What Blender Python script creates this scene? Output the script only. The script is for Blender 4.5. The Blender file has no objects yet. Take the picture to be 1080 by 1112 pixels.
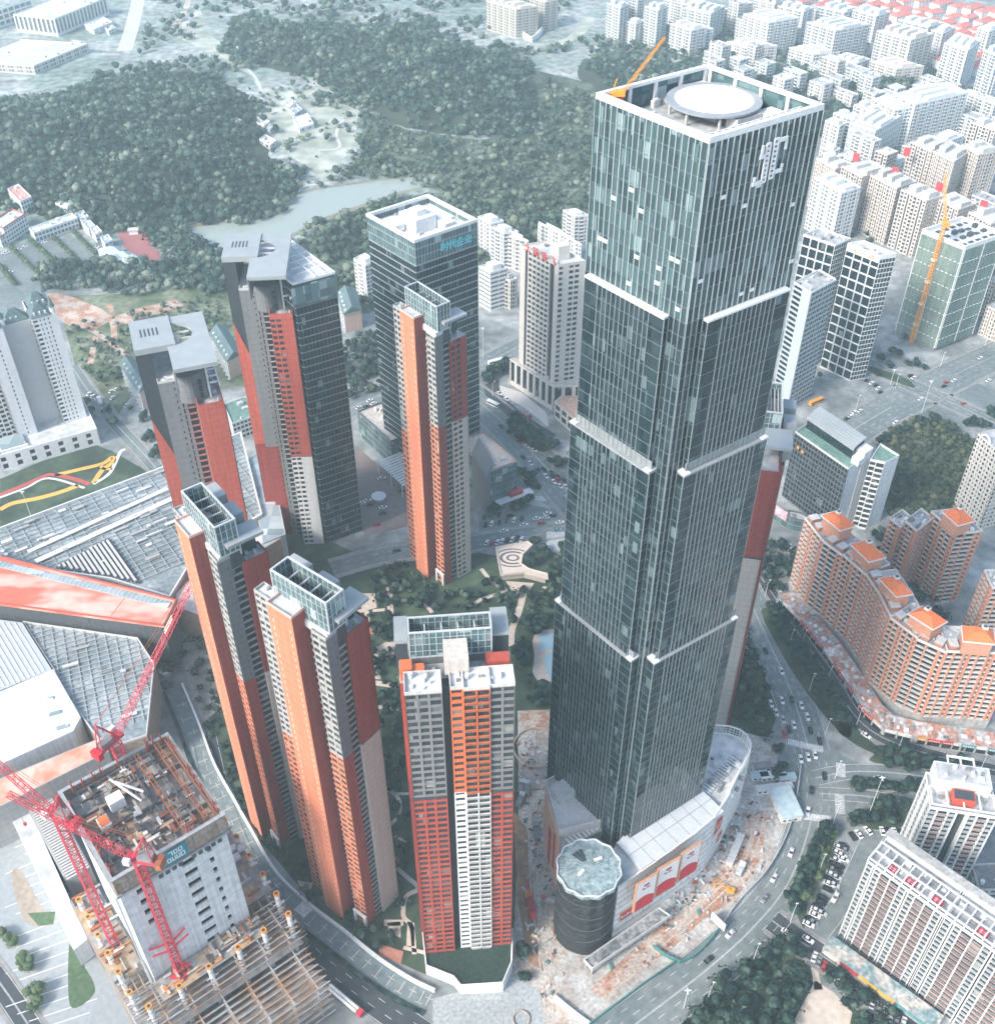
import bpy, math, random
import numpy as np
from mathutils import Vector
from mathutils.geometry import tessellate_polygon
random.seed(7); rng = np.random.default_rng(7)
PI = math.pi
# ------------------------------------------------------------------ camera
F, VY, H = 1190.0, 1389.0, 400.0
TH = math.atan(F / VY)
sc = bpy.context.scene
C = sc.collection
cam = bpy.data.cameras.new('camera'); camo = bpy.data.objects.new('camera', cam); C.objects.link(camo)
camo.location = (0, 0, H); camo.rotation_euler = (PI / 2 - TH, 0, 0)
cam.sensor_fit = 'HORIZONTAL'; cam.sensor_width = 36; cam.lens = F / 1080 * 36
cam.clip_start = 1; cam.clip_end = 12000
sc.camera = camo

def W(px, py, z=0.0):
    """world x, y of the point at height z seen at photo pixel (px, py)"""
    dx = (px - 540) / F; dy = (556 - py) / F
    Y = math.cos(TH) + dy * math.sin(TH); Z = -math.sin(TH) + dy * math.cos(TH)
    t = (H - z) / -Z
    return (dx * t, Y * t)
def W3(px, py, z): p = W(px, py, z); return Vector((p[0], p[1], z))
def HT(pyb, pyt, zb=0):
    y = W(540, pyb, zb)[1]; dy = (556 - pyt) / F
    return H - y * (math.sin(TH) - dy * math.cos(TH)) / (math.cos(TH) + dy * math.sin(TH))
def px_of(x, y, z):
    d = (x, y, z - H); f = y * math.cos(TH) - d[2] * math.sin(TH)
    u = y * math.sin(TH) + d[2] * math.cos(TH)
    return 540 + F * x / f, 556 - F * u / f
def Z(ox, oy, s): return lambda x, y: (ox + x / s, oy + y / s)
zb = Z(220, 230, 3.176); zg = Z(380, 340, 3.707); zh = Z(820, 240, 3.477); zr = Z(820, 500, 3.369)
zk = Z(840, 880, 4.5); z5 = Z(840, 60, 4.5); z7 = Z(740, 640, 4.275); z3 = Z(560, 760, 3.16)
z2 = Z(820, 780, 3.35); z8 = Z(220, 780, 3.35); zc = Z(0, 280, 3.6); zm = Z(0, 740, 2.99); zt = Z(740, 0, 3.176)
zp = Z(380, 560, 4.5)

# ------------------------------------------------------------------ mesh helper
class MB:
    def __init__(s): s.v = []; s.f = []; s.m = []
    def add(s, vs, fs, m=0):
        b = len(s.v); s.v += [tuple(q) for q in vs]
        for f in fs: s.f.append(tuple(b + i for i in f)); s.m.append(m)
    def quad(s, a, b, c, d, m=0): s.add((a, b, c, d), ((0, 1, 2, 3),), m)
    def box(s, x0, x1, y0, y1, z0, z1, m=0):
        s.add([(x0,y0,z0),(x1,y0,z0),(x1,y1,z0),(x0,y1,z0),(x0,y0,z1),(x1,y0,z1),(x1,y1,z1),(x0,y1,z1)],
              [(0,3,2,1),(4,5,6,7),(0,1,5,4),(1,2,6,5),(2,3,7,6),(3,0,4,7)], m)
    def obox(s, o, u, v, a0, a1, b0, b1, z0, z1, m=0):
        """box in a 2D frame with origin o, axes u, v"""
        P = [(o[0]+u[0]*a+v[0]*b, o[1]+u[1]*a+v[1]*b) for a, b in ((a0,b0),(a1,b0),(a1,b1),(a0,b1))]
        s.prism(P, z0, z1, m)
    def prism(s, P, z0, z1, m=0, top=True, mt=None):
        if area(P) < 0: P = P[::-1]
        n = len(P); b = [(p[0], p[1], z0) for p in P] + [(p[0], p[1], z1) for p in P]
        s.add(b, [(i, (i+1) % n, n+(i+1) % n, n+i) for i in range(n)], m)
        if top:
            if n <= 4:
                s.add([(p[0], p[1], z1) for p in P], [tuple(range(n))], m if mt is None else mt)
                s.add([(p[0], p[1], z0) for p in P[::-1]], [tuple(range(n))], m)
            else:
                tr = tessellate_polygon([[Vector((p[0], p[1], 0)) for p in P]])
                fs = []
                for t in tr:
                    a = area([P[i] for i in t]); fs.append(t if a > 0 else t[::-1])
                s.add([(p[0], p[1], z1) for p in P], fs, m if mt is None else mt)
                s.add([(p[0], p[1], z0) for p in P], [f[::-1] for f in fs], m)
    def flat(s, P, z, m=0):
        tr = tessellate_polygon([[Vector((p[0], p[1], 0)) for p in P]])
        fs = [t if area([P[i] for i in t]) > 0 else t[::-1] for t in tr]
        s.add([(p[0], p[1], z) for p in P], fs, m)
    def tube(s, p, q, r, n=6, m=0, r2=None):
        p = Vector(p); q = Vector(q); d = (q - p)
        if d.length < 1e-6: return
        d.normalize(); a = d.orthogonal().normalized(); b = d.cross(a); r2 = r if r2 is None else r2
        vs = []
        for c, rr in ((p, r), (q, r2)):
            for i in range(n):
                t = 2*PI*i/n; vs.append(c + a*(rr*math.cos(t)) + b*(rr*math.sin(t)))
        fs = [(i, (i+1) % n, n+(i+1) % n, n+i) for i in range(n)] + [tuple(range(n))[::-1], tuple(range(n, 2*n))]
        s.add(vs, fs, m)
    def ring(s, P, z0, z1, w, m=0):
        """parapet of thickness w just inside polygon P"""
        if area(P) < 0: P = P[::-1]
        Q = inset(P, w); n = len(P)
        vs = [(p[0],p[1],z0) for p in P] + [(p[0],p[1],z1) for p in P] + [(p[0],p[1],z1) for p in Q] + [(p[0],p[1],z0) for p in Q]
        fs = []
        for i in range(n):
            j = (i+1) % n
            fs += [(i,j,n+j,n+i), (n+i,n+j,2*n+j,2*n+i), (2*n+i,2*n+j,3*n+j,3*n+i), (3*n+i,3*n+j,j,i)]
        s.add(vs, fs, m)
    def build(s, name, mats, parent=None, local=False):
        me = bpy.data.meshes.new(name); off = Vector((0, 0, 0))
        if parent is not None and not local:
            o = parent
            while o is not None: off += o.location; o = o.parent
        v = np.array(s.v, dtype=np.float64).reshape(-1, 3) - np.array(off)
        me.from_pydata(v.tolist(), [], s.f)
        if not isinstance(mats, (list, tuple)): mats = [mats]
        for m in mats: me.materials.append(m)
        if len(mats) > 1: me.polygons.foreach_set('material_index', s.m)
        me.update()
        ob = bpy.data.objects.new(name, me); C.objects.link(ob)
        if parent is not None: ob.parent = parent
        return ob
def area(P): return sum(P[i][0]*P[(i+1) % len(P)][1] - P[(i+1) % len(P)][0]*P[i][1] for i in range(len(P))) / 2
def inset(P, w):
    n = len(P); out = []
    for i in range(n):
        a, b, c = P[i-1], P[i], P[(i+1) % n]
        d1 = nrm((b[0]-a[0], b[1]-a[1])); d2 = nrm((c[0]-b[0], c[1]-b[1]))
        n1 = (-d1[1], d1[0]); n2 = (-d2[1], d2[0]); k = 1 + n1[0]*n2[0] + n1[1]*n2[1]
        k = max(k, .3); out.append((b[0] + w*(n1[0]+n2[0])/k, b[1] + w*(n1[1]+n2[1])/k))
    return out
def nrm(v): l = math.hypot(*v) or 1; return (v[0]/l, v[1]/l)
def inpoly(x, y, P):
    c = False; n = len(P)
    for i in range(n):
        x1, y1 = P[i][0], P[i][1]; x2, y2 = P[(i+1) % n][0], P[(i+1) % n][1]
        if (y1 > y) != (y2 > y) and x < (x2-x1)*(y-y1)/(y2-y1)+x1: c = not c
    return c

def thing(name, label, cat, loc=(0, 0, 0), group=None):
    o = bpy.data.objects.new(name, None); C.objects.link(o); o.location = loc
    o.empty_display_size = 1; o['label'] = label; o['category'] = cat
    if group: o['group'] = group
    return o
def tag(o, label, cat, group=None, kind=None):
    if label: o['label'] = label
    if cat: o['category'] = cat
    if group: o['group'] = group
    if kind: o['kind'] = kind
    return o
def struct(o, label=None, cat=None):
    o['kind'] = 'structure'
    if label: o['label'] = label
    if cat: o['category'] = cat
    return o
ONES = ['', 'first','second','third','fourth','fifth','sixth','seventh','eighth','ninth','tenth','eleventh','twelfth',
        'thirteenth','fourteenth','fifteenth','sixteenth','seventeenth','eighteenth','nineteenth']
TENS = {2:('twentieth','twenty'),3:('thirtieth','thirty'),4:('fortieth','forty'),5:('fiftieth','fifty'),6:('sixtieth','sixty'),
        7:('seventieth','seventy'),8:('eightieth','eighty'),9:('ninetieth','ninety')}
def ordw(n):
    if n < 20: return ONES[n]
    if n >= 100: return str(n) + 'th'
    return TENS[n//10][0] if n % 10 == 0 else TENS[n//10][1] + '-' + ONES[n % 10]

# ------------------------------------------------------------------ materials
MATS = {}
def mat(name, col, rough=.7, var=.12, scale=.6, metal=0, spec=.4, streak=0, lines=None, col2=None, patch=None):
    """plain surface: two scales of noise on the colour, optional vertical streaks, panel joints and patches"""
    if name in MATS: return MATS[name]
    m = bpy.data.materials.new(name); m.use_nodes = True; nt = m.node_tree; N = nt.nodes; L = nt.links
    b = N['Principled BSDF']; b.inputs['Roughness'].default_value = rough; b.inputs['Metallic'].default_value = metal
    b.inputs['Specular IOR Level'].default_value = spec
    g = N.new('ShaderNodeNewGeometry'); pos = g.outputs['Position']
    def noise(sx, sy, sz, det=3):
        mp = N.new('ShaderNodeMapping'); mp.inputs['Scale'].default_value = (sx, sy, sz); L.new(pos, mp.inputs['Vector'])
        n = N.new('ShaderNodeTexNoise'); n.inputs['Scale'].default_value = 1; n.inputs['Detail'].default_value = det
        L.new(mp.outputs[0], n.inputs['Vector']); return n.outputs['Fac']
    def mix(fac, a, bcol, mode='MIX'):
        x = N.new('ShaderNodeMix'); x.data_type = 'RGBA'; x.blend_type = mode
        for s_, val in ((x.inputs[0], fac), (x.inputs[6], a), (x.inputs[7], bcol)):
            if isinstance(val, (int, float)): s_.default_value = val
            elif isinstance(val, tuple): s_.default_value = val
            else: L.new(val, s_)
        return x.outputs[2]
    def mr(v, a, bb, c, d):
        x = N.new('ShaderNodeMapRange'); L.new(v, x.inputs[0])
        for i, t in enumerate((a, bb, c, d)): x.inputs[i+1].default_value = t
        return x.outputs[0]
    c = (*col, 1); out = c
    if col2: out = mix(mr(noise(*(patch or (.05, .05, .05))), .42, .58, 0, 1), c, (*col2, 1))
    nn = mr(noise(scale, scale, scale, 5), .3, .7, 1-var, 1+var)
    v = N.new('ShaderNodeVectorMath'); v.operation = 'SCALE'
    if isinstance(out, tuple): v.inputs[0].default_value = out[:3]
    else: L.new(out, v.inputs[0])
    L.new(nn, v.inputs['Scale']); out = v.outputs[0]
    big = mr(noise(.03, .03, .02, 2), .3, .7, 1-var*.6, 1+var*.6)
    v = N.new('ShaderNodeVectorMath'); v.operation = 'SCALE'; L.new(out, v.inputs[0]); L.new(big, v.inputs['Scale']); out = v.outputs[0]
    if streak:
        s = mr(noise(1.2, 1.2, .03, 3), .35, .7, 1, 1-streak)
        v = N.new('ShaderNodeVectorMath'); v.operation = 'SCALE'; L.new(out, v.inputs[0]); L.new(s, v.inputs['Scale']); out = v.outputs[0]
    if lines:   # horizontal joints every lines metres
        sx = N.new('ShaderNodeSeparateXYZ'); L.new(pos, sx.inputs[0])
        fr = N.new('ShaderNodeMath'); fr.operation = 'PINGPONG'; fr.inputs[1].default_value = lines/2; L.new(sx.outputs['Z'], fr.inputs[0])
        s = mr(fr.outputs[0], .05, .16, .72, 1)
        v = N.new('ShaderNodeVectorMath'); v.operation = 'SCALE'; L.new(out, v.inputs[0]); L.new(s, v.inputs['Scale']); out = v.outputs[0]
    L.new(out, b.inputs['Base Color'])
    MATS[name] = m; return m

def glass(name, dark, mid, light, rough=.12, cell=(.33, .33, .3), frac=(.55, .9), tilt=.03, spec=.5):
    """opaque window glass: each pane-sized cell its own tint and its own slight tilt"""
    if name in MATS: return MATS[name]
    m = bpy.data.materials.new(name); m.use_nodes = True; nt = m.node_tree; N = nt.nodes; L = nt.links
    b = N['Principled BSDF']; b.inputs['Roughness'].default_value = rough; b.inputs['Specular IOR Level'].default_value = spec
    g = N.new('ShaderNodeNewGeometry')
    mp = N.new('ShaderNodeMapping'); mp.inputs['Scale'].default_value = cell; mp.inputs['Location'].default_value = (.37, .21, .13)
    L.new(g.outputs['Position'], mp.inputs['Vector'])
    fl = N.new('ShaderNodeVectorMath'); fl.operation = 'FLOOR'; L.new(mp.outputs[0], fl.inputs[0])
    wn = N.new('ShaderNodeTexWhiteNoise'); wn.noise_dimensions = '3D'; L.new(fl.outputs[0], wn.inputs['Vector'])
    r = N.new('ShaderNodeValToRGB'); e = r.color_ramp.elements
    e[0].color = (*dark, 1); e[0].position = 0; e[1].color = (*light, 1); e[1].position = 1
    x = r.color_ramp.elements.new(frac[0]); x.color = (*[(d+q)/2 for d, q in zip(dark, mid)], 1)
    x = r.color_ramp.elements.new(frac[1]); x.color = (*mid, 1)
    L.new(wn.outputs['Value'], r.inputs[0]); L.new(r.outputs[0], b.inputs['Base Color'])
    s = N.new('ShaderNodeVectorMath'); s.operation = 'SUBTRACT'; L.new(wn.outputs['Color'], s.inputs[0]); s.inputs[1].default_value = (.5,.5,.5)
    s2 = N.new('ShaderNodeVectorMath'); s2.operation = 'SCALE'; L.new(s.outputs[0], s2.inputs[0]); s2.inputs['Scale'].default_value = tilt
    s3 = N.new('ShaderNodeVectorMath'); s3.operation = 'ADD'; L.new(g.outputs['Normal'], s3.inputs[0]); L.new(s2.outputs[0], s3.inputs[1])
    s4 = N.new('ShaderNodeVectorMath'); s4.operation = 'NORMALIZE'; L.new(s3.outputs[0], s4.inputs[0])
    L.new(s4.outputs[0], b.inputs['Normal'])
    MATS[name] = m; return m

def foliage(name, cols, sc_=.12):
    if name in MATS: return MATS[name]
    m = bpy.data.materials.new(name); m.use_nodes = True; nt = m.node_tree; N = nt.nodes; L = nt.links
    b = N['Principled BSDF']; b.inputs['Roughness'].default_value = .85; b.inputs['Specular IOR Level'].default_value = .15
    g = N.new('ShaderNodeNewGeometry'); n = N.new('ShaderNodeTexNoise'); n.inputs['Scale'].default_value = sc_; n.inputs['Detail'].default_value = 4
    L.new(g.outputs['Position'], n.inputs['Vector'])
    wn = N.new('ShaderNodeTexWhiteNoise'); wn.noise_dimensions = '1D'; L.new(g.outputs['Random Per Island'], wn.inputs['W'])
    a = N.new('ShaderNodeMath'); a.operation = 'MULTIPLY_ADD'; L.new(wn.outputs['Value'], a.inputs[0]); a.inputs[1].default_value = .45; L.new(n.outputs['Fac'], a.inputs[2])
    a2 = N.new('ShaderNodeMath'); a2.operation = 'SUBTRACT'; L.new(a.outputs[0], a2.inputs[0]); a2.inputs[1].default_value = .22
    r = N.new('ShaderNodeValToRGB'); e = r.color_ramp.elements; e[0].position = .25; e[0].color = (*cols[0], 1); e[1].position = .8; e[1].color = (*cols[-1], 1)
    for i, c in enumerate(cols[1:-1]): x = e.new(.25 + .55*(i+1)/(len(cols)-1)); x.color = (*c, 1)
    L.new(a2.outputs[0], r.inputs[0]); L.new(r.outputs[0], b.inputs['Base Color'])
    MATS[name] = m; return m

white = mat('white_paint', (.72, .73, .72), .55, .08, streak=.12)
whitewall = mat('white_wall', (.68, .7, .7), .7, .1, streak=.2)
palewall = mat('pale_wall', (.55, .55, .53), .7, .1, streak=.2)
beige = mat('beige_wall', (.5, .44, .38), .75, .1, streak=.15)
pinkwall = mat('pink_wall', (.6, .42, .34), .75, .1, streak=.15)
greywall = mat('grey_panel', (.16, .17, .18), .6, .12, streak=.2, lines=3.1)
greypale = mat('pale_grey_panel', (.36, .36, .35), .65, .1, streak=.15, lines=3.1)
darkpanel = mat('dark_panel', (.045, .055, .065), .5, .15)
slabmet = mat('grey_metal_slab', (.30, .33, .335), .45, .08, scale=.2)
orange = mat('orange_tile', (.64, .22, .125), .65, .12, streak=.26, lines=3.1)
red = mat('red_tile', (.30, .058, .048), .65, .14, streak=.25, lines=3.1)  # darkened for the shaded fin and wing sides; red blocks share it
redbright = mat('bright_red_tile', (.5, .11, .075), .65, .12, streak=.22, lines=3.1)
tan = mat('tan_panel', (.5, .45, .4), .7, .08, streak=.15, lines=3.1)
concrete = mat('concrete', (.42, .42, .4), .85, .2, scale=.4, streak=.3)
concretedk = mat('dark_concrete', (.2, .2, .2), .85, .25, scale=.4)
roofgrey = mat('roof_felt', (.4, .41, .41), .85, .3, scale=.25, col2=(.3, .31, .32), patch=(.12, .12, .12))
roofpale = mat('pale_roof', (.6, .61, .6), .8, .2, scale=.3, col2=(.48, .5, .5), patch=(.1, .1, .1))
unitm = mat('plant_metal', (.5, .52, .53), .5, .25, scale=.6)
roofgreen = mat('green_roof', (.13, .23, .19), .85, .25, scale=.4)
roofteal = mat('teal_tiles', (.10, .155, .16), .6, .3, scale=.8)
rooforange = mat('orange_roof_tiles', (.68, .17, .05), .65, .12, scale=1.0)
steelwhite = mat('white_steel', (.66, .68, .68), .4, .08)
steelrust = mat('rusty_steel', (.3, .1, .05), .8, .3, scale=1.2)
cranered = mat('crane_red', (.52, .045, .07), .5, .12)
craneyel = mat('crane_yellow', (.75, .32, .04), .5, .1)
capyel = mat('orange_cap', (.75, .28, .04), .6, .2)
wing = mat('glass_win', (.1,.1,.1)) if False else glass('window_glass', (.012, .018, .024), (.03, .045, .055), (.28, .28, .25), frac=(.7, .94))
wing2 = glass('residential_glass', (.02, .025, .03), (.06, .08, .085), (.32, .33, .3), frac=(.6, .9))
gl_top = glass('tower_glass_upper', (.02, .042, .05), (.062, .115, .125), (.19, .27, .28), .12, (.55, .55, .25), (.5, .88), .09)
gl_low = glass('tower_glass_lower', (.01, .021, .028), (.03, .052, .062), (.13, .19, .205), .08, (.55, .55, .25), (.6, .93), .09)
gl_dark = glass('dark_office_glass', (.008, .016, .022), (.016, .032, .04), (.22, .28, .28), .1, (.5, .5, .25), (.6, .95), .07)
gl_teal = glass('teal_glass', (.05, .1, .11), (.12, .2, .21), (.4, .5, .5), .15, (.3, .3, .25), (.5, .85), .05)
gl_roof = glass('skylight_glass', (.2, .27, .29), (.36, .43, .45), (.62, .68, .7), .2, (.12, .2, .2), (.5, .8), .02)
fol_far = foliage('forest_leaves', [(.008, .026, .026), (.025, .056, .048), (.065, .108, .085), (.19, .23, .18)], .045)
fol_near = foliage('tree_leaves', [(.004, .014, .015), (.01, .028, .026), (.03, .058, .046), (.09, .125, .09)], .35)  # wide tone range stands for self-shading and highlights in the crowns
fol_lite = foliage('light_leaves', [(.04, .075, .045), (.08, .12, .06), (.13, .17, .08)], .2)
bark = mat('bark', (.09, .065, .05), .9, .2)

# ------------------------------------------------------------------ facades
CAMV = Vector((0, 0, H))
class Pool:
    """window panes and balconies of one building: the hundred nearest become parts, the rest one part"""
    def __init__(s, th): s.th = th; s.items = {'window': [], 'balcony': []}
    def pane(s, vs, m): s.items['window'].append((vs, ((0, 1, 2, 3),), m))
    def balc(s, vs, fs, m): s.items['balcony'].append((vs, fs, m))
    def finish(s, cap=100):
        for kind, it in s.items.items():
            if not it: continue
            def key(t):
                a, b, c = Vector(t[0][0]), Vector(t[0][1]), Vector(t[0][2]); n = (b-a).cross(c-a); d = CAMV - b
                return d.length if n.dot(d) > 0 else d.length + 5000
            it.sort(key=key)
            n = cap if len(it) > cap else (len(it) if cap else 0)
            for vs, fs, m in it[:n]:
                mb = MB(); mb.add(vs, fs); mb.build(kind, m, s.th)
            if it[n:]:
                mb = MB(); ms = []
                for vs, fs, m in it[n:]:
                    if m not in ms: ms.append(m)
                    mb.add(vs, fs, ms.index(m))
                o = mb.build(kind, ms, s.th); o['kind'] = 'stuff'

def facade(mb, pool, A, B, z0, z1, st, ms, reg):
    """ms: dict wall / pier / span / glass material; reg(m) gives the slot of a material in mb"""
    L = math.hypot(B[0]-A[0], B[1]-A[1])
    if L < .3: return
    u = ((B[0]-A[0])/L, (B[1]-A[1])/L); n = (u[1], -u[0])
    def box(a0, a1, d0, d1, za, zb_, m):
        mb.obox(A, u, n, a0, a1, d0, d1, za, zb_, reg(m))
    def pt(a, d, z): return (A[0]+u[0]*a+n[0]*d, A[1]+u[1]*a+n[1]*d, z)
    wall = ms['wall']; pier = ms.get('pier', wall); span = ms.get('span', wall); gl = ms.get('glass', wing)
    if st is None or st == 'x':
        mb.quad(pt(0, 0, z0), pt(L, 0, z0), pt(L, 0, z1), pt(0, 0, z1), reg(wall)); return
    fh = st.get('fh', 3.1); dep = st.get('dep', .4); pw = st.get('pw', .5); sh = st.get('sh', .9)
    bays = st['bays']; tot = sum(w for w, t in bays)
    rep = max(1, round(L/tot)) if st.get('rep', True) else 1
    seq = bays*rep; k = L/(tot*rep)
    nf = max(1, round((z1-z0)/fh)); fh = (z1-z0)/nf
    a = 0
    for i, (w, t) in enumerate(seq):
        w *= k; a1 = a+w
        if i > 0 or st.get('ends', True):
            ps = pw if i else pw*.5
            box(max(0, a-pw/2), a+pw/2, -dep, st.get('pout', 0), z0, z1, pier)
        if t == 'x': box(a+pw/2, a1-pw/2, -dep, -.012, z0, z1, wall)
        else:
            g0, g1 = a+pw/2, a1-pw/2
            if t == 's':
                e = (g1-g0)*.28; box(g0, g0+e, -dep, -.012, z0, z1, wall); box(g1-e, g1, -dep, -.012, z0, z1, wall); g0 += e; g1 -= e
            if t == 'd':
                mb.quad(pt(g0, -dep*3, z0), pt(g1, -dep*3, z0), pt(g1, -dep*3, z1), pt(g0, -dep*3, z1), reg(darkpanel))
                mb.quad(pt(g0, -dep, z0), pt(g0, -dep*3, z0), pt(g0, -dep*3, z1), pt(g0, -dep, z1), reg(wall))
                mb.quad(pt(g1, -dep*3, z0), pt(g1, -dep, z0), pt(g1, -dep, z1), pt(g1, -dep*3, z1), reg(wall))
            else:
                shh = sh*.5 if t == 'b' else sh
                for j in range(nf):
                    zf = z0+j*fh; box(g0, g1, -dep, -.03, zf, zf+shh, span)
                    q = (pt(g0, -dep*.8, zf+shh), pt(g1, -dep*.8, zf+shh), pt(g1, -dep*.8, zf+fh), pt(g0, -dep*.8, zf+fh))
                    pool.pane(q, gl)
                    if t == 'b':
                        bd = st.get('bd', 1.1); P = [pt(g0+.05, -dep, 0), pt(g1-.05, -dep, 0), pt(g1-.05, bd, 0), pt(g0+.05, bd, 0)]
                        t2 = MB(); Q = [(p[0], p[1]) for p in P]; t2.prism(Q, zf+.02, zf+.2)
                        t2.obox(A, u, n, g0+.05, g1-.05, bd-.1, bd, zf+.2, zf+st.get('rail', 1.05))
                        pool.balc(t2.v, t2.f, ms.get('balc', span))
        a = a1
    box(L-pw/2, L, -dep, st.get('pout', 0), z0, z1, pier)
    # head beam
    box(0, L, -dep, -.02, z1-.35, z1, span)

def section(th, pool, P, z0, z1, styles, ms, name='wall', roof=None, parapet=1.1, pm=None, roofz=None):
    """one prism of a building; styles: one for all faces or a list per edge (counter-clockwise from P[0])"""
    if area(P) < 0: raise ValueError('cw ' + name)
    slots = []
    def reg(m):
        if m not in slots: slots.append(m)
        return slots.index(m)
    mb = MB(); n = len(P)
    if not isinstance(styles, list): styles = [styles]*n
    for i in range(n):
        mm = ms[i % len(ms)] if isinstance(ms, list) else ms
        facade(mb, pool, P[i], P[(i+1) % n], z0, z1, styles[i % len(styles)], mm, reg)
    m0 = ms[0] if isinstance(ms, list) else ms
    if parapet: mb.ring(P, z1+.002, z1+parapet, .3, reg(pm or m0.get('pier', m0['wall'])))
    o = mb.build(name, slots, th)
    r = MB(); r.flat(inset(P, .05), z1+.01 if roofz is None else roofz); r.build('roof', roof or roofgrey, th)
    return o
def clutter(th, P, z, n=8, big=3.0, m=None, seed=0, name='roof_unit', hmax=2.2):
    rd = random.Random(seed or hash((round(P[0][0]), round(P[0][1]))) % 9999); Q = inset(P, 1.5)
    xs = [p[0] for p in Q]; ys = [p[1] for p in Q]; u = nrm((P[1][0]-P[0][0], P[1][1]-P[0][1])); v = (-u[1], u[0]); k = 0; done = []
    for _ in range(n*12):
        if k >= n: break
        x = rd.uniform(min(xs), max(xs)); y = rd.uniform(min(ys), max(ys)); a = rd.uniform(.8, big); b = rd.uniform(.8, big)*.8
        if not inpoly(x, y, Q) or any(math.hypot(x-q[0], y-q[1]) < (a+b)*.5+q[2] for q in done): continue
        mb = MB(); h = rd.uniform(.5, hmax); t = rd.random()
        if t < .25: mb.tube((x, y, z+.02), (x, y, z+h), min(a, b)*.5, 10)
        else:
            mb.obox((x, y), u, v, -a/2, a/2, -b/2, b/2, z+.02, z+h)
            if t > .6: mb.obox((x, y), u, v, -a/3, a/3, -b/3, b/3, z+h+.002, z+h+.3)
        mb.build(name, m or rd.choice([unitm, white, concretedk, roofpale]), th); done.append((x, y, (a+b)*.4)); k += 1
def para(L_, F_, R_, z, ext=None):
    """footprint from the left, front and right top corners in the photo"""
    l, f, r = W(*L_, z), W(*F_, z), W(*R_, z)
    b = (l[0]+r[0]-f[0], l[1]+r[1]-f[1])
    return [f, r, b, l] if area([f, r, b, l]) > 0 else [f, l, b, r]
def frame2(O, ang):
    c, s = math.cos(math.radians(ang)), math.sin(math.radians(ang))
    return lambda x, y: (O[0]+x*c-y*s, O[1]+x*s+y*c)
def R4(f, x0, x1, y0, y1): return [f(x0, y0), f(x1, y0), f(x1, y1), f(x0, y1)]
def boxp(th, name, f, x0, x1, y0, y1, z0, z1, m):
    mb = MB(); mb.prism(R4(f, x0, x1, y0, y1), z0, z1); return mb.build(name, m, th)
HAZE, EXPO = .00019, 1.25
# ================================================================== residential towers
S_WING = dict(fh=3.1, dep=.35, pw=.7, sh=1.2, bays=[(3.0, 'w'), (3.0, 'w')], rep=False)
S_LEFT = dict(fh=3.1, dep=.35, pw=.7, sh=1.2, bays=[(2.5, 'w'), (2.5, 'w'), (2.6, 's'), (2.6, 'w')], rep=False)
S_SLOT = dict(fh=3.1, dep=.5, pw=.3, sh=.8, bays=[(3.4, 'w')], rep=False)
S_BALC = dict(fh=3.1, dep=.5, pw=.3, sh=.5, bd=1.6, bays=[(3.4, 'b')], rep=False)
S_RES = dict(fh=3.1, dep=.35, pw=.7, sh=1.2, bays=[(3.2, 'w')])
S_TINY = dict(fh=3.1, dep=.3, pw=1.7, sh=2.1, bays=[(2.2, 'x'), (2.3, 's')], rep=False)
S_BODYR = dict(fh=3.1, dep=.35, pw=.7, sh=1.2, bays=[(3, 'w'), (3, 'w'), (3.2, 'x')], rep=False)

def crown(th, f, x0, x1, y0, y1, z0, z1):
    """open roof crown: glazed screen on white posts, with beams and plant inside"""
    P = R4(f, x0, x1, y0, y1); fr = MB(); gz = MB()
    fr.ring(P, z1-.5, z1, .5); fr.ring(P, z0+.002, z0+.5, .4)
    for i in range(4):
        A, B = P[i], P[(i+1) % 4]; L = math.hypot(B[0]-A[0], B[1]-A[1]); u = ((B[0]-A[0])/L, (B[1]-A[1])/L); n = (u[1], -u[0]); k = max(2, round(L/2.0))
        for j in range(k+1):
            a = min(L-.12, max(.12, L*j/k)); fr.obox(A, u, n, a-.11, a+.11, -.42, -.02, z0+.5, z1-.5)
        for zz in np.linspace(z0, z1, 5)[1:-1]: fr.obox(A, u, n, .25, L-.25, -.3, -.12, zz-.06, zz+.06)
        gz.obox(A, u, n, .3, L-.3, -.26, -.2, z0+.5, z1-.5)
    L = x1-x0; k = 5
    for j in range(1, k):
        a = x0+L*j/k; fr.prism(R4(f, a-.2, a+.2, y0+.45, y1-.45), z1-3.5, z1-3.0)
    fr.build('crown_frame', mat('crown_grey', (.46, .49, .5), .45, .12), th); gz.build('crown_glazing', gl_teal, th)
    dk = MB()
    for j in range(k):
        a = x0+L*(j+.5)/k; dk.prism(R4(f, a-1.5, a+1.5, y0+1.5, y1-1.5), z0+.02, z0+2.5+(j % 2)*2)
    dk.build('lift_motor_room', beige, th)

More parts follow.
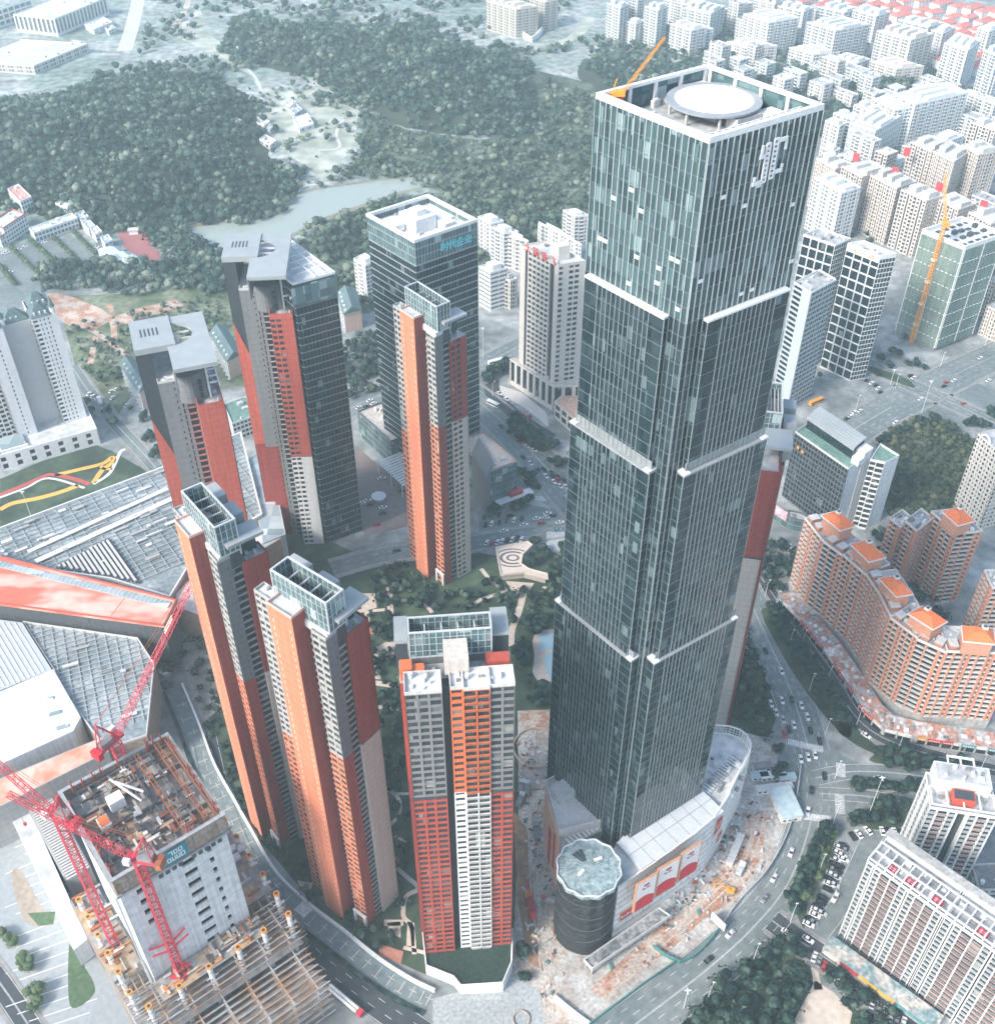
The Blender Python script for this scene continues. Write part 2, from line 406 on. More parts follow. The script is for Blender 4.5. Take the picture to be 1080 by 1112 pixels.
def t_tower(label, O, ang, dz, zt, winblock=False, group=None, portal=True):
    f = frame2(O, ang); b = f(-5, 10)
    th = thing('residential_tower', label, 'residential tower', (b[0], b[1], 0), group); pool = Pool(th)
    up = dict(wall=greypale, glass=wing2); lo_lit = dict(wall=orange, glass=wing2); lo_shade = dict(wall=red, glass=wing2)  # one paint per zone: paler copy on lit fronts, darker on shaded sides
    up_shade = dict(wall=greywall, glass=wing2)
    # rear body
    for z0, z1, c in ((0, zt, red), (zt, 158+dz, greywall)):
        d = dict(wall=c, glass=wing2)
        section(th, pool, R4(f, -19.5, 3.2, 8.0, 20), z0, z1, [S_SLOT, None, S_RES, S_RES], d, 'body_wall', parapet=0)
    # orange fin; shade is put into the darker red of its sides
    for z0, z1 in ((0, 169+dz),):
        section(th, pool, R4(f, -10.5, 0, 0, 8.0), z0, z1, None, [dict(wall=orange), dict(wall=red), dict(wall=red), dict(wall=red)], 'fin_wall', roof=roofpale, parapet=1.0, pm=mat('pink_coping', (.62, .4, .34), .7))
    ds = MB()
    for k in range(int((166+dz)/3.1)): ds.prism(R4(f, -8.75, -8.5, -.07, -.005), 1+k*3.1, 2.9+k*3.1); ds.prism(R4(f, -1.5, -1.3, -.06, -.005), 1+k*3.1, 2.6+k*3.1)
    ds.build('light_strip', mat('strip_cream', (.75, .62, .5), .6), th)
    # left wing
    for z0, z1, a, c in ((0, 98+dz, lo_lit, lo_shade), (98+dz, 165+dz, up, up_shade)):
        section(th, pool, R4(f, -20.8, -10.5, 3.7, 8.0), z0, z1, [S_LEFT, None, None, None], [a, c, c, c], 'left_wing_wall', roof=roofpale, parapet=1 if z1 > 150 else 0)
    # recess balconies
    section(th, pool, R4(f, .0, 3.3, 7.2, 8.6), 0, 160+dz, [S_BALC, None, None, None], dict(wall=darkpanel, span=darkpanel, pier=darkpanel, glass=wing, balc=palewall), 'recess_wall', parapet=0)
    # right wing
    for z0, z1, a, c in ((0, zt, lo_lit, lo_shade), (zt, 163+dz, up, up_shade)):
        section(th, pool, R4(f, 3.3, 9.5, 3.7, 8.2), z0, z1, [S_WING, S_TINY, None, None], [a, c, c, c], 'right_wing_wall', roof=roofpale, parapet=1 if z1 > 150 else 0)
    section(th, pool, R4(f, 3.3, 8.7, 8.2, 12.0), 0, 160+dz, [None, S_SLOT, None, None], dict(wall=darkpanel, span=greypale, glass=wing), 'window_strip', parapet=0)
    for z0, z1, c in ((0, zt-.6, tan), (zt, 158+dz, red)):
        st = [None, S_BODYR if winblock else None, S_RES, None]
        section(th, pool, R4(f, 3.3, 9.8, 12.0, 21), z0, z1, st, dict(wall=c, glass=wing2), 'right_block_wall', parapet=0 if z1 < 150 else 1)
    boxp(th, 'ledge', f, 3.35, 10.3, 3.3, 21.3, zt-.6, zt-.02, darkpanel) if False else None
    # crown, slab, rear boxes
    crown(th, f, -12.8, 11.0 if False else 10.2, 8.3 if False else 5.0, 12.4, 165+dz, 178+dz)
    boxp(th, 'crown_deck', f, -12.9, 9.4, 4.6, 12.6, 163+dz-.6, 165+dz-.01, roofpale)
    boxp(th, 'roof_slab', f, 4.6, 12.3, 7.2, 19.8, 169+dz, 170.2+dz, slabmet)
    boxp(th, 'slab_wall', f, 9.0, 9.5, 8.3, 12.0, 158+dz, 169+dz, darkpanel)
    boxp(th, 'slab_wall', f, 4.7, 5.2, 12.6, 19.5, 158+dz, 169+dz, darkpanel)
    for x0, x1 in ((-17.5, -9.5), (-5.2, 1.9)): boxp(th, 'rear_roof_box', f, x0, x1, 12.8, 18.5, 158+dz, 172+dz, slabmet)
    clutter(th, R4(f, 4, 10, 12.5, 20), 158+dz, 4, 2, unitm, 3)
    clutter(th, R4(f, -20, -11, 3.5, 8), 165+dz, 3, 1.6, unitm, 4)
    if portal:
        for x0 in (3.2, 8.4): boxp(th, 'portal_post', f, x0, x0+.9, 2.6, 3.5, 0, 7, white)
        boxp(th, 'portal_beam', f, 3.0, 9.5, 2.6, 3.5, 7, 8, white)
    pool.finish()
    return th
G_RES = 'red and grey residential towers of the estate'
O6 = W(373.7, 999.4); O5 = (-97.44, 257.65)
O4 = frame2((-35.185, 405.65), -50)(-6.2, 4.0)
t_tower('red and orange tower with the brightest orange fin, right behind the steel frame', O6, -38, 0, 106, group=G_RES)
t_tower('narrow red tower whose roof crown is crossed by the tip of the red crane jib', O5, -52, -1, 105, group=G_RES)
t_tower('red, orange and cream tower standing in front of the dark glass office block', O4, -50, -13.5, 107-6, winblock=True, group=G_RES)

# T7: nearest tower, seen from its window side
def front_tower():
    f = frame2((-26.8, 204.8), 5.5); b = f(15, 8)
    th = thing('residential_tower', 'nearest tower, with a white window grid below and an orange grid above', 'residential tower', (b[0], b[1], 0), G_RES)
    pool = Pool(th); zt = 105; g2 = mat('front_grey', (.2, .2, .2), .65, .1, streak=.15)
    ro = mat('front_red', (.40, .07, .045), .65, .1, streak=.12); oo = mat('front_orange', (.62, .15, .055), .65, .08, streak=.08)
    W3b = dict(fh=3.1, dep=.45, pw=.8, sh=.95, bays=[(3.3, 'w'), (3, 'w'), (3.5, 'w')], rep=False)
    Wm = dict(fh=3.1, dep=.5, pw=.45, sh=.6, bays=[(3.9, 'b'), (3.9, 'b')], rep=False, bd=.5, rail=.8)
    Wo = dict(fh=3.1, dep=.45, pw=.9, sh=1.3, bays=[(3.6, 'w')], rep=False)
    Wr = dict(fh=3.1, dep=.45, pw=.7, sh=.95, bays=[(3.6, 'w'), (3.6, 'w')], rep=False)
    side = dict(fh=3.1, dep=.35, pw=.7, sh=1.2, bays=[(3.4, 'w')])
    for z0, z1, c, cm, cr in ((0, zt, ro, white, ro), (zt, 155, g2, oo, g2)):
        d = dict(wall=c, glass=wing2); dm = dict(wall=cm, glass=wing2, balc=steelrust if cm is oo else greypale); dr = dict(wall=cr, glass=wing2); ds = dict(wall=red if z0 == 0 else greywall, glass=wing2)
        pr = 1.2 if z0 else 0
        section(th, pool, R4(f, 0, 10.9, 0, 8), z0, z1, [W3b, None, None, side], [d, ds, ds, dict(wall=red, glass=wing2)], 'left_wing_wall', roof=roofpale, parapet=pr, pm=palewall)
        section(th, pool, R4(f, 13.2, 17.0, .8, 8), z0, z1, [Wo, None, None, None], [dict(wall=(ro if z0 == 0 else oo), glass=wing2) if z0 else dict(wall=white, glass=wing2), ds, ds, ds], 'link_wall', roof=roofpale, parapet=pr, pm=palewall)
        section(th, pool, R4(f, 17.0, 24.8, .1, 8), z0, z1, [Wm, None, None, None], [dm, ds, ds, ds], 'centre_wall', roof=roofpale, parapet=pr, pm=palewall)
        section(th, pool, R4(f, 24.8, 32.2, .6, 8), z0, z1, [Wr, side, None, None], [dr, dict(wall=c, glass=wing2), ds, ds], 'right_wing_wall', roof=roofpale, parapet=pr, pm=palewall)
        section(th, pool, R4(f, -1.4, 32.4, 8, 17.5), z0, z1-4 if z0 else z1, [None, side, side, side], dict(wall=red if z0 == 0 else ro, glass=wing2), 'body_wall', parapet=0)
    boxp(th, 'recess_wall', f, 10.9, 13.2, 4.5, 8, 0, 152, darkpanel)
    boxp(th, 'ledge', f, -.4, 10.95, -.35, 0, zt-1, zt, darkpanel); boxp(th, 'ledge', f, 24.85, 32.6, .2, .58, zt-1, zt, darkpanel)
    boxp(th, 'stair_tower', f, 12.1, 19.2, 6.6, 14.8, 155.03, 161.5, mat('warm_white', (.54, .5, .46), .7, .1, streak=.2))
    boxp(th, 'rooftop_box', f, -1.0, 2.6, 9, 13, 151, 156, oo); boxp(th, 'rooftop_box', f, 3.0, 6.2, 9, 12, 151, 155, oo)
    boxp(th, 'rooftop_box', f, 24.5, 31.5, 9.6, 13.4, 151, 156, ro)
    crown(th, f, 2.0, 26.8, 14.9, 21.6, 154, 165)
    boxp(th, 'crown_deck', f, 1.9, 26.9, 14.85, 21.7, 145, 153.98, greywall)
    for x0, x1, y0, y1 in ((-2.2, 1.8, 16.7, 27), (27.1, 32.2, 17.2, 28)):
        boxp(th, 'roof_slab', f, x0, x1, y0, y1, 158.8, 160, slabmet); boxp(th, 'slab_wall', f, x0+.2, x1-.2, y0+.3, y0+.8, 146, 158.8, darkpanel)
        boxp(th, 'slab_wall', f, x0+.2, x1-.2, y1-.8, y1-.3, 0, 158.8, darkpanel)
    section(th, pool, R4(f, -1.4, 32.4, 17.5, 26), 0, 150, side, dict(wall=red, glass=wing2), 'rear_wall', parapet=0)
    clutter(th, R4(f, .5, 10.5, .5, 8), 155, 6, 2, None, 11); clutter(th, R4(f, 14, 32, 1, 7.5), 155, 9, 2.4, None, 12)
    clutter(th, R4(f, 20, 32, 8.5, 14), 151, 5, 2.2, unitm, 13); clutter(th, R4(f, 3, 12, 9, 14), 151, 6, 2.0, unitm, 14)
    # base podium with pale parapet
    mb = MB(); P = [W(*zp_) for zp_ in ((458,1018),(478,1075),(490,1079),(492,1088),(545,1086),(557,1050),(556,1020))]
    P = [W(458,1012,6),W(462,1050,6),(W(492,1062,6)),W(500,1072,6),W(546,1069,6),W(556,1045,6),W(557,1010,6)]
    if area(P) < 0: P = P[::-1]
    mb.prism(P, 0, 6); mb.ring(P, 6.003, 7.2, .4); mb.build('base_podium', white, th)
    r = MB(); r.flat(inset(P, .6), 6.05); r.build('planted_terrace', mat('terrace_green', (.02, .04, .03), .9, .4, scale=.8), th)
    pool.finish()
front_tower()

# T8: end wall seen behind the supertall
def rear_tower():
    z = HT(792, 513); a, b_ = W(822.8, 512.3, z), W(846, 515, z); ang = math.degrees(math.atan2(b_[1]-a[1], b_[0]-a[0])); f = frame2(a, ang); w = math.hypot(b_[0]-a[0], b_[1]-a[1])
    c = f(w/2, 10); th = thing('residential_tower', 'tower behind the glass skyscraper, its plain end wall red above and pale below', 'residential tower', (c[0], c[1], 0), G_RES)
    pool = Pool(th); zt = HT(791, 603.5)
    section(th, pool, R4(f, 0, w, 0, 26), 0, zt-.6, [None, S_RES, S_RES, S_RES], dict(wall=tan, glass=wing2), 'wall', parapet=0)
    section(th, pool, R4(f, 0, w, 0, 26), zt, z, [None, S_RES, S_RES, S_RES], dict(wall=red, glass=wing2), 'upper_wall', parapet=.8)
    boxp(th, 'ledge', f, -.3, w+.3, -.3, 26, zt-.6, zt-.01, darkpanel)
    boxp(th, 'side_wall', f, w, w+1.0, .5, 24, 0, z, red)
    boxp(th, 'roof_slab', f, -2, w+3.5, 5, 17, z+7, z+8.2, slabmet); boxp(th, 'slab_wall', f, w-.2, w+.3, 6, 16, z+.8, z+7, darkpanel)
    crown(th, f, 0, w-1, 17.5, 38, z+4, z+15); section(th, pool, R4(f, -2, w, 26, 40), 0, z+3.9, S_RES, dict(wall=greypale, glass=wing2), 'rear_wall', parapet=0)
    boxp(th, 'rear_roof_box', f, w+.2, w+5, 20, 26, z-8, z+9, slabmet); boxp(th, 'rear_roof_box', f, w+.2, w+5, 30, 36, z-8, z+9, slabmet)
    section(th, pool, R4(f, w+1.0, w+4.6, 26.5, 40), 0, z-8.01, S_RES, dict(wall=greypale, glass=wing2), 'rear_wing_wall', parapet=0)
    pool.finish()
rear_tower()

# T1 / T2: slab-roofed towers with the half-round opening
def slab_tower(label, O, ang, dz, zt, wins):
    f = frame2(O, ang); c = f(3, 25)
    th = thing('residential_tower', label, 'residential tower', (c[0], c[1], 0), 'grey and red towers with pierced roof slabs'); pool = Pool(th)
    up, lo = greywall, redbright
    blank = None
    # grey shaft
    for z0, z1, cc in ((0, zt, red), (zt, 150+dz, mat('mid_grey', (.2, .22, .23), .65, .1, streak=.2, lines=3.1))):
        d = dict(wall=cc, glass=wing2)
        section(th, pool, R4(f, -7, 0, 15.5, 40), z0, z1, [dict(fh=3.1, dep=.35, pw=.3, sh=2.1, bays=[(5, 'x'), (1.6, 's')], rep=False), None, S_RES, None], d, 'grey_shaft', roof=roofpale, parapet=1 if z0 else 0, pm=palewall)
        section(th, pool, R4(f, -12.8, -7, 18.5, 41), z0, z1 if z0 == 0 else 163+dz, [None, None, None, S_RES], dict(wall=red if z0 == 0 else darkpanel, glass=wing2), 'left_wall', parapet=0)
    # red face with a slanting top edge below the dark upper left wall
    w = MB(); A, B = f(-12.8, 18.3), f(-7, 18.3)
    w.add([(*A, 132+dz), (*B, 112+dz), (*B, zt+.2), (*A, zt+.2)], [(0, 3, 2, 1)]); w.build('red_face', redbright, th)
    section(th, pool, R4(f, 0, 6.3, 14, 40), 0, 140+dz, [dict(fh=3.1, dep=.5, pw=1.0, sh=.7, bays=[(2.2, 's'), (4.1, 'b')], rep=False, bd=.5, rail=.5), None, S_RES, None], dict(wall=mat('mid_grey', (.2,.22,.23)), glass=wing, balc=redbright if not wins else greypale), 'recess_wall', parapet=0)
    section(th, pool, R4(f, 0, 6.3, 14.3, 40), 140.02+dz, 150+dz, None, dict(wall=greywall), 'upper_wall', parapet=0)
    # bulging grey box
    mb = MB(); P = [f(.4+11.3*t, 14.2-2.4*math.sin(PI*min(1, t*1.15))) for t in np.linspace(0, 1, 9)] + [f(11.7, 20), f(.4, 20)]
    mb.prism(P, 140+dz, 153+dz); mb.build('bulging_box', greywall, th)
    for k in range(3): boxp(th, 'window', f, 8.6, 9.9, 11.2, 11.9, 142.5+dz+k*3.2, 144.6+dz+k*3.2, wing)
    # red block
    winsty = dict(fh=3.1, dep=.35, pw=.6, sh=1.3, bays=[(2.6, 'w'), (2.6, 'w'), (5, 'x')], rep=False) if wins else None
    for z0, z1, cc in ((0, zt-.5, white if wins else redbright), (zt, 140+dz, redbright)):
        section(th, pool, R4(f, 6.3, 16.9, 6.2, 40), z0, z1, [winsty, None, S_RES, None], [dict(wall=cc, glass=wing2), dict(wall=greywall if z0 else red), dict(wall=cc, glass=wing2), dict(wall=cc)], 'red_block_wall', roof=roofgrey, parapet=2.5 if z0 else 0, pm=redbright)
    boxp(th, 'dark_side_sheet', f, 16.9, 17.3, 6.4, 40, 0, 138+dz, darkpanel)  # dark sheet over the right side of the red block
    boxp(th, 'penthouse_wall', f, 12.2, 13.0, 14, 38, 140+dz, 163+dz, white); boxp(th, 'penthouse_wall', f, 0.1, 11, 20.2, 38, 150+dz, 154+dz, concretedk)  # lower box coloured dark to give the roof hole a shaded inside
    for k in range(5): boxp(th, 'pergola_beam', f, 13.1, 17.0, 12+k*5, 12.5+k*5, 148+dz, 148.6+dz, steelwhite)
    boxp(th, 'pergola_beam', f, 16.5, 17.0, 8, 38, 148.6+dz, 149.2+dz, steelwhite)
    clutter(th, R4(f, 13, 17, 8, 38), 140+dz, 8, 2, None, 21); clutter(th, R4(f, -7, 0, 15.5, 18.4), 150+dz, 4, 1.6, unitm, 22)
    # roof slabs
    sl = MB(); z0, z1 = 163+dz, 165+dz
    sl.prism(R4(f, -12.9, 3.3, 18.2, 41.6), z0, z1+.6)
    for k in range(5):   # vent slots: dark grilles standing just proud
        pass
    arc = [f(2.0+9*math.sin(t), 27-9*math.cos(t)) for t in np.linspace(.15, PI-.15, 14)]
    P = [f(0, 0), f(17.2, 0), f(17.2, 41.2), f(3.35, 41.2)] + arc[::-1] + [f(3.35, 18.1), f(0, 18.1)]
    sl.prism(P, z0+.6, z1); sl.build('roof_slab', slabmet, th)
    for k in range(5): boxp(th, 'vent_slot', f, -9.3+k*1.6, -8.6+k*1.6, 27.5, 33.5, z1+.6, z1+.65, darkpanel)
    boxp(th, 'slab_wall', f, .1, .6, .6, 18, 153.1+dz, z0+.55, greywall)
    boxp(th, 'slab_post', f, 16.3, 16.9, .6, 1.4, 143+dz, z0+.55, steelwhite) if False else None
    for k in range(3): boxp(th, 'slab_beam', f, 3.4, 10, 20.5+k*5, 20.8+k*5, z0-.4, z0+.4, steelwhite)
    for k in range(5): boxp(th, 'slab_beam', f, .7, 16.8, 1.0+k*3.2, 1.35+k*3.2, z0-.4, z0+.55, steelwhite)
    boxp(th, 'plant_box', f, 3.6, 5.4, 30, 34, 154.1+dz, 158.5+dz, white); boxp(th, 'plant_box', f, 5, 8, 22, 25.5, 154.1+dz, 160+dz, unitm)
    pool.finish()
slab_tower('grey tower with a blank bright red front and a half-round hole in its roof', (-125.93, 359.26), 20, 0, 62, False)
slab_tower('grey tower with red and white windowed front, joined to the dark glass block', (-110.4, 433.1), 4.5, 0, 60, True)
# ================================================================== glass skyscraper and its mall podium
def skyscraper():
    F0 = (46.6, 236.0); u = nrm((math.cos(math.radians(34.3)), math.sin(math.radians(34.3)))); v = (-u[1], u[0])
    v = (math.cos(math.radians(129.9)), math.sin(math.radians(129.9))); S = 36.0
    c = (F0[0]+(u[0]+v[0])*S/2, F0[1]+(u[1]+v[1])*S/2)
    th = thing('skyscraper', 'tallest glass skyscraper, with white vertical fins and a round rooftop helipad', 'skyscraper', (c[0], c[1], 0))
    zs = [36, 135.9, 211, 259, 306]; pool = Pool(th)
    P = lambda a, b: (F0[0]+u[0]*a+v[0]*b, F0[1]+u[1]*a+v[1]*b)
    core = [P(0, 0), P(S, 0), P(S, S), P(0, S)]
    def curtain(name, A, B, z0, z1, gl, fh=4.1, bw=1.88, fins=True, skip=0, finm=None, fd=.28, line=.2, fw=.1):
        """glazed wall: panes in a thin frame grid with projecting vertical fins"""
        L = math.hypot(B[0]-A[0], B[1]-A[1]); uu = ((B[0]-A[0])/L, (B[1]-A[1])/L); n = (uu[1], -uu[0]); nb = max(1, round(L/bw)); w = L/nb; nf = max(1, round((z1-z0)/fh)); h = (z1-z0)/nf
        pt = lambda a, d, z: (A[0]+uu[0]*a+n[0]*d, A[1]+uu[1]*a+n[1]*d, z)
        for i in range(nb):
            for j in range(nf):
                a0, a1, b0, b1 = i*w, (i+1)*w, z0+j*h, z0+(j+1)*h
                pool.pane((pt(a0, 0, b0), pt(a1, 0, b0), pt(a1, 0, b1), pt(a0, 0, b1)), gl)
        m = MB()
        for j in range(nf+1): z = z0+j*h; m.obox(A, uu, n, 0, L, -.02, .07, max(z0, z-line/2), min(z1, z+line/2))
        for i in range(nb+1):
            if i < skip or i > nb-skip:
                if i not in (0, nb): continue
                m.obox(A, uu, n, max(0, i*w-.06), min(L, i*w+.06), -.02, .15, z0, z1, 1)
            elif fins: m.obox(A, uu, n, max(0, i*w-fw), min(L, i*w+fw), 0, fd, z0, z1, 1)
            elif i in (0, nb): m.obox(A, uu, n, max(0, i*w-.05), min(L, i*w+.05), -.02, .1, z0, z1, 1)
        m.build('fin_frame', [frm, finm or finw], th)
    frm = mat('tower_transom', (.10, .14, .15), .4, .1); finw = mat('tower_fin', (.4, .455, .46), .35, .06, metal=.1); finl = mat('tower_fin_lower', (.25, .30, .315), .35, .06, metal=.2)
    for k in range(4):
        A, B = core[k], core[(k+1) % 4]
        curtain('upper', A, B, zs[3], 304.6, gl_top)
        curtain('mid', A, B, 30, zs[3], gl_low, fins=True, finm=finl)
        uu = nrm((B[0]-A[0], B[1]-A[1])); n = (uu[1], -uu[0])
        # setback plates on each face, growing outward tier by tier
        for z0, z1, t, e in ((zs[2], zs[3], 1.8, (5.6, 1.7)), (zs[1], zs[2], 2.8, (3.8, .3)), (30, zs[1], 3.6, (1.5, -1.7))):
            ea = e[0] if k in (0, 2) else e[0]; eb = e[0]
            if k == 0: ea, eb = e[0], e[1]
            elif k == 3: ea, eb = e[1], e[0]
            pa = (A[0]+uu[0]*ea+n[0]*t, A[1]+uu[1]*ea+n[1]*t); pb = (B[0]-uu[0]*eb+n[0]*t, B[1]-uu[1]*eb+n[1]*t)
            ca = (pa[0]-n[0]*(t-.02), pa[1]-n[1]*(t-.02)); cb = (pb[0]-n[0]*(t-.02), pb[1]-n[1]*(t-.02))
            if z0 < 30 and k in (0, 3):   # lowest tier wraps to a small notch at the front corner
                pass
            curtain('plate', pa, pb, z0, z1-.6, gl_low, skip=3, finm=finl, fd=.24, bw=1.65, fw=.09)
            curtain('cheek', ca, pa, z0, z1-.6, gl_low, fins=False); curtain('cheek', pb, cb, z0, z1-.6, gl_low, fins=False)
            cap = MB(); ct = min(t, 1.6 if z1 > 250 else t)
            Q = [(pa[0]+n[0]*.25, pa[1]+n[1]*.25), (pb[0]+n[0]*.25, pb[1]+n[1]*.25), cb, ca]
            cap.prism(Q, z1-.6, z1); cap.build('setback_ledge', steelwhite if z1 > 250 else mat('ledge_grey', (.27, .29, .3), .5, .1), th)
            if z1 < 250:
                for en, sg in ((pa, 1), (pb, -1)): cp = MB(); cp.obox(en, uu, n, min(0, sg*2.2), max(0, sg*2.2), -t+.1, .4, z1+.004, z1+.5); cp.build('ledge_corner', steelwhite, th)
            if z1 < 250:   # pale louvred band behind the ledge
                bt = t-1.15; a2 = (A[0]+uu[0]*(ea+1.2)+n[0]*bt, A[1]+uu[1]*(ea+1.2)+n[1]*bt)
                bb = MB(); Lp = math.hypot(pb[0]-pa[0], pb[1]-pa[1])-1.5
                bb.obox(a2, uu, n, 0, Lp, .0, .25, z1+.01, z1+3.2); 
                for q in range(int(Lp/1.88)): bb.obox(a2, uu, n, q*1.88, q*1.88+.16, .25, .4, z1+.01, z1+3.2)
                bb.build('setback_band', mat('band_louvre', (.21, .235, .245), .5, .15), th)
    # open roof frame
    fr = MB(); fr.ring(core, 305.2, 306, 1.15)
    fr2 = MB(); fr2.ring([P(-.06,-.06), P(S+.06,-.06), P(S+.06,S+.06), P(-.06,S+.06)], 304.6, 305.2, .4)
    for k in range(4):
        A, B = core[k], core[(k+1) % 4]; uu = nrm((B[0]-A[0], B[1]-A[1])); n = (uu[1], -uu[0])
        for q in range(5): fr.obox(A, uu, n, 1+q*8.2, 1.9+q*8.2, -1.1, -.5, 299.6, 305.2)
    fr.build('roof_ring_beam', white, th); fr2.build('coping', steelwhite, th)
    d = MB(); d.flat(inset(core, .3), 299.5); d.build('roof_deck', mat('deck_grey', (.3, .32, .33), .8, .3, scale=.5, col2=(.4, .42, .42), patch=(.2, .2, .2)), th)
    ins = MB()
    for k in range(4):
        A, B = core[k], core[(k+1) % 4]; uu = nrm((B[0]-A[0], B[1]-A[1])); n = (uu[1], -uu[0])
        ins.obox(A, uu, n, .3, S-.3, -.35, -.28, 299.6, 304.8)
    ins.build('parapet_screen', gl_teal, th)
    sl = MB(); 
    for q in range(15): sl.obox(F0, u, v, 2.5+q*2.2, 3.1+q*2.2, 1.3, 5.0, 303.6, 304.1)
    sl.obox(F0, u, v, 2, 35, 5.0, 5.3, 303.4, 304.2); sl.build('louvre_beam', steelwhite, th)
    bx = MB(); bx.obox(F0, u, v, 3, 8, 24, 29, 299.52, 301); bx.obox(F0, u, v, 27, 34, 30, 35.5, 299.52, 302.4); bx.obox(F0, u, v, 2.2, 5.5, 7, 20, 299.52, 302); bx.obox(F0, u, v, 29, 35, 8, 14, 299.52, 301.6); bx.build('plant_room', white, th)
    cy = MB()
    for q in range(2): p = P(3.8, 12+q*5); cy.tube((p[0], p[1], 302.02), (p[0], p[1], 302.8), 1.7, 16)
    cy.build('cooling_fan', unitm, th)
    # helipad
    hc = W(775, 108, 303); hz = 303.2
    hp = MB(); hp.tube((hc[0], hc[1], hz-.5), (hc[0], hc[1], hz), 11.6, 48); o = hp.build('helipad', mat('helipad_rim', (.27, .3, .32), .7, .1), th)
    h2 = MB(); h2.tube((hc[0], hc[1], hz+.01), (hc[0], hc[1], hz+.06), 9.6, 48); h2.build('helipad_paint', mat('helipad_white', (.74, .75, .75), .7, .12, scale=.3, col2=(.68, .7, .72)), o)
    mk = MB()
    for a, b0, b1, w in ((-1.6, -2.4, 2.4, .25), (1.6, -2.4, 2.4, .25)): mk.obox(hc, u, v, a-w, a+w, b0, b1, hz+.065, hz+.075)
    mk.obox(hc, u, v, -1.35, 1.35, -.22, .22, hz+.065, hz+.075); mk.build('helipad_letter', mat('faded_grey', (.6, .62, .63), .8, .25), o)
    lg = MB()
    for q in range(8): t = q*PI/4; lg.obox((hc[0]+10.5*math.cos(t), hc[1]+10.5*math.sin(t)), u, v, -.25, .25, -.25, .25, 299.52, hz-1)
    lg.obox(hc, u, v, -4, 4, -11.5, -8, 299.52, hz-1); lg.obox(hc, u, v, -4, 5, -5, 5, 299.52, hz-1); lg.build('helipad_support', palewall, o)
    clutter(th, [P(3, 1), P(36, 1), P(36, 8), P(3, 8)], 299.5, 22, 2.2, None, 31, hmax=2.6); clutter(th, [P(30, 8), P(36.5, 8), P(36.5, 30), P(30, 30)], 299.5, 16, 2.2, None, 32, hmax=2.4); clutter(th, [P(3, 28), P(28, 31), P(28, 37), P(3, 37)], 299.5, 12, 2.6, None, 33, hmax=2.4)
    rod = MB(); p = P(S-.6, S-.6); rod.tube((*p, 306), (*p, 312), .12); rod.build('lightning_rod', steelwhite, th)
    rod = MB(); p = P(S-.6, .6); rod.tube((*p, 306), (*p, 310), .12); rod.build('lightning_rod', steelwhite, th)
    # emblem on the right face
    A, B = core[0], core[1]; n = (u[1], -u[0]); lg = MB()
    def bar(a0, z0, a1, z1, w):   # slanted lattice bar
        for q in range(9):
            t = q/8; a = a0+(a1-a0)*t; z = z0+(z1-z0)*t; lg.obox(A, u, n, a-w/2, a+w/2, .5, .75, z-.3, z+.3)
        for s in (-w/2, w/2):
            for q in range(24):
                t = q/24; a = a0+(a1-a0)*t+s; z = z0+(z1-z0)*t; lg.obox(A, u, n, a-.16, a+.16, .5, .8, z, z+abs(z1-z0)/24+.02)
    bar(18.6, 291.4, 18.6, 300.6, 1.3); bar(21.0, 291.8, 21.0, 301.2, 1.3)
    for a0, a1, z in ((15.0, 18.0, 291.1), (16.2, 18.0, 297.4), (21.7, 24.6, 300.2), (21.7, 24.4, 292.6)): lg.obox(A, u, n, a0, a1, .5, .8, z, z+1.0)
    lg.obox(A, u, n, 15.2, 15.9, .5, .8, 292.2, 293.3); lg.obox(A, u, n, 24.0, 24.7, .5, .8, 298, 300.1); lg.obox(A, u, n, 23.8, 24.5, .5, .8, 293.7, 294.6); lg.obox(A, u, n, 16.4, 17.2, .5, .8, 298.5, 300.6)
    ew = mat('emblem_white', (.7, .72, .73), .4, .05); k = len(lg.v)//16; half = [MB(), MB()]
    for i in range(k): q = lg.v[i*16:i*16+8]; am = sum((p[0]-A[0])*u[0]+(p[1]-A[1])*u[1] for p in q)/8; half[am > 19.8].add(q, [(0,3,2,1),(4,5,6,7),(0,1,5,4),(1,2,6,5),(2,3,7,6),(3,0,4,7)])
    for h_ in half: h_.build('emblem_stroke', ew, th)
    # open ventilation panels
    for k, (A, sgn) in enumerate(((core[3], 1), (core[0], 1))):
        B = core[0] if k == 0 else core[1]; uu = nrm((B[0]-A[0], B[1]-A[1])); n = (uu[1], -uu[0]); rd = random.Random(5+k)
        for q in range(8 if k else 12): a = rd.randrange(1, 19)*1.88; z = 261+rd.randrange(0, 8)*4.1; op = MB(); op.obox(A, uu, n, a+.16, a+1.7, .02, .3, z+.4, z+1.3); op.build('open_vent', white, th)
    pool.finish()
    # roof crane, a thing of its own
    p = P(5, 33); cr = thing('roof_crane', 'yellow crane with a raised boom on the rooftop of the glass skyscraper', 'crane', (p[0], p[1], 299.52))
    b = MB(); b.box(-1.1, 1.1, -.8, .8, 0, 3); b.tube((0, 0, 3), (0, 0, 5.5), .6, 8); b.build('base', cranered, cr, True)
    b = MB(); b.box(-1.4, .9, -.8, .8, 5.5, 6.9); b.box(-2.3, -1.4, -.7, .7, 5.3, 6.5); b.tube((-2, 0, 6.9), (-1.2, 0, 9.5), .14); b.build('cab', craneyel, cr, True)
    tip = W3(722, 40, 322); loc = Vector((p[0], p[1], 299.52)); t = tip-loc; s = Vector((.6, .4, 6.4)); lattice(cr, 'boom', s, t, .7, craneyel, 12)
    c_ = MB(); c_.tube((-1.2, 0, 9.5), t, .06, 4); c_.build('cable', concretedk, cr, True)

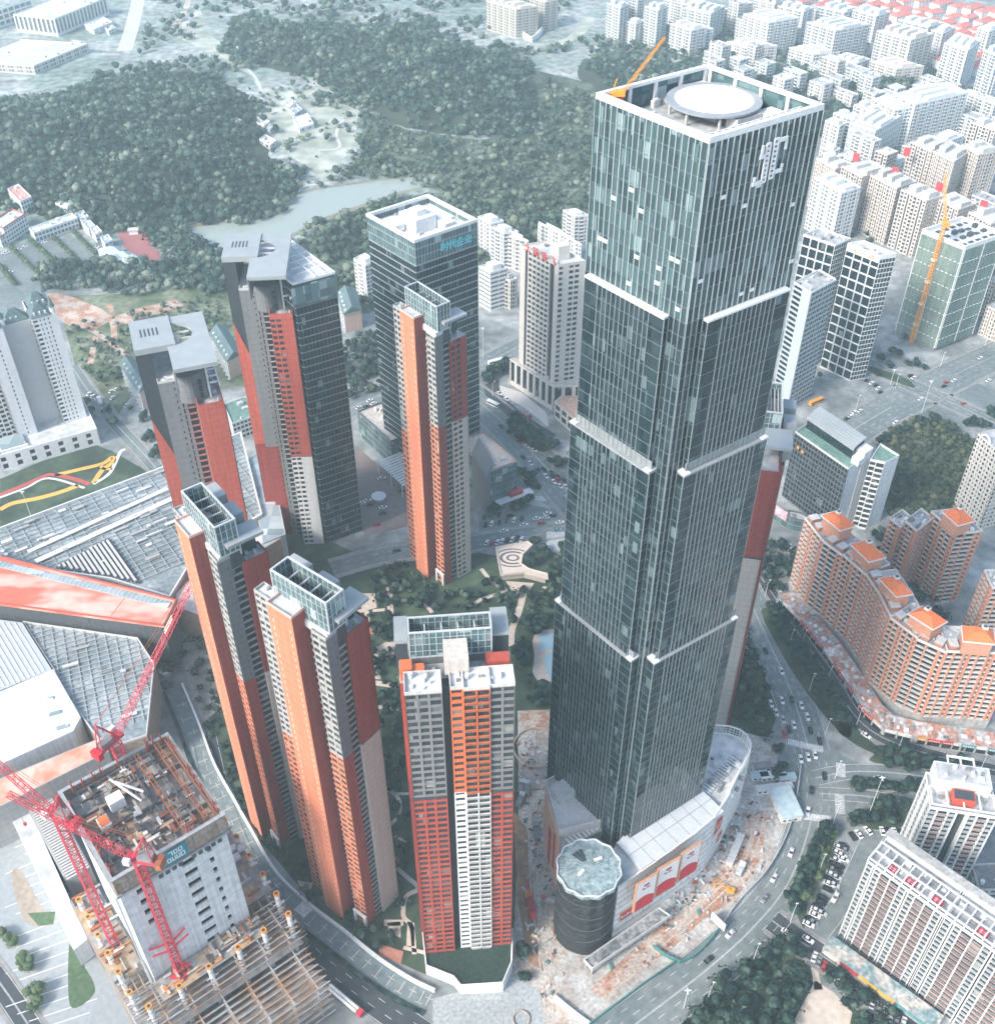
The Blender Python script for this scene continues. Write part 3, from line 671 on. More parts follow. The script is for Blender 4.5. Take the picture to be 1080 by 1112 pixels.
def lattice(parent, name, a, b, w, m, n=None, r=None, name_local=True, taper=.5):
    """square lattice truss between two points"""
    a = Vector(a); b = Vector(b); d = (b-a); L = d.length; d.normalize(); x = d.orthogonal().normalized() if abs(d.z) > .99 else d.cross(Vector((0, 0, 1))).normalized(); y = d.cross(x)
    n = n or max(3, int(L/w/1.2)); r = r or w*.07; mb = MB(); C4 = ((-1, -1), (1, -1), (1, 1), (-1, 1)); pts = []
    for i in range(n+1):
        t = i/n; ww = w*(1-(1-taper)*t)/2; c = a+(b-a)*t; pts.append([c+x*(sx*ww)+y*(sy*ww) for sx, sy in C4])
    for i in range(n):
        for k in range(4):
            mb.tube(pts[i][k], pts[i+1][k], r, 4); mb.tube(pts[i][k], pts[i][(k+1) % 4], r*.7, 3)
            mb.tube(pts[i][k] if (i+k) % 2 else pts[i][(k+1) % 4], pts[i+1][(k+1) % 4] if (i+k) % 2 else pts[i+1][k], r*.7, 3)
    return mb.build(name, m, parent, True)
skyscraper()

def podium():
    q = lambda x, y, z=36: W(*z3(x, y), z)
    th = thing('shopping_mall', 'curved white mall with red billboards round the foot of the glass skyscraper', 'shopping mall', (*q(500, 500), 0)); pool = Pool(th)
    # main curved volume (counter-clockwise)
    front = [q(352, 645), q(420, 600), q(480, 560), q(545, 515), q(620, 462), q(680, 412), q(730, 335), q(765, 262), q(797, 205), q(803, 175), q(790, 145), q(765, 125), q(730, 113), q(672, 108)]
    P = front + [q(640, 190), q(360, 470), q(300, 560)]
    if area(P) < 0: P = P[::-1]
    mb = MB(); mb.prism(P, 0, 35); mb.build('wall', mat('mall_panel', (.74, .75, .75), .5, .06, lines=4.0), th)
    mb = MB(); mb.flat(inset(P, .5), 35.03); mb.build('roof', roofpale, th)
    pw = MB()   # rising white parapet along the curved front
    for i in range(len(front)-1):
        A, B = front[i], front[i+1]; h = 1.5+i*.35 if i < 6 else 5.5; L = math.hypot(B[0]-A[0], B[1]-A[1]); u = nrm((B[0]-A[0], B[1]-A[1])); n = (u[1], -u[0])
        if i < 7: pw.obox(A, u, n, 0, L, -.6, .05, 35.01, 35+h)
        else:
            pw.obox(A, u, n, 0, L, -.5, .05, 40.2, 40.7); pw.obox(A, u, n, 0, L, -.5, .05, 35.01, 35.6)
            for j in range(int(L/1.2)+1): pw.obox(A, u, n, j*1.2, j*1.2+.18, -.4, -.05, 35.6, 40.2)
            for zz in (37.1, 38.6): pw.obox(A, u, n, 0, L, -.3, -.15, zz, zz+.12)
    pw.build('parapet', white, th)
    fl = MB()  # vertical fins on the curved end
    for i in range(6, 11):
        A, B = front[i], front[i+1]; L = math.hypot(B[0]-A[0], B[1]-A[1]); u = nrm((B[0]-A[0], B[1]-A[1])); n = (u[1], -u[0])
        for j in range(int(L/1.6)+1): fl.obox(A, u, n, j*1.6, j*1.6+.2, .0, .45, 3, 35)
        for zz in range(4, 35, 4): fl.obox(A, u, n, 0, L, .0, .25, zz, zz+.25)
    fl.build('curved_fins', steelwhite, th)
    # joints of the front cladding
    jt = MB()
    for i in range(6):
        A, B = front[i], front[i+1]; L = math.hypot(B[0]-A[0], B[1]-A[1]); u = nrm((B[0]-A[0], B[1]-A[1])); n = (u[1], -u[0])
        for zz in (4, 8, 12, 16, 20, 24, 28, 32): jt.obox(A, u, n, 0, L, .0, .08, zz, zz+.22)
        for k in range(3): jt.obox(A, u, n, L*k/3, L*k/3+.2, .0, .07, 4+8*(k % 2), 8+8*(k % 2)); jt.obox(A, u, n, L*(k+.5)/3, L*(k+.5)/3+.2, .0, .07, 20+8*(k % 2), 24+8*(k % 2))
    jt.build('cladding_joint', mat('joint_grey', (.25, .26, .27)), th)
    # billboards
    for k, (a, b_) in enumerate(((403, 469), (477, 547), (556, 620))):
        yb = {403: 685, 477: 628, 556: 580}[a]; yt = {403: 612, 477: 558, 556: 505}[a]
        A = q(a, yt+36, 36); B = q(b_, yt-4, 36); L = math.hypot(B[0]-A[0], B[1]-A[1]); u = nrm((B[0]-A[0], B[1]-A[1])); n = (u[1], -u[0]); A = (A[0]+n[0]*1.2, A[1]+n[1]*1.2)
        fm = MB(); fm.obox(A, u, n, -.3, L+.3, 0, .8, 21.5, 41); bb = fm.build('billboard', mat('billboard_frame', (.5, .24, .12), .6), th)
        s = MB(); s.obox(A, u, n, .1, L-.1, .8, .86, 22, 40.6); s.build('billboard_face', mat('poster_white', (.72, .71, .7), .5, .04), bb)
        s = MB()
        def pt(a_, z): return (A[0]+u[0]*a_+n[0]*.9, A[1]+u[1]*a_+n[1]*.9, z)
        top = [(L-.2-(L-.4)*t/10, 26+4.5*math.sin(PI*(.25+.6*(1-t/10)))) for t in range(11)]
        vs = [pt(.2, 22.2), pt(L-.2, 22.2)] + [pt(*p) for p in top]; s.add(vs, [tuple(range(len(vs)))]); s.build('poster_red', mat('poster_red', (.55, .01, .03), .5, .04), bb)
        s = MB()
        for j in range(4): s.obox(A, u, n, L*.3+j*1.0, L*.3+j*1.0+.7, .86, .95, 35.2, 35.6 if j % 2 else 36.4)
        s.obox(A, u, n, L*.35, L*.62, .86, .95, 37.2, 38.4); s.build('poster_lettering', mat('poster_ink', (.3, .03, .06)), bb)
    # red shop signs low on the wall and one high on the bend
    for (xa, ya, xb, yb, z0, z1) in ((405, 660, 470, 615, 8, 11), (480, 608, 540, 565, 8, 11), (690, 420, 718, 375, 15, 21), (668, 480, 700, 445, 6, 10)):
        A = q(xa, ya-0, 20); B = q(xb, yb, 20)
    for i, t0, t1, z0, z1 in ((0, .3, .95, 10, 15), (1, .1, .9, 10.5, 15), (2, .0, .7, 11, 14), (5, .3, .7, 21, 31), (5, .75, 1.0, 9, 14)):
        A, B = front[i], front[i+1]; L = math.hypot(B[0]-A[0], B[1]-A[1]); u = nrm((B[0]-A[0], B[1]-A[1])); n = (u[1], -u[0])
        s = MB(); s.obox(A, u, n, L*t0-.4, L*t1+.4, .1, .35, z0-.4, z1+.4); o = s.build('sign_frame', mat('sign_gold', (.55, .3, .12), .5), th)
        s = MB(); s.obox(A, u, n, L*t0, L*t1, .35, .5, z0, z1); s.build('shop_sign', mat('sign_red', (.45, .03, .04), .5, .15), o)
        s = MB(); k = max(2, int((t1-t0)*L/1.4))
        for j in range(k): s.obox(A, u, n, L*t0+.3+j*1.3, L*t0+1.1+j*1.3, .5, .58, (z0+z1)/2-.6, (z0+z1)/2+.6-(j % 2)*.5)
        s.build('sign_lettering', mat('poster_white', (.7, .7, .7)), o)
    # roof terrace panels at the foot of the tower
    u = nrm((math.cos(math.radians(36)), math.sin(math.radians(36)))); v = (-u[1], u[0]); A = q(430, 585, 37)
    tp = MB(); tp.obox(A, u, v, 0, 42.5, 0, 14, 35.05, 37.5); tp.build('terrace', mat('terrace_white', (.52, .55, .57), .55, .06), th)
    jn = MB()
    for k in range(6): jn.obox(A, u, v, 6.2*k+6, 6.2*k+6.15, .1, 13.8, 37.503, 37.55)
    jn.obox(A, u, v, 0, 42.5, 6.9, 7.1, 37.503, 37.56); jn.build('terrace_joint', concretedk, th)
    # left wing block and box
    Q = [q(100, 282, 40), q(148, 455, 40), q(310, 415, 40), q(250, 350, 40), q(160, 250, 40)]
    if area(Q) < 0: Q = Q[::-1]
    mb = MB(); mb.prism(Q, 0, 40); mb.ring(Q, 40.003, 41.2, .5); mb.build('left_wing', mat('mall_left_white', (.64, .62, .6), .6, .1, streak=.15), th)
    mb = MB(); mb.obox(q(155, 345, 44), nrm((.8, .6)), nrm((-.6, .8)), 0, 8, 0, 7, 40.01, 44.5); mb.build('lift_house', palewall, th)
    mb = MB(); Q2 = [q(148, 460, 36), q(155, 515, 36), q(300, 445, 36), q(308, 420, 36)]
    if area(Q2) < 0: Q2 = Q2[::-1]
    mb.prism(Q2, 0, 36); mb.build('louvred_block', greypale, th)
    lv = MB(); uu = nrm((Q2[1][0]-Q2[0][0], Q2[1][1]-Q2[0][1]))
    c = (sum(p[0] for p in Q2)/4, sum(p[1] for p in Q2)/4)
    for k in range(9): lv.obox(c, u, v, -7+k*1.7, -6+k*1.7, -2.2, 2.2, 36.02, 36.5)
    lv.build('louvre', white, th)
    # pink side billboard wall along the site road
    A, B = q(95, 370, 28), q(135, 700, 16); A = q(100, 290, 40); B = q(150, 460, 40); uu = nrm((B[0]-A[0], B[1]-A[1])); n = (-uu[1], uu[0])
    A2 = (A[0], A[1]); L = math.hypot(B[0]-A[0], B[1]-A[1]); n = (uu[1], -uu[0]) if (uu[1]*(-1)) > 0 else (-uu[1], uu[0])
    if n[0] > 0: n = (-n[0], -n[1])
    s = MB(); s.obox(A2, uu, n, 2, L+1, .05, .5, 2, 38); s.build('side_billboard', mat('side_pink', (.7, .42, .32), .6, .1), th)
    s = MB(); s.obox(A2, uu, n, L*.45, L*.6, .5, .6, 4, 28); s.obox(A2, uu, n, L*.75, L*.85, .5, .6, 10, 33); s.build('poster_red', mat('sign_red', (.45, .03, .04)), th)
    clutter(th, [q(690, 190), q(780, 230), q(735, 330), q(640, 270)], 35.05, 20, 3, None, 41)
    lv = MB(); A = q(655, 350, 35.4); d = nrm((q(770, 225, 35.4)[0]-A[0], q(770, 225, 35.4)[1]-A[1])); dn = (-d[1], d[0])
    for k in range(18): lv.obox(A, d, dn, k*1.5, k*1.5+.9, 1, 5.5, 35.1, 35.9)
    lv.build('roof_louvre', unitm, th)
    # front canopy
    cn = [q(232, 893, 6), q(262, 925, 6), q(530, 742, 6), q(490, 715, 6)]
    if area(cn) < 0: cn = cn[::-1]
    mb = MB(); mb.prism(cn, 4.6, 6); mb.ring(cn, 6.003, 6.7, .3); mb.build('canopy', palewall, th)
    mb = MB(); mb.flat(inset(cn, .4), 6.05); mb.build('canopy_roof', mat('dirty_roof', (.13, .14, .15), .8, .5, scale=.7, col2=(.3, .3, .3), patch=(.25, .25, .25)), th)
    mb = MB()
    for k in range(6):
        t = k/5; p = (cn[0][0]*(1-t)+cn[1][0]*t, cn[0][1]*(1-t)+cn[1][1]*t)
    for c_ in (inset(cn, .8)): mb.tube((*c_, 0), (*c_, 4.6), .4, 8)
    mb.build('canopy_column', concrete, th)
    # low roof between drum and wall
    # drum wrapped in dark net
    zc_ = 42; dc = W(*z3(250, 577), zc_); R = 11.5
    dm = MB(); nseg = 64; rings = 40; vs = []; rd = random.Random(3)
    for j in range(rings+1):
        for i in range(nseg):
            t = 2*PI*i/nseg; z = zc_-1.5-(zc_-1.5)*j/rings; r = R*(.93+.05*math.cos(12*t)*(1-j/rings)+.02*math.sin(j*1.9)+.012*math.sin(5*t+j))+j*.015
            vs.append((dc[0]+r*math.cos(t), dc[1]+r*math.sin(t), z))
    dm.add(vs, [((j+1)*nseg+i, (j+1)*nseg+(i+1) % nseg, j*nseg+(i+1) % nseg, j*nseg+i) for j in range(rings) for i in range(nseg)])
    o = dm.build('netted_drum', mat('dark_net', (.022, .027, .031), .75, .4, scale=.8, streak=.3), th)
    for j in range(1, 5):
        sn = MB()
        for i in range(nseg):
            t0, t1 = 2*PI*i/nseg, 2*PI*(i+1)/nseg; z = zc_-j*8.1; r = R*.985; s0 = .5*math.sin(3*t0+j); s1 = .5*math.sin(3*t1+j)
            sn.tube((dc[0]+r*math.cos(t0), dc[1]+r*math.sin(t0), z+s0), (dc[0]+r*math.cos(t1), dc[1]+r*math.sin(t1), z+s1), .09, 3)
        sn.build('net_rope', mat('rope_grey', (.12, .13, .14)), o)
    rim = MB(); n = 96; pts = []
    for i in range(n):
        t = 2*PI*i/n; s = abs(((t*12/(2*PI)) % 1)-.5)*2; r = R*(.99+.07*(1-s)); pts.append((dc[0]+r*math.cos(t), dc[1]+r*math.sin(t)))
    rim.prism(pts, zc_-1.8, zc_); rim.build('star_roof', mat('star_roof_m', (.30, .38, .39), .7, .4, scale=.8, col2=(.19, .27, .29), patch=(.35, .35, .35)), th)
    rim = MB(); rim.ring(pts, zc_+.003, zc_+.7, .35); rim.build('star_rim', steelwhite, th)
    st = MB()
    for k in range(24):
        t = 2*PI*k/24; r = R*1.0; st.tube((dc[0], dc[1], zc_+1.2), (dc[0]+r*math.cos(t), dc[1]+r*math.sin(t), zc_+.1), .05, 4)
    st.build('roof_rib', mat('rib_pale', (.38, .46, .47), .5), th)
    vs = [(dc[0]+R*.95*math.cos(2*PI*i/48), dc[1]+R*.95*math.sin(2*PI*i/48), zc_+.05) for i in range(48)]+[(dc[0], dc[1], zc_+1.15)]
    cn_ = MB(); cn_.add(vs, [(i, (i+1) % 48, 48) for i in range(48)]); cn_.build('roof_membrane', mat('star_roof_m', (.4, .5, .5)), th)
    op = MB(); a0 = PI*.62
    for k in range(3):
        t = a0+k*.22; 
        vs = [(dc[0]+r*math.cos(t+w), dc[1]+r*math.sin(t+w), zc_+1.3-r*.06) for r, w in ((2.5, -.05), (7.5, -.08), (7.8, .09), (2.7, .07))]; op.add(vs, [(0, 1, 2, 3)])
    op.build('torn_opening', darkpanel, th)
    for k, (a, b_) in enumerate(((3.5, 3), (-3, -2.5))): boxp(th, 'roof_board', frame2((dc[0]+a, dc[1]+b_), 20+30*k), -1.6, 1.6, -.6, .6, zc_+1.05, zc_+1.25, white)
podium()
# ================================================================== ground, roads, water, hills
def spline(P, n=8):
    """smooth path through world points"""
    out = []
    for i in range(len(P)-1):
        p0 = P[max(0, i-1)]; p1 = P[i]; p2 = P[i+1]; p3 = P[min(len(P)-1, i+2)]
        for k in range(n):
            t = k/n; out.append(tuple(.5*((2*p1[j])+(-p0[j]+p2[j])*t+(2*p0[j]-5*p1[j]+4*p2[j]-p3[j])*t*t+(-p0[j]+3*p1[j]-3*p2[j]+p3[j])*t**3) for j in (0, 1)))
    out.append(tuple(P[-1])); return out
def offs(P, d):
    out = []
    for i in range(len(P)):
        a = P[max(0, i-1)]; b = P[min(len(P)-1, i+1)]; u = nrm((b[0]-a[0], b[1]-a[1])); out.append((P[i][0]-u[1]*d, P[i][1]+u[0]*d))
    return out
def ribbon(mb, P, d0, d1, z, m=0):
    A, B = offs(P, d0), offs(P, d1)
    for i in range(len(P)-1):
        q = [A[i], A[i+1], B[i+1], B[i]]; 
        if area(q) < 0: q = q[::-1]
        mb.add([(*p, z) for p in q], [(0, 1, 2, 3)], m)
def wall_ribbon(mb, P, d0, d1, z0, z1, m=0):
    A, B = offs(P, d0), offs(P, d1)
    for i in range(len(P)-1): mb.prism([A[i], A[i+1], B[i+1], B[i]], z0, z1, m)
def dashes(mb, P, d, z, on=3, gap=5, w=.18):
    s = 0; nxt = 0; Q = offs(P, d)
    for i in range(len(Q)-1):
        L = math.hypot(Q[i+1][0]-Q[i][0], Q[i+1][1]-Q[i][1])
        u, n = uvn(Q[i], Q[i+1])
        while nxt < s+L:
            a = nxt-s; mb.obox(Q[i], u, n, a, a+on, -w/2, w/2, z, z+.01); nxt += on+gap
        s += L
def uvn(A, B): u = nrm((B[0]-A[0], B[1]-A[1])); return u, (u[1], -u[0])
def pw(pts, z=0, zl=None): return [W(*(zl(*p) if zl else p), z) for p in pts]
def zone(name, pts, z, m, zl=None, smooth=False, label=None):
    P = pw(pts, 0, zl); P = spline(P+[P[0]], 5)[:-1] if smooth else P
    mb = MB(); mb.flat(P, z); o = mb.build(name, m); struct(o, label); return P
asphalt = mat('asphalt', (.135, .165, .168), .9, .2, scale=.3, col2=(.18, .205, .205), patch=(.04, .04, .04))
asphalt2 = mat('dark_asphalt', (.05, .058, .066), .9, .18, scale=.3)
pave = mat('pavement', (.26, .26, .25), .9, .15, scale=.5, col2=(.22, .22, .21), patch=(.2, .2, .2))
paint = mat('road_paint', (.55, .56, .55), .8, .3, scale=.8)
city = mat('city_ground', (.185, .205, .205), .9, .35, scale=.15, col2=(.27, .285, .28), patch=(.03, .03, .03))
lawn = mat('lawn', (.032, .055, .036), .95, .35, scale=.15, col2=(.055, .085, .05), patch=(.06, .06, .06))
soil = mat('orange_soil', (.36, .2, .135), .95, .4, scale=.9, col2=(.46, .38, .32), patch=(.13, .13, .13))
site = mat('site_ground', (.42, .39, .35), .95, .35, scale=.7, col2=(.34, .28, .23), patch=(.14, .14, .14))
site2 = mat('site_ground_pale', (.42, .42, .4), .95, .3, scale=.7, col2=(.33, .3, .27), patch=(.13, .13, .13))
scrub = mat('scrub', (.08, .115, .06), .95, .4, scale=.25, col2=(.17, .19, .13), patch=(.05, .05, .05))
path_m = mat('pale_path', (.5, .43, .36), .9, .15, scale=.4)
haze_land = mat('pale_land', (.31, .34, .33), .95, .5, scale=.12, col2=(.17, .22, .2), patch=(.015, .015, .015))
mb = MB(); n = 26; xs = np.linspace(-5000, 5000, n); ys = np.linspace(-600, 7000, n)
for i in range(n-1):
    for j in range(n-1): mb.quad((xs[i], ys[j], 0), (xs[i+1], ys[j], 0), (xs[i+1], ys[j+1], 0), (xs[i], ys[j+1], 0))
struct(mb.build('ground', city))
Z1, Z2, Z3, Z4 = .03, .06, .09, .12
# open land in the far left, behind the hills
zone('open_land', [(-60, 300), (-80, -20), (660, -20), (655, 120), (650, 240), (520, 245), (380, 300), (330, 330), (150, 320)], Z1, haze_land)
# park garden among the residential towers
zone('garden_lawn', [(195, 700), (262, 640), (300, 560), (385, 600), (440, 610), (520, 600), (585, 612), (620, 640), (612, 760), (566, 790), (562, 900), (558, 1050), (480, 1066), (410, 1036), (340, 982), (285, 915), (252, 857), (225, 790)], Z1, lawn)
zone('scrub_field', [(62, 322), (150, 318), (255, 305), (330, 340), (330, 420), (255, 420), (150, 420), (125, 455), (90, 430)], Z2, scrub)
zone('scrub_field', [(958, 470), (1010, 452), (1060, 480), (1075, 520), (1045, 560), (990, 575), (965, 560), (945, 520)], Z2, mat('dark_scrub', (.05, .075, .045), .95, .45, scale=.3, col2=(.1, .12, .075), patch=(.1, .1, .1)))
struct_lawn = zone('park_lawn', [(0, 520), (95, 480), (122, 490), (160, 512), (0, 575)], Z2, lawn)
# river
water_m = bpy.data.materials.new('river_water'); water_m.use_nodes = True; b = water_m.node_tree.nodes['Principled BSDF']
b.inputs['Base Color'].default_value = (.30, .345, .31, 1); b.inputs['Roughness'].default_value = .16
riv = [(186, 250), (233, 243), (287, 228), (333, 209), (380, 201), (440, 193), (478, 192), (455, 203), (430, 209), (390, 223), (352, 236), (325, 250), (300, 262), (262, 285), (235, 286), (200, 262)]
P = pw(riv); P = spline(P+[P[0]], 4)[:-1]; mb = MB(); mb.flat(P, Z3); struct(mb.build('river', water_m))
Pb = inset(P if area(P) > 0 else P[::-1], -5); mb = MB(); mb.flat(Pb, Z2); struct(mb.build('river_bank', mat('bank_soil', (.2, .2, .15), .95, .3)))
under = mat('wood_floor', (.045, .065, .045), .95, .4, scale=.15, col2=(.1, .13, .095), patch=(.03, .03, .03))
zone('wood_floor', [(385, 115), (440, 140), (520, 152), (590, 140), (575, 75), (620, 85), (720, 110), (720, 245), (640, 262), (560, 262), (500, 215), (430, 192), (375, 190), (392, 165), (395, 125)], Z1+.012, under)
zone('wood_floor', [(290, 300), (352, 240), (392, 226), (440, 212), (500, 207), (560, 230), (660, 240), (640, 266), (590, 270), (530, 290), (400, 340), (340, 340)], Z1+.024, under)
# roads: name, points in the photo, half width, lanes
ROADS = {}
def road(name, pts, hw, lanes=4, zl=None, m=None, walk=2.5, z=Z3, label=None, ext=()):
    P = spline(pw(pts, 0, zl), 8); ROADS[name] = P; mb = MB(); ribbon(mb, P, -hw, hw, z); struct(mb.build('road', m or asphalt))
    if walk:
        mb = MB(); wall_ribbon(mb, P, hw+.02, hw+walk, 0, .16); wall_ribbon(mb, P, -hw-walk, -hw-.02, 0, .16); struct(mb.build('pavement', pave))
    mb = MB()
    if lanes > 1:
        for k in range(1, lanes):
            d = -hw+2*hw*k/lanes
            if lanes % 2 == 0 and k == lanes//2:
                wall = [(-.25, -.1), (.1, .25)]
                for a, b_ in wall: ribbon(mb, P, d+a, d+b_, z+.02)
            else: dashes(mb, P, d, z+.02)
    ribbon(mb, P, hw-.45, hw-.25, z+.02); ribbon(mb, P, -hw+.25, -hw+.45, z+.02)
    struct(mb.build('lane_marking', paint)); return P
road('boulevard', [(780, 560), (802, 625), (831, 690), (856, 745), (874, 800), (884, 850), (878, 900), (855, 960), (815, 1010), (765, 1055), (700, 1105), (640, 1150)], 9.5, 6, walk=0)
road('service', [(800, 590), (835, 640), (868, 690), (900, 735), (935, 785), (985, 812), (1085, 838), (1130, 846)], 3.6, 2, walk=1.5, m=asphalt2)
road('cross', [(885, 845), (930, 838), (1000, 843), (1100, 862)], 4.2, 2, walk=0, z=Z3+.012)
road('cross_lower', [(890, 862), (940, 865), (1000, 875), (1100, 895)], 3.6, 2, walk=0, z=Z3+.012)
road('side', [(838, 1000), (868, 1022), (910, 1050), (960, 1085), (1010, 1120)], 5.2, 2, walk=1.5, m=asphalt2, z=Z3+.006)
road('parking_lane', [(975, 893), (950, 905), (930, 945), (910, 985), (885, 1018)], 4.0, 1, walk=0, z=Z3+.018)
road('avenue', [(470, 400), (505, 425), (545, 458), (590, 505), (625, 545), (680, 600)], 12, 6, walk=2)
road('cross_street', [(360, 618), (420, 602), (500, 592), (560, 582), (640, 570)], 6, 3, walk=2, z=Z3+.006)
road('north_avenue', [(300, 505), (345, 470), (385, 441), (430, 424), (520, 397), (570, 373), (640, 345)], 9, 4, walk=2, z=Z3+.012)
road('west_road', [(78, 398), (100, 430), (130, 465), (165, 503), (185, 530)], 4.5, 2, walk=1.5)
road('east_avenue', [(880, 498), (929, 465), (975, 438), (1030, 410), (1085, 384), (1150, 355)], 13, 6, walk=2)
road('east_cross', [(925, 385), (960, 405), (1007, 426), (1060, 450), (1120, 480)], 7, 4, walk=2, z=Z3+.006)
road('bottom_road', [(222, 800), (236, 860), (260, 925), (298, 990), (339, 1034), (375, 1064), (414, 1093), (475, 1135)], 5.4, 3, walk=0, m=asphalt2)
road('left_road', [(-30, 1030), (0, 1068), (30, 1112), (60, 1160)], 4, 2, walk=1.5, m=asphalt2)
road('far_road', [(135, 55), (143, 30), (150, 0), (155, -20)], 8, 2, walk=0, m=mat('far_concrete', (.5, .5, .48), .9, .1))
road('far_road', [(208, -20), (202, 8), (185, 35)], 3.5, 1, walk=0, m=path_m)
# intersection pads
for nm, pts in (('junction', [(845, 808), (905, 815), (945, 835), (925, 885), (862, 895), (840, 860)]), ('junction', zh_pts := [zh(430, 560), zh(560, 590), zh(700, 560), zh(904, 640), zh(904, 760), zh(700, 760), zh(500, 700), zh(420, 640)])):
    mb = MB(); mb.flat(pw(pts), Z3+.025); struct(mb.build(nm, asphalt))
def zebra(a, b, n, w, ln, z=Z4+.01):
    A, B = W(*a), W(*b); u, v = uvn(A, B); L = math.hypot(B[0]-A[0], B[1]-A[1]); mb = MB()
    for k in range(n): mb.obox(A, u, v, L*k/n, L*k/n+w, -ln/2, ln/2, z, z+.01)
    struct(mb.build('crosswalk', paint))
zebra(z2(118, 85), z2(245, 115), 22, .55, 3.5); zebra(z2(160, 355), z2(275, 370), 20, .55, 3.5)
zebra(z2(310, 165), z2(310, 215), 10, .5, 4); zebra(z2(305, 280), z2(308, 350), 12, .5, 4); zebra(zg(740, 745), zg(800, 750), 9, .6, 4)
zebra(z8(350, 680), z8(385, 712), 10, .5, 5)
# green islands
def island(pts, zl=None, m=None, name='planted_island'):
    P = pw(pts, 0, zl); P = spline(P+[P[0]], 4)[:-1]; mb = MB(); mb.prism(P, 0, .28); o = mb.build('kerbed_island', pave); struct(o)
    Q = inset(P if area(P) > 0 else P[::-1], .4); mb = MB(); mb.flat(Q, .31); struct(mb.build('island_grass', m or lawn)); return P
isl = [island([(345, 238), (420, 228), (600, 240), (610, 262), (420, 262), (350, 250)], z2), island([(300, 0), (370, 40), (440, 100), (480, 125), (460, 140), (380, 110), (300, 50)], z2),
       island([(430, 130), (700, 175), (720, 195), (430, 165)], z2), island([(120, 620), (200, 470), (235, 385), (285, 395), (290, 450), (250, 560), (200, 640), (180, 770), (140, 700)], z2),
       island([(345, 360), (480, 300), (570, 330), (560, 400), (430, 410)], z2), island([(840, 660), (862, 700), (895, 745), (925, 790), (915, 800), (880, 760), (850, 715), (825, 665)]),
       island([(640, 430), (690, 415), (800, 500), (810, 540), (760, 560), (640, 480)], zg), island([(430, 545), (560, 590), (600, 620), (585, 630), (430, 570)], zh)]
park = zone('park_lawn', [(843, 1010), (880, 1045), (885, 1075), (960, 1112), (960, 1160), (700, 1160), (735, 1100), (790, 1055)], Z2, lawn)
zone('park_path', [(860, 1112), (885, 1065), (905, 1078), (925, 1100), (920, 1125), (860, 1130)], Z3, path_m)
zone('park_path', [(880, 1050), (887, 1052), (893, 1075), (884, 1075)], Z3, path_m)
zone('park_lawn', [(790, 640), (812, 650), (850, 760), (835, 800), (800, 800), (780, 790), (770, 700)], Z2, lawn)
zone('park_lawn', [(560, 600), (620, 600), (620, 660), (560, 660)], Z2, lawn)
# site ground round the mall
zone('site_ground', [(562, 772), (612, 770), (612, 850), (606, 1000), (640, 1060), (655, 1160), (480, 1160), (500, 1085), (556, 1055), (563, 900)], Z2, site)
zone('site_ground', [(806, 795), (825, 800), (866, 836), (858, 885), (834, 955), (795, 1002), (735, 1046), (640, 1107), (620, 1112), (600, 1060), (640, 1000), (780, 900)], Z2+.006, site2)
zone('site_soil', [(812, 885), (832, 880), (828, 930), (800, 975), (762, 1000), (730, 1030), (655, 1085), (640, 1075), (700, 1020), (770, 960), (795, 920)], Z3, soil)
zone('site_soil', [(565, 775), (612, 772), (612, 790), (570, 792)], Z3, soil)
zone('site_pad', zlp := [(595, 800), (640, 800), (640, 850), (600, 860)], Z3, site2)
zone('site_soil', [(557, 880), (572, 900), (582, 1000), (590, 1055), (574, 1045), (562, 980)], Z3, mat('brown_soil', (.27, .16, .1), .95, .35, scale=.3))
zone('plaza_pad', [(470, 1085), (560, 1060), (585, 1075), (600, 1160), (470, 1160)], Z3+.01, mat('plaza_pale', (.34, .37, .37), .9, .25, scale=.8))
for zz, pts in ((.0, [(578, 800), (584, 870), (590, 960), (592, 1040), (600, 1110)]), (.03, [(586, 830), (580, 900), (585, 990), (600, 1060)])): P = spline(pw(pts), 8); mb = MB(); ribbon(mb, P, -2.6, -1.9, Z4+.01+zz); ribbon(mb, P, .2, .9, Z4+.01+zz); struct(mb.build('wheel_track', mat('track_pale', (.4, .37, .33), .95, .4, scale=.8)))
for pts in ([(828, 880), (812, 935), (775, 975), (735, 1010), (680, 1055)],): P = spline(pw(pts), 8); mb = MB(); ribbon(mb, P, -1.6, -.9, Z4+.01); ribbon(mb, P, .6, 1.3, Z4+.01); struct(mb.build('wheel_track', mat('track_pale', (.56, .54, .5))))
# plaza at bottom left, striped paving
pz = zone('plaza', [(-60, 900), (30, 890), (95, 1000), (150, 1112), (150, 1160), (-10, 1160), (-5, 1075)], Z2, mat('plaza_paving', (.3, .33, .34), .85, .1, scale=.5))
mb = MB(); A, B = W(0, 905), W(110, 1085); u, v = uvn(A, B)
for k in range(26):
    q0, q1 = W(0, 880+k*12), W(95+k*2, 835+k*12)
    uu, vv = uvn(q0, q1); mb.obox(q0, uu, vv, 2+(k % 3)*4, 34-(k % 4)*3, -.18, .18, Z3, Z3+.02)
struct(mb.build('paving_stripe', mat('stripe_white', (.66, .68, .68), .8)))
zone('lens_bed', [(12, 948), (22, 945), (45, 985), (60, 1000), (48, 1006), (30, 1003), (18, 980)], Z4, mat('lens_paving', (.33, .28, .23), .9, .2, scale=.4), smooth=True)
zone('lens_bed', [(75, 1025), (92, 1050), (103, 1078), (78, 1095), (74, 1060)], Z4, mat('grass_bright', (.075, .125, .065), .95, .3, scale=.5), smooth=True)
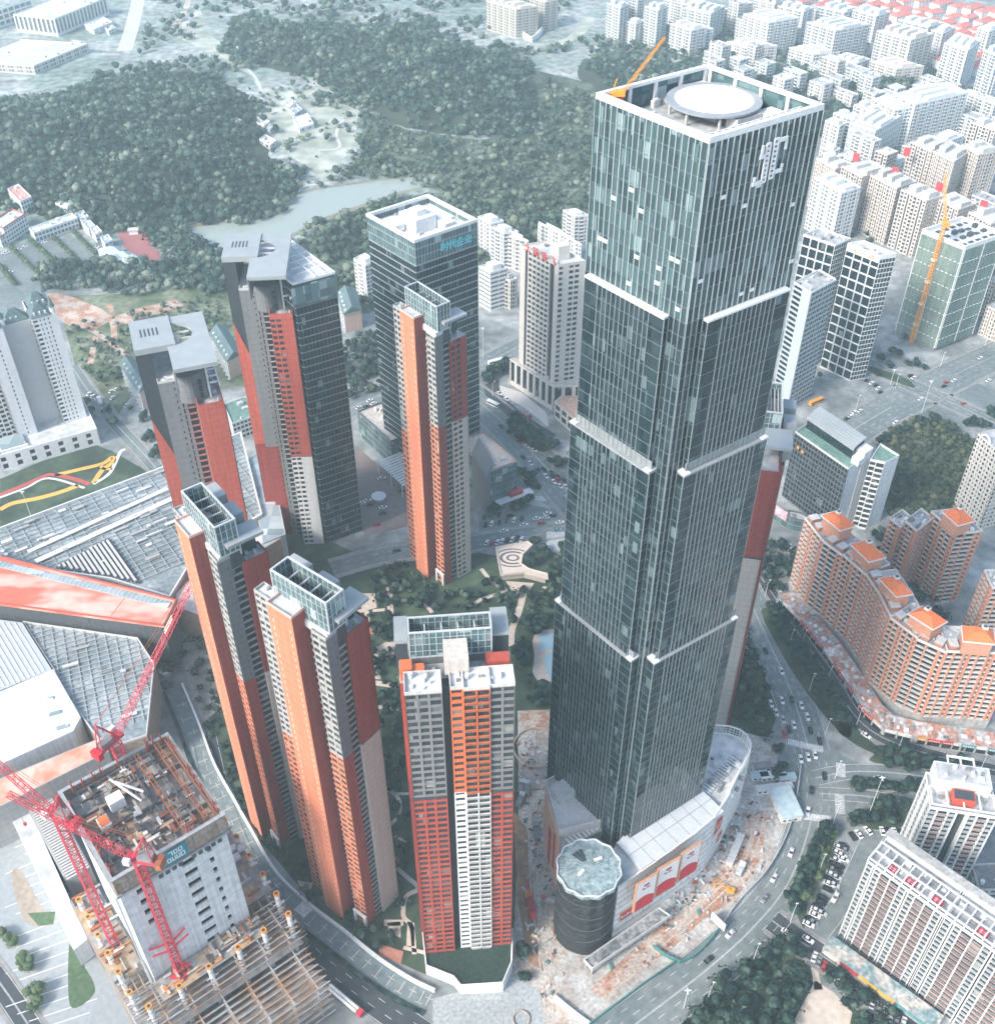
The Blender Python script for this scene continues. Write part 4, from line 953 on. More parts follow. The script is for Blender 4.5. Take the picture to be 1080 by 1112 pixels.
zone('lens_bed', [(30, 992), (60, 990), (58, 1004), (42, 1006)], Z4+.01, mat('grass_bright', (.07, .13, .05)))
# parking walk and white wall round the estate
SW = [(198, 745), (215, 785), (232, 830), (252.8, 868), (273.7, 905), (300.6, 950), (339, 987), (375, 1014), (411, 1043), (447, 1066), (472, 1078)]
P = spline(pw(SW), 6); mb = MB(); ribbon(mb, P, -7.8, 0, Z3+.02); struct(mb.build('parking_walk', mat('walk_teal', (.16, .2, .205), .9, .2, scale=.4)))
mb = MB(); Q = offs(P, -5)
for i in range(2, len(P)-1):
    if i % 2: u, v = uvn(P[i], P[i+1]); mb.obox(P[i], u, v, 0, .22, 1.2, 6, Z4, Z4+.01); mb.obox(P[i], u, v, -1.4, 1.6, 5.8, 6.0, Z4, Z4+.01) if i % 4 == 1 else mb.obox(P[i], u, v, -1.4, 1.6, 2.8, 3.0, Z4, Z4+.01)
struct(mb.build('parking_bay_line', mat('bay_cream', (.6, .57, .48), .8)))
mb = MB(); wall_ribbon(mb, P, -.3, .6, 0, 2.2); tag(mb.build('garden_wall', white), 'long white curved boundary wall between the estate garden and the parking walk', 'wall')
mb = MB(); wall_ribbon(mb, P, -9.6, -8, 0, .9); tag(mb.build('hedge', fol_near), 'low dark hedge strip between the parking walk and the bottom road', 'hedge')
# garden paths, pool, plazas
def path(pts, w, zl=None, m=None, z=Z3):
    P = spline(pw(pts, 0, zl), 6); mb = MB(); ribbon(mb, P, -w/2, w/2, z); struct(mb.build('garden_path', m or path_m)); return P
path([(250, 415), (330, 420), (380, 450), (400, 475)], 2, zp); path([(640, 260), (700, 330), (760, 360), (700, 390), (640, 410), (600, 440)], 2.2, zp); path([(845, 390), (820, 480), (790, 560), (785, 640)], 3.4, zp)
path([(940, 350), (1020, 370), (1060, 390)], 2, zp); path([(110, 930), (260, 955)], 2, zp); path([(100, 815), (250, 835)], 3, zp)
path([(20, 480), (80, 470), (80, 600)], 2.5, zp); path([(190, 350), (200, 500)], 3.0, zp); path([(110, 465), (170, 460)], 2, zp)
path([(645, 250), (690, 270), (715, 300), (715, 350), (670, 400)], 1.6, z8); path([(700, 275), (760, 275)], 1.4, z8); path([(670, 415), (740, 450)], 1.4, z8)
path([(700, 540), (745, 580), (785, 620), (740, 650), (730, 720), (760, 760), (770, 860)], 1.8, z8); path([(660, 745), (730, 745)], 2.6, z8); path([(730, 835), (830, 860)], 1.5, z8)
for pts in ([(745, 740), (770, 745), (770, 830), (740, 830)], [(345, 590), (400, 600), (395, 625), (350, 610)], [(670, 745), (720, 740), (720, 800), (680, 780)]): zone('terrace_paving', pts, Z3, path_m, z8)
for pts in ([(75, 620), (135, 640), (225, 590), (215, 680), (130, 690), (90, 660)], [(85, 710), (140, 740), (150, 800), (90, 800)], [(40, 380), (130, 380), (130, 450), (60, 470)], [(760, 320), (900, 330), (860, 390), (800, 385)]): zone('terrace_paving', pts, Z3+.01, path_m, zp)
zone('red_paving', [(640, 820), (730, 850), (720, 895), (640, 860)], Z3, mat('red_paving', (.45, .2, .14), .9, .15), z8); zone('red_paving', [(65, 538), (120, 535), (120, 580), (65, 580)], Z4, mat('red_paving', (.45, .2, .14)), zp)
zone('red_paving', [(680, 490), (718, 515), (690, 545)], Z4, mat('red_paving', (.45, .2, .14)), z8)
zone('pool_deck', [(905, 560), (1000, 555), (1020, 600), (1020, 850), (940, 840), (890, 770), (900, 680), (890, 620)], Z3, path_m, zp)
pm_ = bpy.data.materials.new('pool_water'); pm_.use_nodes = True; b = pm_.node_tree.nodes['Principled BSDF']; b.inputs['Base Color'].default_value = (.3, .45, .5, 1); b.inputs['Roughness'].default_value = .08
zone('pool_water', [(912, 580), (960, 572), (1018, 605), (1022, 650), (960, 655), (920, 650), (930, 620)], Z4, pm_, zp, True); zone('pool_water', [(950, 680), (1015, 670), (1020, 820), (985, 800), (955, 750)], Z4, pm_, zp, True)
# striped amphitheatre pads by the round garden at the end of the mall
zone('drop_off_plaza', [(22, 530), (110, 610), (210, 680), (240, 820), (230, 860), (60, 900), (30, 800), (20, 640)], Z3+.03, mat('drop_off_brown', (.2, .16, .15), .9, .15, scale=.3), zg)
zone('plaza_paving', [(790, 880), (885, 880), (880, 990), (790, 950)], Z3+.03, mat('plaza_pale', (.45, .48, .48)), zg)
zone('forecourt', [(505, 245+0), (1, 1)] and [zg(600, 290), zg(690, 320), zg(790, 400), zg(800, 460), zg(700, 380), zg(610, 330)], Z3+.03, mat('forecourt_cream', (.55, .52, .48), .9, .1))
zone('forecourt_road', [zg(535, 290), zg(600, 270), zg(600, 320), zg(700, 410), zg(830, 490), zg(800, 520), zg(640, 420), zg(545, 330)], Z3+.035, asphalt2)
zone('parking_lot', [zg(520, 790), zg(720, 770), zg(880, 800), zg(880, 860), zg(520, 880)], Z3+.02, asphalt)
zone('forecourt', [(195, 700), (225, 690), (300, 640), (300, 700), (250, 760), (215, 790)], Z2+.01, pave)
# parking field with hedge rows, upper left
zone('car_park', [(0, 275), (30, 262), (85, 258), (128, 285), (100, 305), (40, 330), (0, 345)], Z2+.01, asphalt)
zone('red_court', [(127, 252), (160, 250), (166, 268), (184, 284), (165, 287), (150, 280), (135, 268)], Z3, mat('red_court_m', (.30, .11, .11), .9, .2))
zone('ochre_soil', [(42, 320), (60, 318), (78, 322), (110, 335), (125, 345), (100, 360), (72, 352), (60, 340)], Z3, soil); zone('ochre_soil', [(118, 346), (150, 335), (190, 325), (200, 332), (160, 345), (125, 355)], Z3, soil)
for pts in ([(108, 340), (122, 350), (124, 375)], [(88, 352), (110, 365), (140, 388), (150, 400)], [(104, 365), (98, 395)], [(122, 340), (118, 330)]): path(pts, 4, m=soil, z=Z4)
# painted playground loops by the white classical tower
pth = lambda pts, w, m: path(pts, w, zc, m, Z4)
yel = mat('loop_yellow', (.7, .38, .08), .8, .1); rdm = mat('loop_red', (.42, .08, .07), .8, .1)
pth([(-20, 935), (80, 895), (170, 855), (210, 848), (280, 862), (350, 885)], 3, rdm); pth([(215, 850), (300, 830), (400, 805), (440, 780), (440, 800), (400, 830), (365, 880)], 3, yel); pth([(0, 985), (50, 960), (150, 940), (240, 915), (305, 890)], 3.4, yel)
pth([(395, 810), (405, 825), (440, 825)], 2, yel); pth([(-20, 945), (100, 900), (190, 862), (330, 900)], 1.6, white); pth([(365, 885), (430, 840), (470, 760), (490, 750)], 2, white)
# far pale land patches
for pts in ([(183, 35), (218, 10), (225, 35), (262, 62), (285, 95), (330, 100), (345, 60), (390, 105), (385, 160), (350, 195), (310, 165), (285, 145), (292, 110), (270, 80)],):
    zone('clearing', pts, Z2, mat('clearing_m', (.30, .33, .27), .95, .25, scale=.05, col2=(.38, .4, .35), patch=(.05, .05, .05)))
path([(183, 36), (205, 22), (218, 9)], 7, m=mat('far_concrete', (.5, .5, .48))); path([(256, 62), (278, 85), (285, 110), (280, 132)], 3, m=mat('far_concrete', (.5, .5, .48)))
path([(290, 190), (330, 200), (358, 198)], 3, m=mat('far_concrete', (.5, .5, .48))); path([(372, 130), (365, 145), (368, 160), (345, 163)], 3, m=mat('far_concrete', (.5, .5, .48)))
path([(640, 18), (620, 42), (560, 58)], 14, m=mat('clearing_m', (.3, .33, .27)), z=Z4)
# hills, each raised smoothly from its own outline
HILLS = []
def hill(pts, hmax, run):
    P = pw(pts); P = spline(P+[P[0]], 4)[:-1]; HILLS.append((np.array(P), hmax, run))
    A = np.array(P); x0, y0 = A.min(0); x1, y1 = A.max(0); st = 14;  xs = np.arange(x0-st, x1+st, st); ys = np.arange(y0-st, y1+st, st)
    X, Y = np.meshgrid(xs, ys); D = sdist(X.ravel(), Y.ravel(), A).reshape(X.shape); Zh = np.where(D > 0, hmax*(1-np.exp(-(np.maximum(D, 0)/run)**1.3))*(1+.22*np.sin(X*.017+1)*np.cos(Y*.021)+.12*np.sin(X*.041-Y*.035)), -1.0)
    mb = MB(); ny, nx = X.shape; mb.v = [(float(X[j, i]), float(Y[j, i]), float(Zh[j, i])) for j in range(ny) for i in range(nx)]
    for j in range(ny-1):
        for i in range(nx-1):
            if max(Zh[j, i], Zh[j+1, i], Zh[j, i+1], Zh[j+1, i+1]) > -.5: mb.f.append((j*nx+i, j*nx+i+1, (j+1)*nx+i+1, (j+1)*nx+i)); mb.m.append(0)
    struct(mb.build('hill', mat('hill_soil', (.035, .05, .035), .95, .3)))
def sdist(x, y, A):
    """signed distance to polygon A, positive inside"""
    B = np.roll(A, -1, 0); d = np.full(x.shape, 1e9); ins = np.zeros(x.shape, bool)
    for (ax, ay), (bx, by) in zip(A, B):
        ex, ey = bx-ax, by-ay; t = np.clip(((x-ax)*ex+(y-ay)*ey)/(ex*ex+ey*ey+1e-9), 0, 1); d = np.minimum(d, np.hypot(x-ax-t*ex, y-ay-t*ey))
        c = ((ay > y) != (by > y)) & (x < (bx-ax)*(y-ay)/(by-ay+1e-12)+ax); ins ^= c
    return np.where(ins, d, -d)
def ground_h(x, y):
    h = np.zeros_like(x)
    for A, hm, run in HILLS: D = sdist(x, y, A); h = np.maximum(h, np.where(D > 0, hm*(1-np.exp(-(np.maximum(D, 0)/run)**1.3))*(1+.22*np.sin(x*.017+1)*np.cos(y*.021)+.12*np.sin(x*.041-y*.035)), 0))
    return h
HP1 = [(-60, 238), (20, 225), (70, 246), (130, 252), (190, 243), (235, 240), (287, 226), (328, 206), (300, 175), (282, 145), (280, 115), (262, 98), (235, 86), (185, 84), (120, 92), (60, 108), (-60, 138)]
HP2 = [(238, 40), (275, 70), (345, 85), (400, 118), (440, 138), (520, 148), (580, 140), (583, 100), (572, 80), (540, 60), (460, 35), (400, 35), (330, 30), (262, 20)]
HP3 = [(622, 80), (660, 102), (760, 120), (900, 150), (960, 110), (1000, 118), (985, 90), (870, 80), (760, 70), (700, 66), (640, 62)]
hill(HP1, 38, 110); hill(HP2, 44, 110); hill(HP3, 10, 40)
HP4 = [(410, 150), (480, 158), (560, 160), (640, 140), (640, 230), (600, 240), (520, 240), (470, 215), (420, 175)]
# ================================================================== the other buildings
def sign(text, A, u, z, h, m, parent, off=.35, n=None, depth=.25, gap=1.15, name='sign_lettering'):
    """raised characters on a wall that starts at A and runs along u"""
    n = n or (u[1], -u[0]); k = 0
    for ch in text:
        cu = bpy.data.curves.new('t', 'FONT'); cu.body = ch; cu.size = h*1.2; cu.extrude = depth/2; cu.offset = h*.012
        t = bpy.data.objects.new('t', cu); me = t.to_mesh(); vs = []; o0 = k*h*gap
        for v in me.vertices:
            a = v.co.x+o0; vs.append((A[0]+u[0]*a+n[0]*(off+v.co.z), A[1]+u[1]*a+n[1]*(off+v.co.z), z+v.co.y))
        fs = [tuple(p.vertices) for p in me.polygons]; t.to_mesh_clear(); bpy.data.objects.remove(t); bpy.data.curves.remove(cu)
        mb = MB(); mb.add(vs, fs); mb.build(name, m, parent); k += 1
def uv(A, B): u = nrm((B[0]-A[0], B[1]-A[1])); return u, (u[1], -u[0])
GRID = dict(fh=3.2, dep=.4, pw=.6, sh=1.1, bays=[(3.4, 'w')])
BAL = dict(fh=3.0, dep=.5, pw=.5, sh=1.0, bd=1.0, bays=[(3.2, 'w'), (3.6, 'b'), (3.0, 'w')])
CURT = dict(fh=4.0, dep=.2, pw=.14, sh=.4, bays=[(1.9, 'w')])
def block(label, cat, P, z, st, ms, name='apartment_block', group=None, cap=100, z0=0, par=1.1, roof=None, cl=6, pm=None, clm=None):
    if len(P) == 3: P = para(*P, z)
    c = (sum(p[0] for p in P)/len(P), sum(p[1] for p in P)/len(P)); th = thing(name, label, cat, (*c, 0), group); pool = Pool(th)
    section(th, pool, P, z0, z, st, ms, 'wall', roof=roof, parapet=par, pm=pm)
    if cl: clutter(th, P, z, cl, 3.5, clm)
    pool.finish(cap); th['P'] = 0; del th['P']
    return th, P, pool
G_OFF = 'office towers'
# dark glass block joined to the slab-roofed tower
m_dk = dict(wall=darkpanel, pier=mat('mullion_dark', (.10, .12, .13), .4), span=mat('spandrel_pale', (.23, .27, .28), .4), glass=gl_dark)
th, P, _ = block('dark glass office block with a pale roof, joined to the slab-roofed grey tower', 'office block', [(-92, 440.3), (-74, 451), (-100, 485), (-118, 475)], 157, dict(CURT, sh=.5), m_dk, 'office_block', cap=100, pm=white, roof=roofpale, cl=0)
mb = MB(); 
for k in range(7): u_, n_ = uv(P[1], P[2]); mb.obox(P[1], u_, n_, 2+k*5.6, 2.4+k*5.6, -15, -1, 158.2, 158.6)
for k in (-5, -10): mb.obox(P[1], u_, n_, 1, 42, k, k+.4, 158.6, 159)
mb.build('roof_beam', steelwhite, th)
u_, n_ = uv(P[0], P[1]); mb = MB(); mb.obox(P[0], u_, n_, -1, 21, 0, .4, 146, 156); mb.build('crown_screen', gl_teal, th)
# tall dark tower
m_dk2 = dict(wall=darkpanel, pier=mat('mullion_dark', (.1, .12, .13), .4), span=mat('spandrel_light', (.26, .32, .33), .4), glass=gl_dark)
Pd = para((398, 234), (450, 263), (518, 240), 152); c = (-20, 495)
th = thing('office_tower', 'tall dark glass office tower with a white roof rim and a turquoise rooftop sign', 'office tower', (*c, 0)); pool = Pool(th)
section(th, pool, Pd, 0, 139, dict(CURT, sh=.7, fh=4.1), m_dk2, 'wall', parapet=0)
section(th, pool, Pd, 139.02, 152, dict(CURT, fh=4.3), dict(m_dk2, pier=mat('mullion_pale', (.35, .4, .41), .4), glass=gl_teal), 'crown_wall', parapet=1.0, pm=white, roof=roofpale, roofz=148.5)
mb = MB(); mb.ring([tuple(p) for p in inset(Pd, -.25)], 151.6, 153.2, 1.6); mb.build('roof_rim', white, th)
c0, u_, v_ = Pd[0], *[nrm((Pd[1][0]-Pd[0][0], Pd[1][1]-Pd[0][1]))]*1, nrm((Pd[3][0]-Pd[0][0], Pd[3][1]-Pd[0][1]))
mb = MB(); mb.obox(c0, u_, v_, 10, 22, 12, 26, 148.55, 156); mb.obox(c0, u_, v_, 13, 19, 15, 21, 156.02, 159); mb.obox(c0, u_, v_, 23, 29, 6, 14, 148.55, 152.5); mb.obox(c0, u_, v_, 4, 9, 20, 31, 148.55, 152); mb.build('plant_room', white, th)
clutter(th, Pd, 148.55, 12, 3, unitm, 50)
sgm = mat('sign_turquoise', (.12, .62, .68), .4, .03)
sign('时代企业', (c0[0]+u_[0]*15, c0[1]+u_[1]*15), u_, 142.5, 4.2, sgm, th)
pool.finish()
# its two low podiums
m_pod = dict(wall=palewall, pier=mat('mullion_dark', (.1, .12, .13)), span=mat('spandrel_pale', (.23, .27, .28)), glass=gl_teal)
block('low glass podium with a flat pale roof left of the dark office tower', 'podium building', [(380+30/3.707, 340+400/3.707), (380+165/3.707, 340+520/3.707), (380+290/3.707, 340+470/3.707)], 18, CURT, m_pod, 'podium_building', cap=60, roof=mat('podium_roof', (.5, .46, .42), .8, .2), cl=5)
th, P, _ = block('angular glass and grey podium on the street corner, right of the cream-fronted residential tower', 'podium building', [zg(430, 520), zg(562, 640), zg(672, 600)], 24.8, CURT, m_pod, 'podium_building', cap=60, roof=mat('podium_roof', (.5, .46, .42), .8, .2), cl=6, pm=mat('terracotta_trim', (.4, .3, .25)))
f = frame2(P[0], 0); mb = MB(); Q = para(zg(490, 560), zg(548, 665), zg(577, 600), 27); mb.prism(Q, 0, 27); mb.build('corner_block', greywall, th)
u_, n_ = uv(P[0], P[1]); mb = MB(); mb.obox(P[0], u_, n_, 12, 20, .3, 3, 3.5, 6); mb.build('shop_sign', mat('sign_red', (.45, .03, .04)), th)
mb = MB(); mb.obox(P[0], u_, n_, 3, 26, .2, 5, 2.8, 3.3); mb.build('entrance_canopy', white, th)
# striped entrance canopy
A, B, D = W(*zg(110, 600), 9), W(*zg(215, 700), 9), W(*zg(225, 610), 9); th = thing('entrance_canopy', 'pale slatted canopy over the driveway beside the podium', 'canopy', (*A, 0))
u_, n_ = uv(A, B); mb = MB(); L_ = math.hypot(B[0]-A[0], B[1]-A[1])
for k in range(12): mb.obox(A, u_, (-n_[0], -n_[1]), k*L_/12, (k+.62)*L_/12, 0, 16, 9, 9.4)
mb.build('slats', steelwhite, th); mb = MB()
for k in (0, 6, 11): mb.obox(A, u_, (-n_[0], -n_[1]), k*L_/12, k*L_/12+.5, 0, .5, 0, 9)
mb.build('columns', steelwhite, th)

# white tower with red characters
z = HT(442.7, 289.7); Pl = para((564.7, 268), (606.4, 289.7), (635.6, 285), z)
m_w = dict(wall=mat('cream_wall', (.6, .57, .53), .7, .08, streak=.1), glass=wing2)
th = thing('office_tower', 'cream office tower with red characters above its roof edge', 'office tower', (*Pl[0], 0)); pool = Pool(th)
stl = dict(fh=3.5, dep=.4, pw=.9, sh=1.5, bays=[(3, 'x'), (2.2, 'd'), (2.6, 'w'), (2.6, 'w'), (2.6, 'w'), (2.6, 'w'), (2.6, 'w'), (3.4, 'd'), (2.2, 'x')], rep=False)
str_ = dict(fh=3.5, dep=.4, pw=.8, sh=1.5, bays=[(2.6, 'w'), (2.4, 'x'), (2.8, 'w'), (2.8, 'w'), (2.6, 'x')], rep=False)
section(th, pool, Pl, 0, z, [str_, GRID, str_, stl], m_w, 'wall', parapet=1.5, roof=roofpale)
u_, v_ = uv(Pl[3], Pl[0])[0], uv(Pl[0], Pl[1])[0]; sign('土国香飞', (Pl[3][0]+u_[0]*4, Pl[3][1]+u_[1]*4), u_, z+.3, 4.6, mat('sign_red2', (.62, .06, .03), .5), th, gap=1.55)
mb = MB(); mb.obox(Pl[0], u_, (-v_[0]*-1, v_[1]), -14, -7, 5, 12, z+.02, z+9); mb.build('lift_house', m_w['wall'], th)
clutter(th, Pl, z, 8, 3, None, 61); pool.finish()
zp_ = 18; Pp = para((557, 392), zc(0, 0) and (600, 442-22), (650, 425), zp_)
Pp = [(p[0], p[1]) for p in (W(600.7, 424, zp_), W(648, 452-22, zp_), W(655, 395, zp_), W(559, 391, zp_))]
Pp = para((558.5, 392), (601.5, 419), (640, 440-22), zp_)
block('cream stone podium with a tall porch under the cream office tower', 'podium building', inset(Pp, -1.5), zp_, dict(fh=17, dep=1.2, pw=2.2, sh=3, bays=[(6, 'w')]), dict(wall=mat('cream_wall', (.6, .57, .53)), glass=gl_dark), 'podium_building', cap=30, cl=4, roof=mat('podium_roof', (.5, .46, .42)))
block('low pinkish terrace annexe right of the cream office tower', 'annexe', [(602, 437), (630, 462), (655, 440)], 11, dict(fh=5, dep=.5, pw=2, sh=1.5, bays=[(7, 'w')]), dict(wall=mat('cream_wall', (.6, .57, .53)), glass=gl_dark), 'annexe', cap=20, cl=5, roof=mat('pink_terrace', (.5, .32, .24), .8, .2))

# grid-fronted offices on the right
m_g = dict(wall=mat('office_white', (.6, .63, .64), .5, .06), glass=gl_dark); SG = dict(fh=3.4, dep=.5, pw=.6, sh=.8, bays=[(2.6, 'w'), (2.6, 'w')]); SD = dict(fh=3.4, dep=.2, pw=.15, sh=.6, bays=[(2.2, 'w')])
z = HT(414, 281.7)
th, P, _ = block('grid-fronted office tower with a faded orange sign along its top edge', 'office tower', [zh(345, 95), zh(470, 145), zh(530, 135)], z, [SD, SD, SD, dict(fh=6.8, dep=.6, pw=.7, sh=.9, bays=[(5.2, 'w')])], m_g, 'office_tower', G_OFF, par=2.5, pm=white)
u_, n_ = uv(P[3], P[0]); mb = MB(); mb.obox(P[3], u_, n_, .3, 22.8, .02, .5, z-2.4, z+2.6); mb.build('sign_board', white, th); sign('上海市中心国', (P[3][0]+u_[0]*1.5, P[3][1]+u_[1]*1.5), u_, z-1.3, 2.6, mat('sign_faded', (.7, .3, .2)), th, off=.6)
block('grid-fronted office tower half hidden behind the one with the orange sign', 'office tower', [zh(180, 55), zh(300, 95), zh(360, 70)], z+1, [dict(fh=3.4, dep=.2, pw=.15, sh=.6, bays=[(2.2, 'w')]), SD, SD, dict(fh=6.8, dep=.6, pw=.7, sh=.9, bays=[(5.2, 'w')])], m_g, 'office_tower', G_OFF, pm=white)
z = HT(447, 319)
block('slim pale office tower close to the right side of the glass skyscraper', 'office tower', [zh(145, 235), zh(210, 275), zh(305, 225)], z, [dict(fh=3.4, dep=.3, pw=.3, sh=1.0, bays=[(1.6, 'w'), (2.4, 'w')]), SD, SD, dict(fh=3.4, dep=.6, pw=1.2, sh=1.2, bays=[(7, 'w'), (6, 'x')], rep=False)], dict(wall=mat('office_blue', (.42, .48, .5), .5, .06), glass=gl_dark), 'office_tower', G_OFF, pm=white)
# netted tower
z = HT(382.4, 272); P = para((999.8, 253), (1047, 272), (1090, 257), z); net = mat('scaffold_net', (.15, .21, .19), .9, .25, scale=.9, streak=.25, col2=(.2, .26, .22), patch=(.2, .2, .03))
th = thing('building_under_construction', 'office block wrapped in green scaffold netting with an open roof', 'construction building', (*P[0], 0))
mb = MB(); mb.prism(P, 3, z); mb.build('netting', net, th)
mb = MB(); mb.ring(P, z+.01, z+3, 1.0)
for i in range(4):
    u_, n_ = uv(P[i], P[(i+1) % 4]); L_ = math.hypot(P[(i+1) % 4][0]-P[i][0], P[(i+1) % 4][1]-P[i][1])
    for k in range(1, 8): 
        for a in np.arange(1, L_-1.5, 3.2): mb.obox(P[i], u_, n_, a, a+1.8, .02, .35, k*z/8+a*.0, k*z/8+.3)
    for a in (0.2, L_*.5, L_-.8): mb.obox(P[i], u_, n_, a, a+.5, .02, .3, 3, z)
mb.build('scaffold_strip', white, th)
mb = MB(); u_, n_ = uv(P[0], P[1]); v_ = (-n_[0], -n_[1])
for i in range(5):
    for j in range(4): mb.obox(P[0], u_, v_, 4+i*6.5, 7.5+i*6.5, 4+j*7, 6.6+j*7, z+.03, z+.6+(i*j % 3))
mb.build('roof_opening', darkpanel, th); r = MB(); r.flat(inset(P, .8), z+.02); r.build('roof', roofpale, th)
mb = MB(); mb.prism(inset(P, 1.5), 0, 3); mb.build('ground_floor', concretedk, th)
A = P[3]; u_, n_ = uv(P[3], P[0]); p = (A[0]+u_[0]*15+n_[0]*2.2, A[1]+u_[1]*15+n_[1]*2.2)
cr = thing('tower_crane', 'orange tower crane climbing the front of the green-netted block', 'crane', (*p, 0))
lattice(cr, 'mast', (0, 0, 0), (0, 0, z+14), 2.2, craneyel, 46, taper=1, r=.2)
lattice(cr, 'jib', (0, 0, z+14), (-5, 9, z+42), 1.5, craneyel, 14, r=.15)
mb = MB(); mb.box(-1.6, 1.6, -4.5, 1.4, z+12.2, z+15); mb.build('cab', craneyel, cr, True)
mb = MB(); 
for zz in (14, 30, 46, 62): mb.box(-1.6, 1.6, -.8, 2.2, zz, zz+.9)
mb.build('wall_tie', white, cr, True)

# hotel with green roofs
z = HT(572.7, 503.7); Ph = para(zh(150, 800), zh(350, 940), zh(398, 905), z)
m_h = dict(wall=mat('hotel_dark', (.06, .07, .08), .6, .1), span=mat('hotel_frame', (.1, .115, .125), .5), pier=mat('hotel_frame', (.1, .115, .125)), glass=gl_dark)
th = thing('hotel', 'dark-fronted hotel slab with green roofs and white end walls', 'hotel', (*Ph[0], 0)); pool = Pool(th)
hw = dict(wall=whitewall, glass=wing2)
section(th, pool, Ph, 0, z, [None, GRID, None, dict(fh=3.4, dep=.5, pw=.5, sh=.7, bays=[(2.1, 'w')])], [hw, hw, hw, m_h], 'wall', roof=roofgreen, parapet=1.2, pm=palewall)
Pw = para(zh(425, 930), zh(488, 917), zh(542, 890), z+1)
A, B = W(*zh(432, 905), z+1), W(*zh(488, 917), z+1); Pw = [A, B, W(*zh(542, 890), z+1), W(*zh(470, 845), z+1)]
if area(Pw) < 0: Pw = Pw[::-1]
i0 = 0
section(th, pool, Pw, 0, z+1, [dict(fh=3.4, dep=.5, pw=.4, sh=.9, bd=.8, bays=[(2.4, 'w'), (3.2, 'b')]), None, GRID, None], hw, 'rear_wing_wall', roof=roofgreen, parapet=1.2)
u_, v_ = uv(Ph[3], Ph[0])[0], uv(Ph[0], Ph[1])[0]
mb = MB(); mb.obox(Ph[3], u_, v_, 1, 34, 8.5, 19, z+.02, z+6); mb.build('upper_storey', gl_dark, th)
mb = MB(); n_ = 8
for k in range(n_):
    t0, t1 = k/n_, (k+1)/n_; a = PI*.5*t0; b = PI*.5*t1
    mb.obox(Ph[3], u_, v_, .5, 34.5, 19.5-12*math.sin(b), 19.5-12*math.sin(a), z+6.02+2.4*math.cos(b), z+6.5+2.4*math.cos(b))
mb.build('curved_roof', slabmet, th)
mb = MB(); mb.obox(Ph[0], u_, v_, -5, 1, 12, 20, 0, z+5); mb.obox(Ph[0], u_, v_, -3, 2, 6, 11, z+.02, z+4); mb.build('lift_tower', whitewall, th); pool.finish()
for k, (px_, py_) in enumerate((zh(172, 900), zh(232, 1075))):
    pass
u_, n_ = uv(Ph[3], Ph[0])
for a, zz in ((3.5, z-8), (7.0, z-8.5)):
    mb = MB(); mb.obox(Ph[3], u_, n_, a, a+1.6, .3, .6, zz, zz+1.6); mb.build('sign_light', mat('sign_orange', (.8, .3, .05)), th)
# low shopfront with pink screen at the foot of the hotel
Q = para(zr(70, 175), zr(130, 215), zr(230, 235), 8)
th, P, _ = block('low shop building with a pink picture screen at the foot of the hotel', 'shop building', Q, 8, CURT, m_pod, 'shop_building', cap=20, cl=5)
u_, n_ = uv(P[3], P[0]); mb = MB(); mb.obox(P[3], u_, n_, 1, 9, .1, .5, 5, 11); mb.build('picture_screen', mat('screen_pink', (.75, .25, .35), .4, .3, scale=.5, col2=(.7, .6, .62), patch=(.3, .3, .4)), th)

# cream tower at the right edge
z = 50; P = [W(*t, z) for t in ((1063, 480), (1070, 492), (1110, 500), (1100, 470))]
f = frame2(W(1046, 470, z), -71); 
A = W(1061, 472, z); f = frame2(A, -70)
Pq = [f(0, 0), f(22, 0), f(22, 24), f(0, 24)]
th, P, _ = block('cream apartment tower with an arched top at the right edge of the photo', 'apartment tower', Pq, z, dict(fh=3, dep=.4, pw=.7, sh=1.2, bays=[(2.2, 'w'), (2.4, 's')]), dict(wall=mat('cream_tower', (.56, .54, .5), .7, .08, streak=.1), glass=wing), 'apartment_tower', cl=4)
arch = MB(); vs = [f(6+4*math.cos(t), -.2) + (z+4*math.sin(t),) for t in np.linspace(0, PI, 13)] + [f(6+3*math.cos(t), -.2) + (z+3*math.sin(t),) for t in np.linspace(PI, 0, 13)]
vb = [f(6+4*math.cos(t), .4) + (z+4*math.sin(t),) for t in np.linspace(0, PI, 13)] + [f(6+3*math.cos(t), .4) + (z+3*math.sin(t),) for t in np.linspace(PI, 0, 13)]
arch.add(vs+vb, [tuple([i, i+1, 24-i, 25-i]) for i in range(12)] + [(i, i+26, i+27, i+1) for i in range(12)]); arch.build('arch', white, th)

# orange terraced residence
z = 47.5; S_OR = dict(fh=3.0, dep=1.1, pw=.7, sh=.6, bd=.45, rail=.75, pout=.2, bays=[(3.0, 'b'), (3.6, 'b'), (2.4, 's')])
m_or = dict(wall=mat('res_orange', (.48, .23, .16), .75, .1, streak=.1), pier=mat('res_orange_pier', (.56, .27, .18), .75, .1), span=mat('res_sand', (.55, .53, .5), .7), balc=mat('res_rail', (.58, .57, .55), .6), glass=wing)
fr = [W(*zr(*q), z) for q in ((180, 215), (247, 300), (318, 352), (400, 425), (450, 500), (490, 580), (590, 655), (700, 705), (876, 712), (960, 722))]
OL = ['orange brick apartment block at the upper left end of the curved orange terrace', 'second orange brick block from the upper left in the curved terrace', 'third orange brick block of the curved terrace, where the row starts to bend',
      'orange brick block on the bend of the curved terrace, with rounded balconies', 'orange brick block after the bend of the terrace, facing the road', 'orange brick block at the lower right end of the curved terrace']
segs = [(0, 2), (2, 3), (3, 5), (5, 6), (6, 7), (7, 9)]
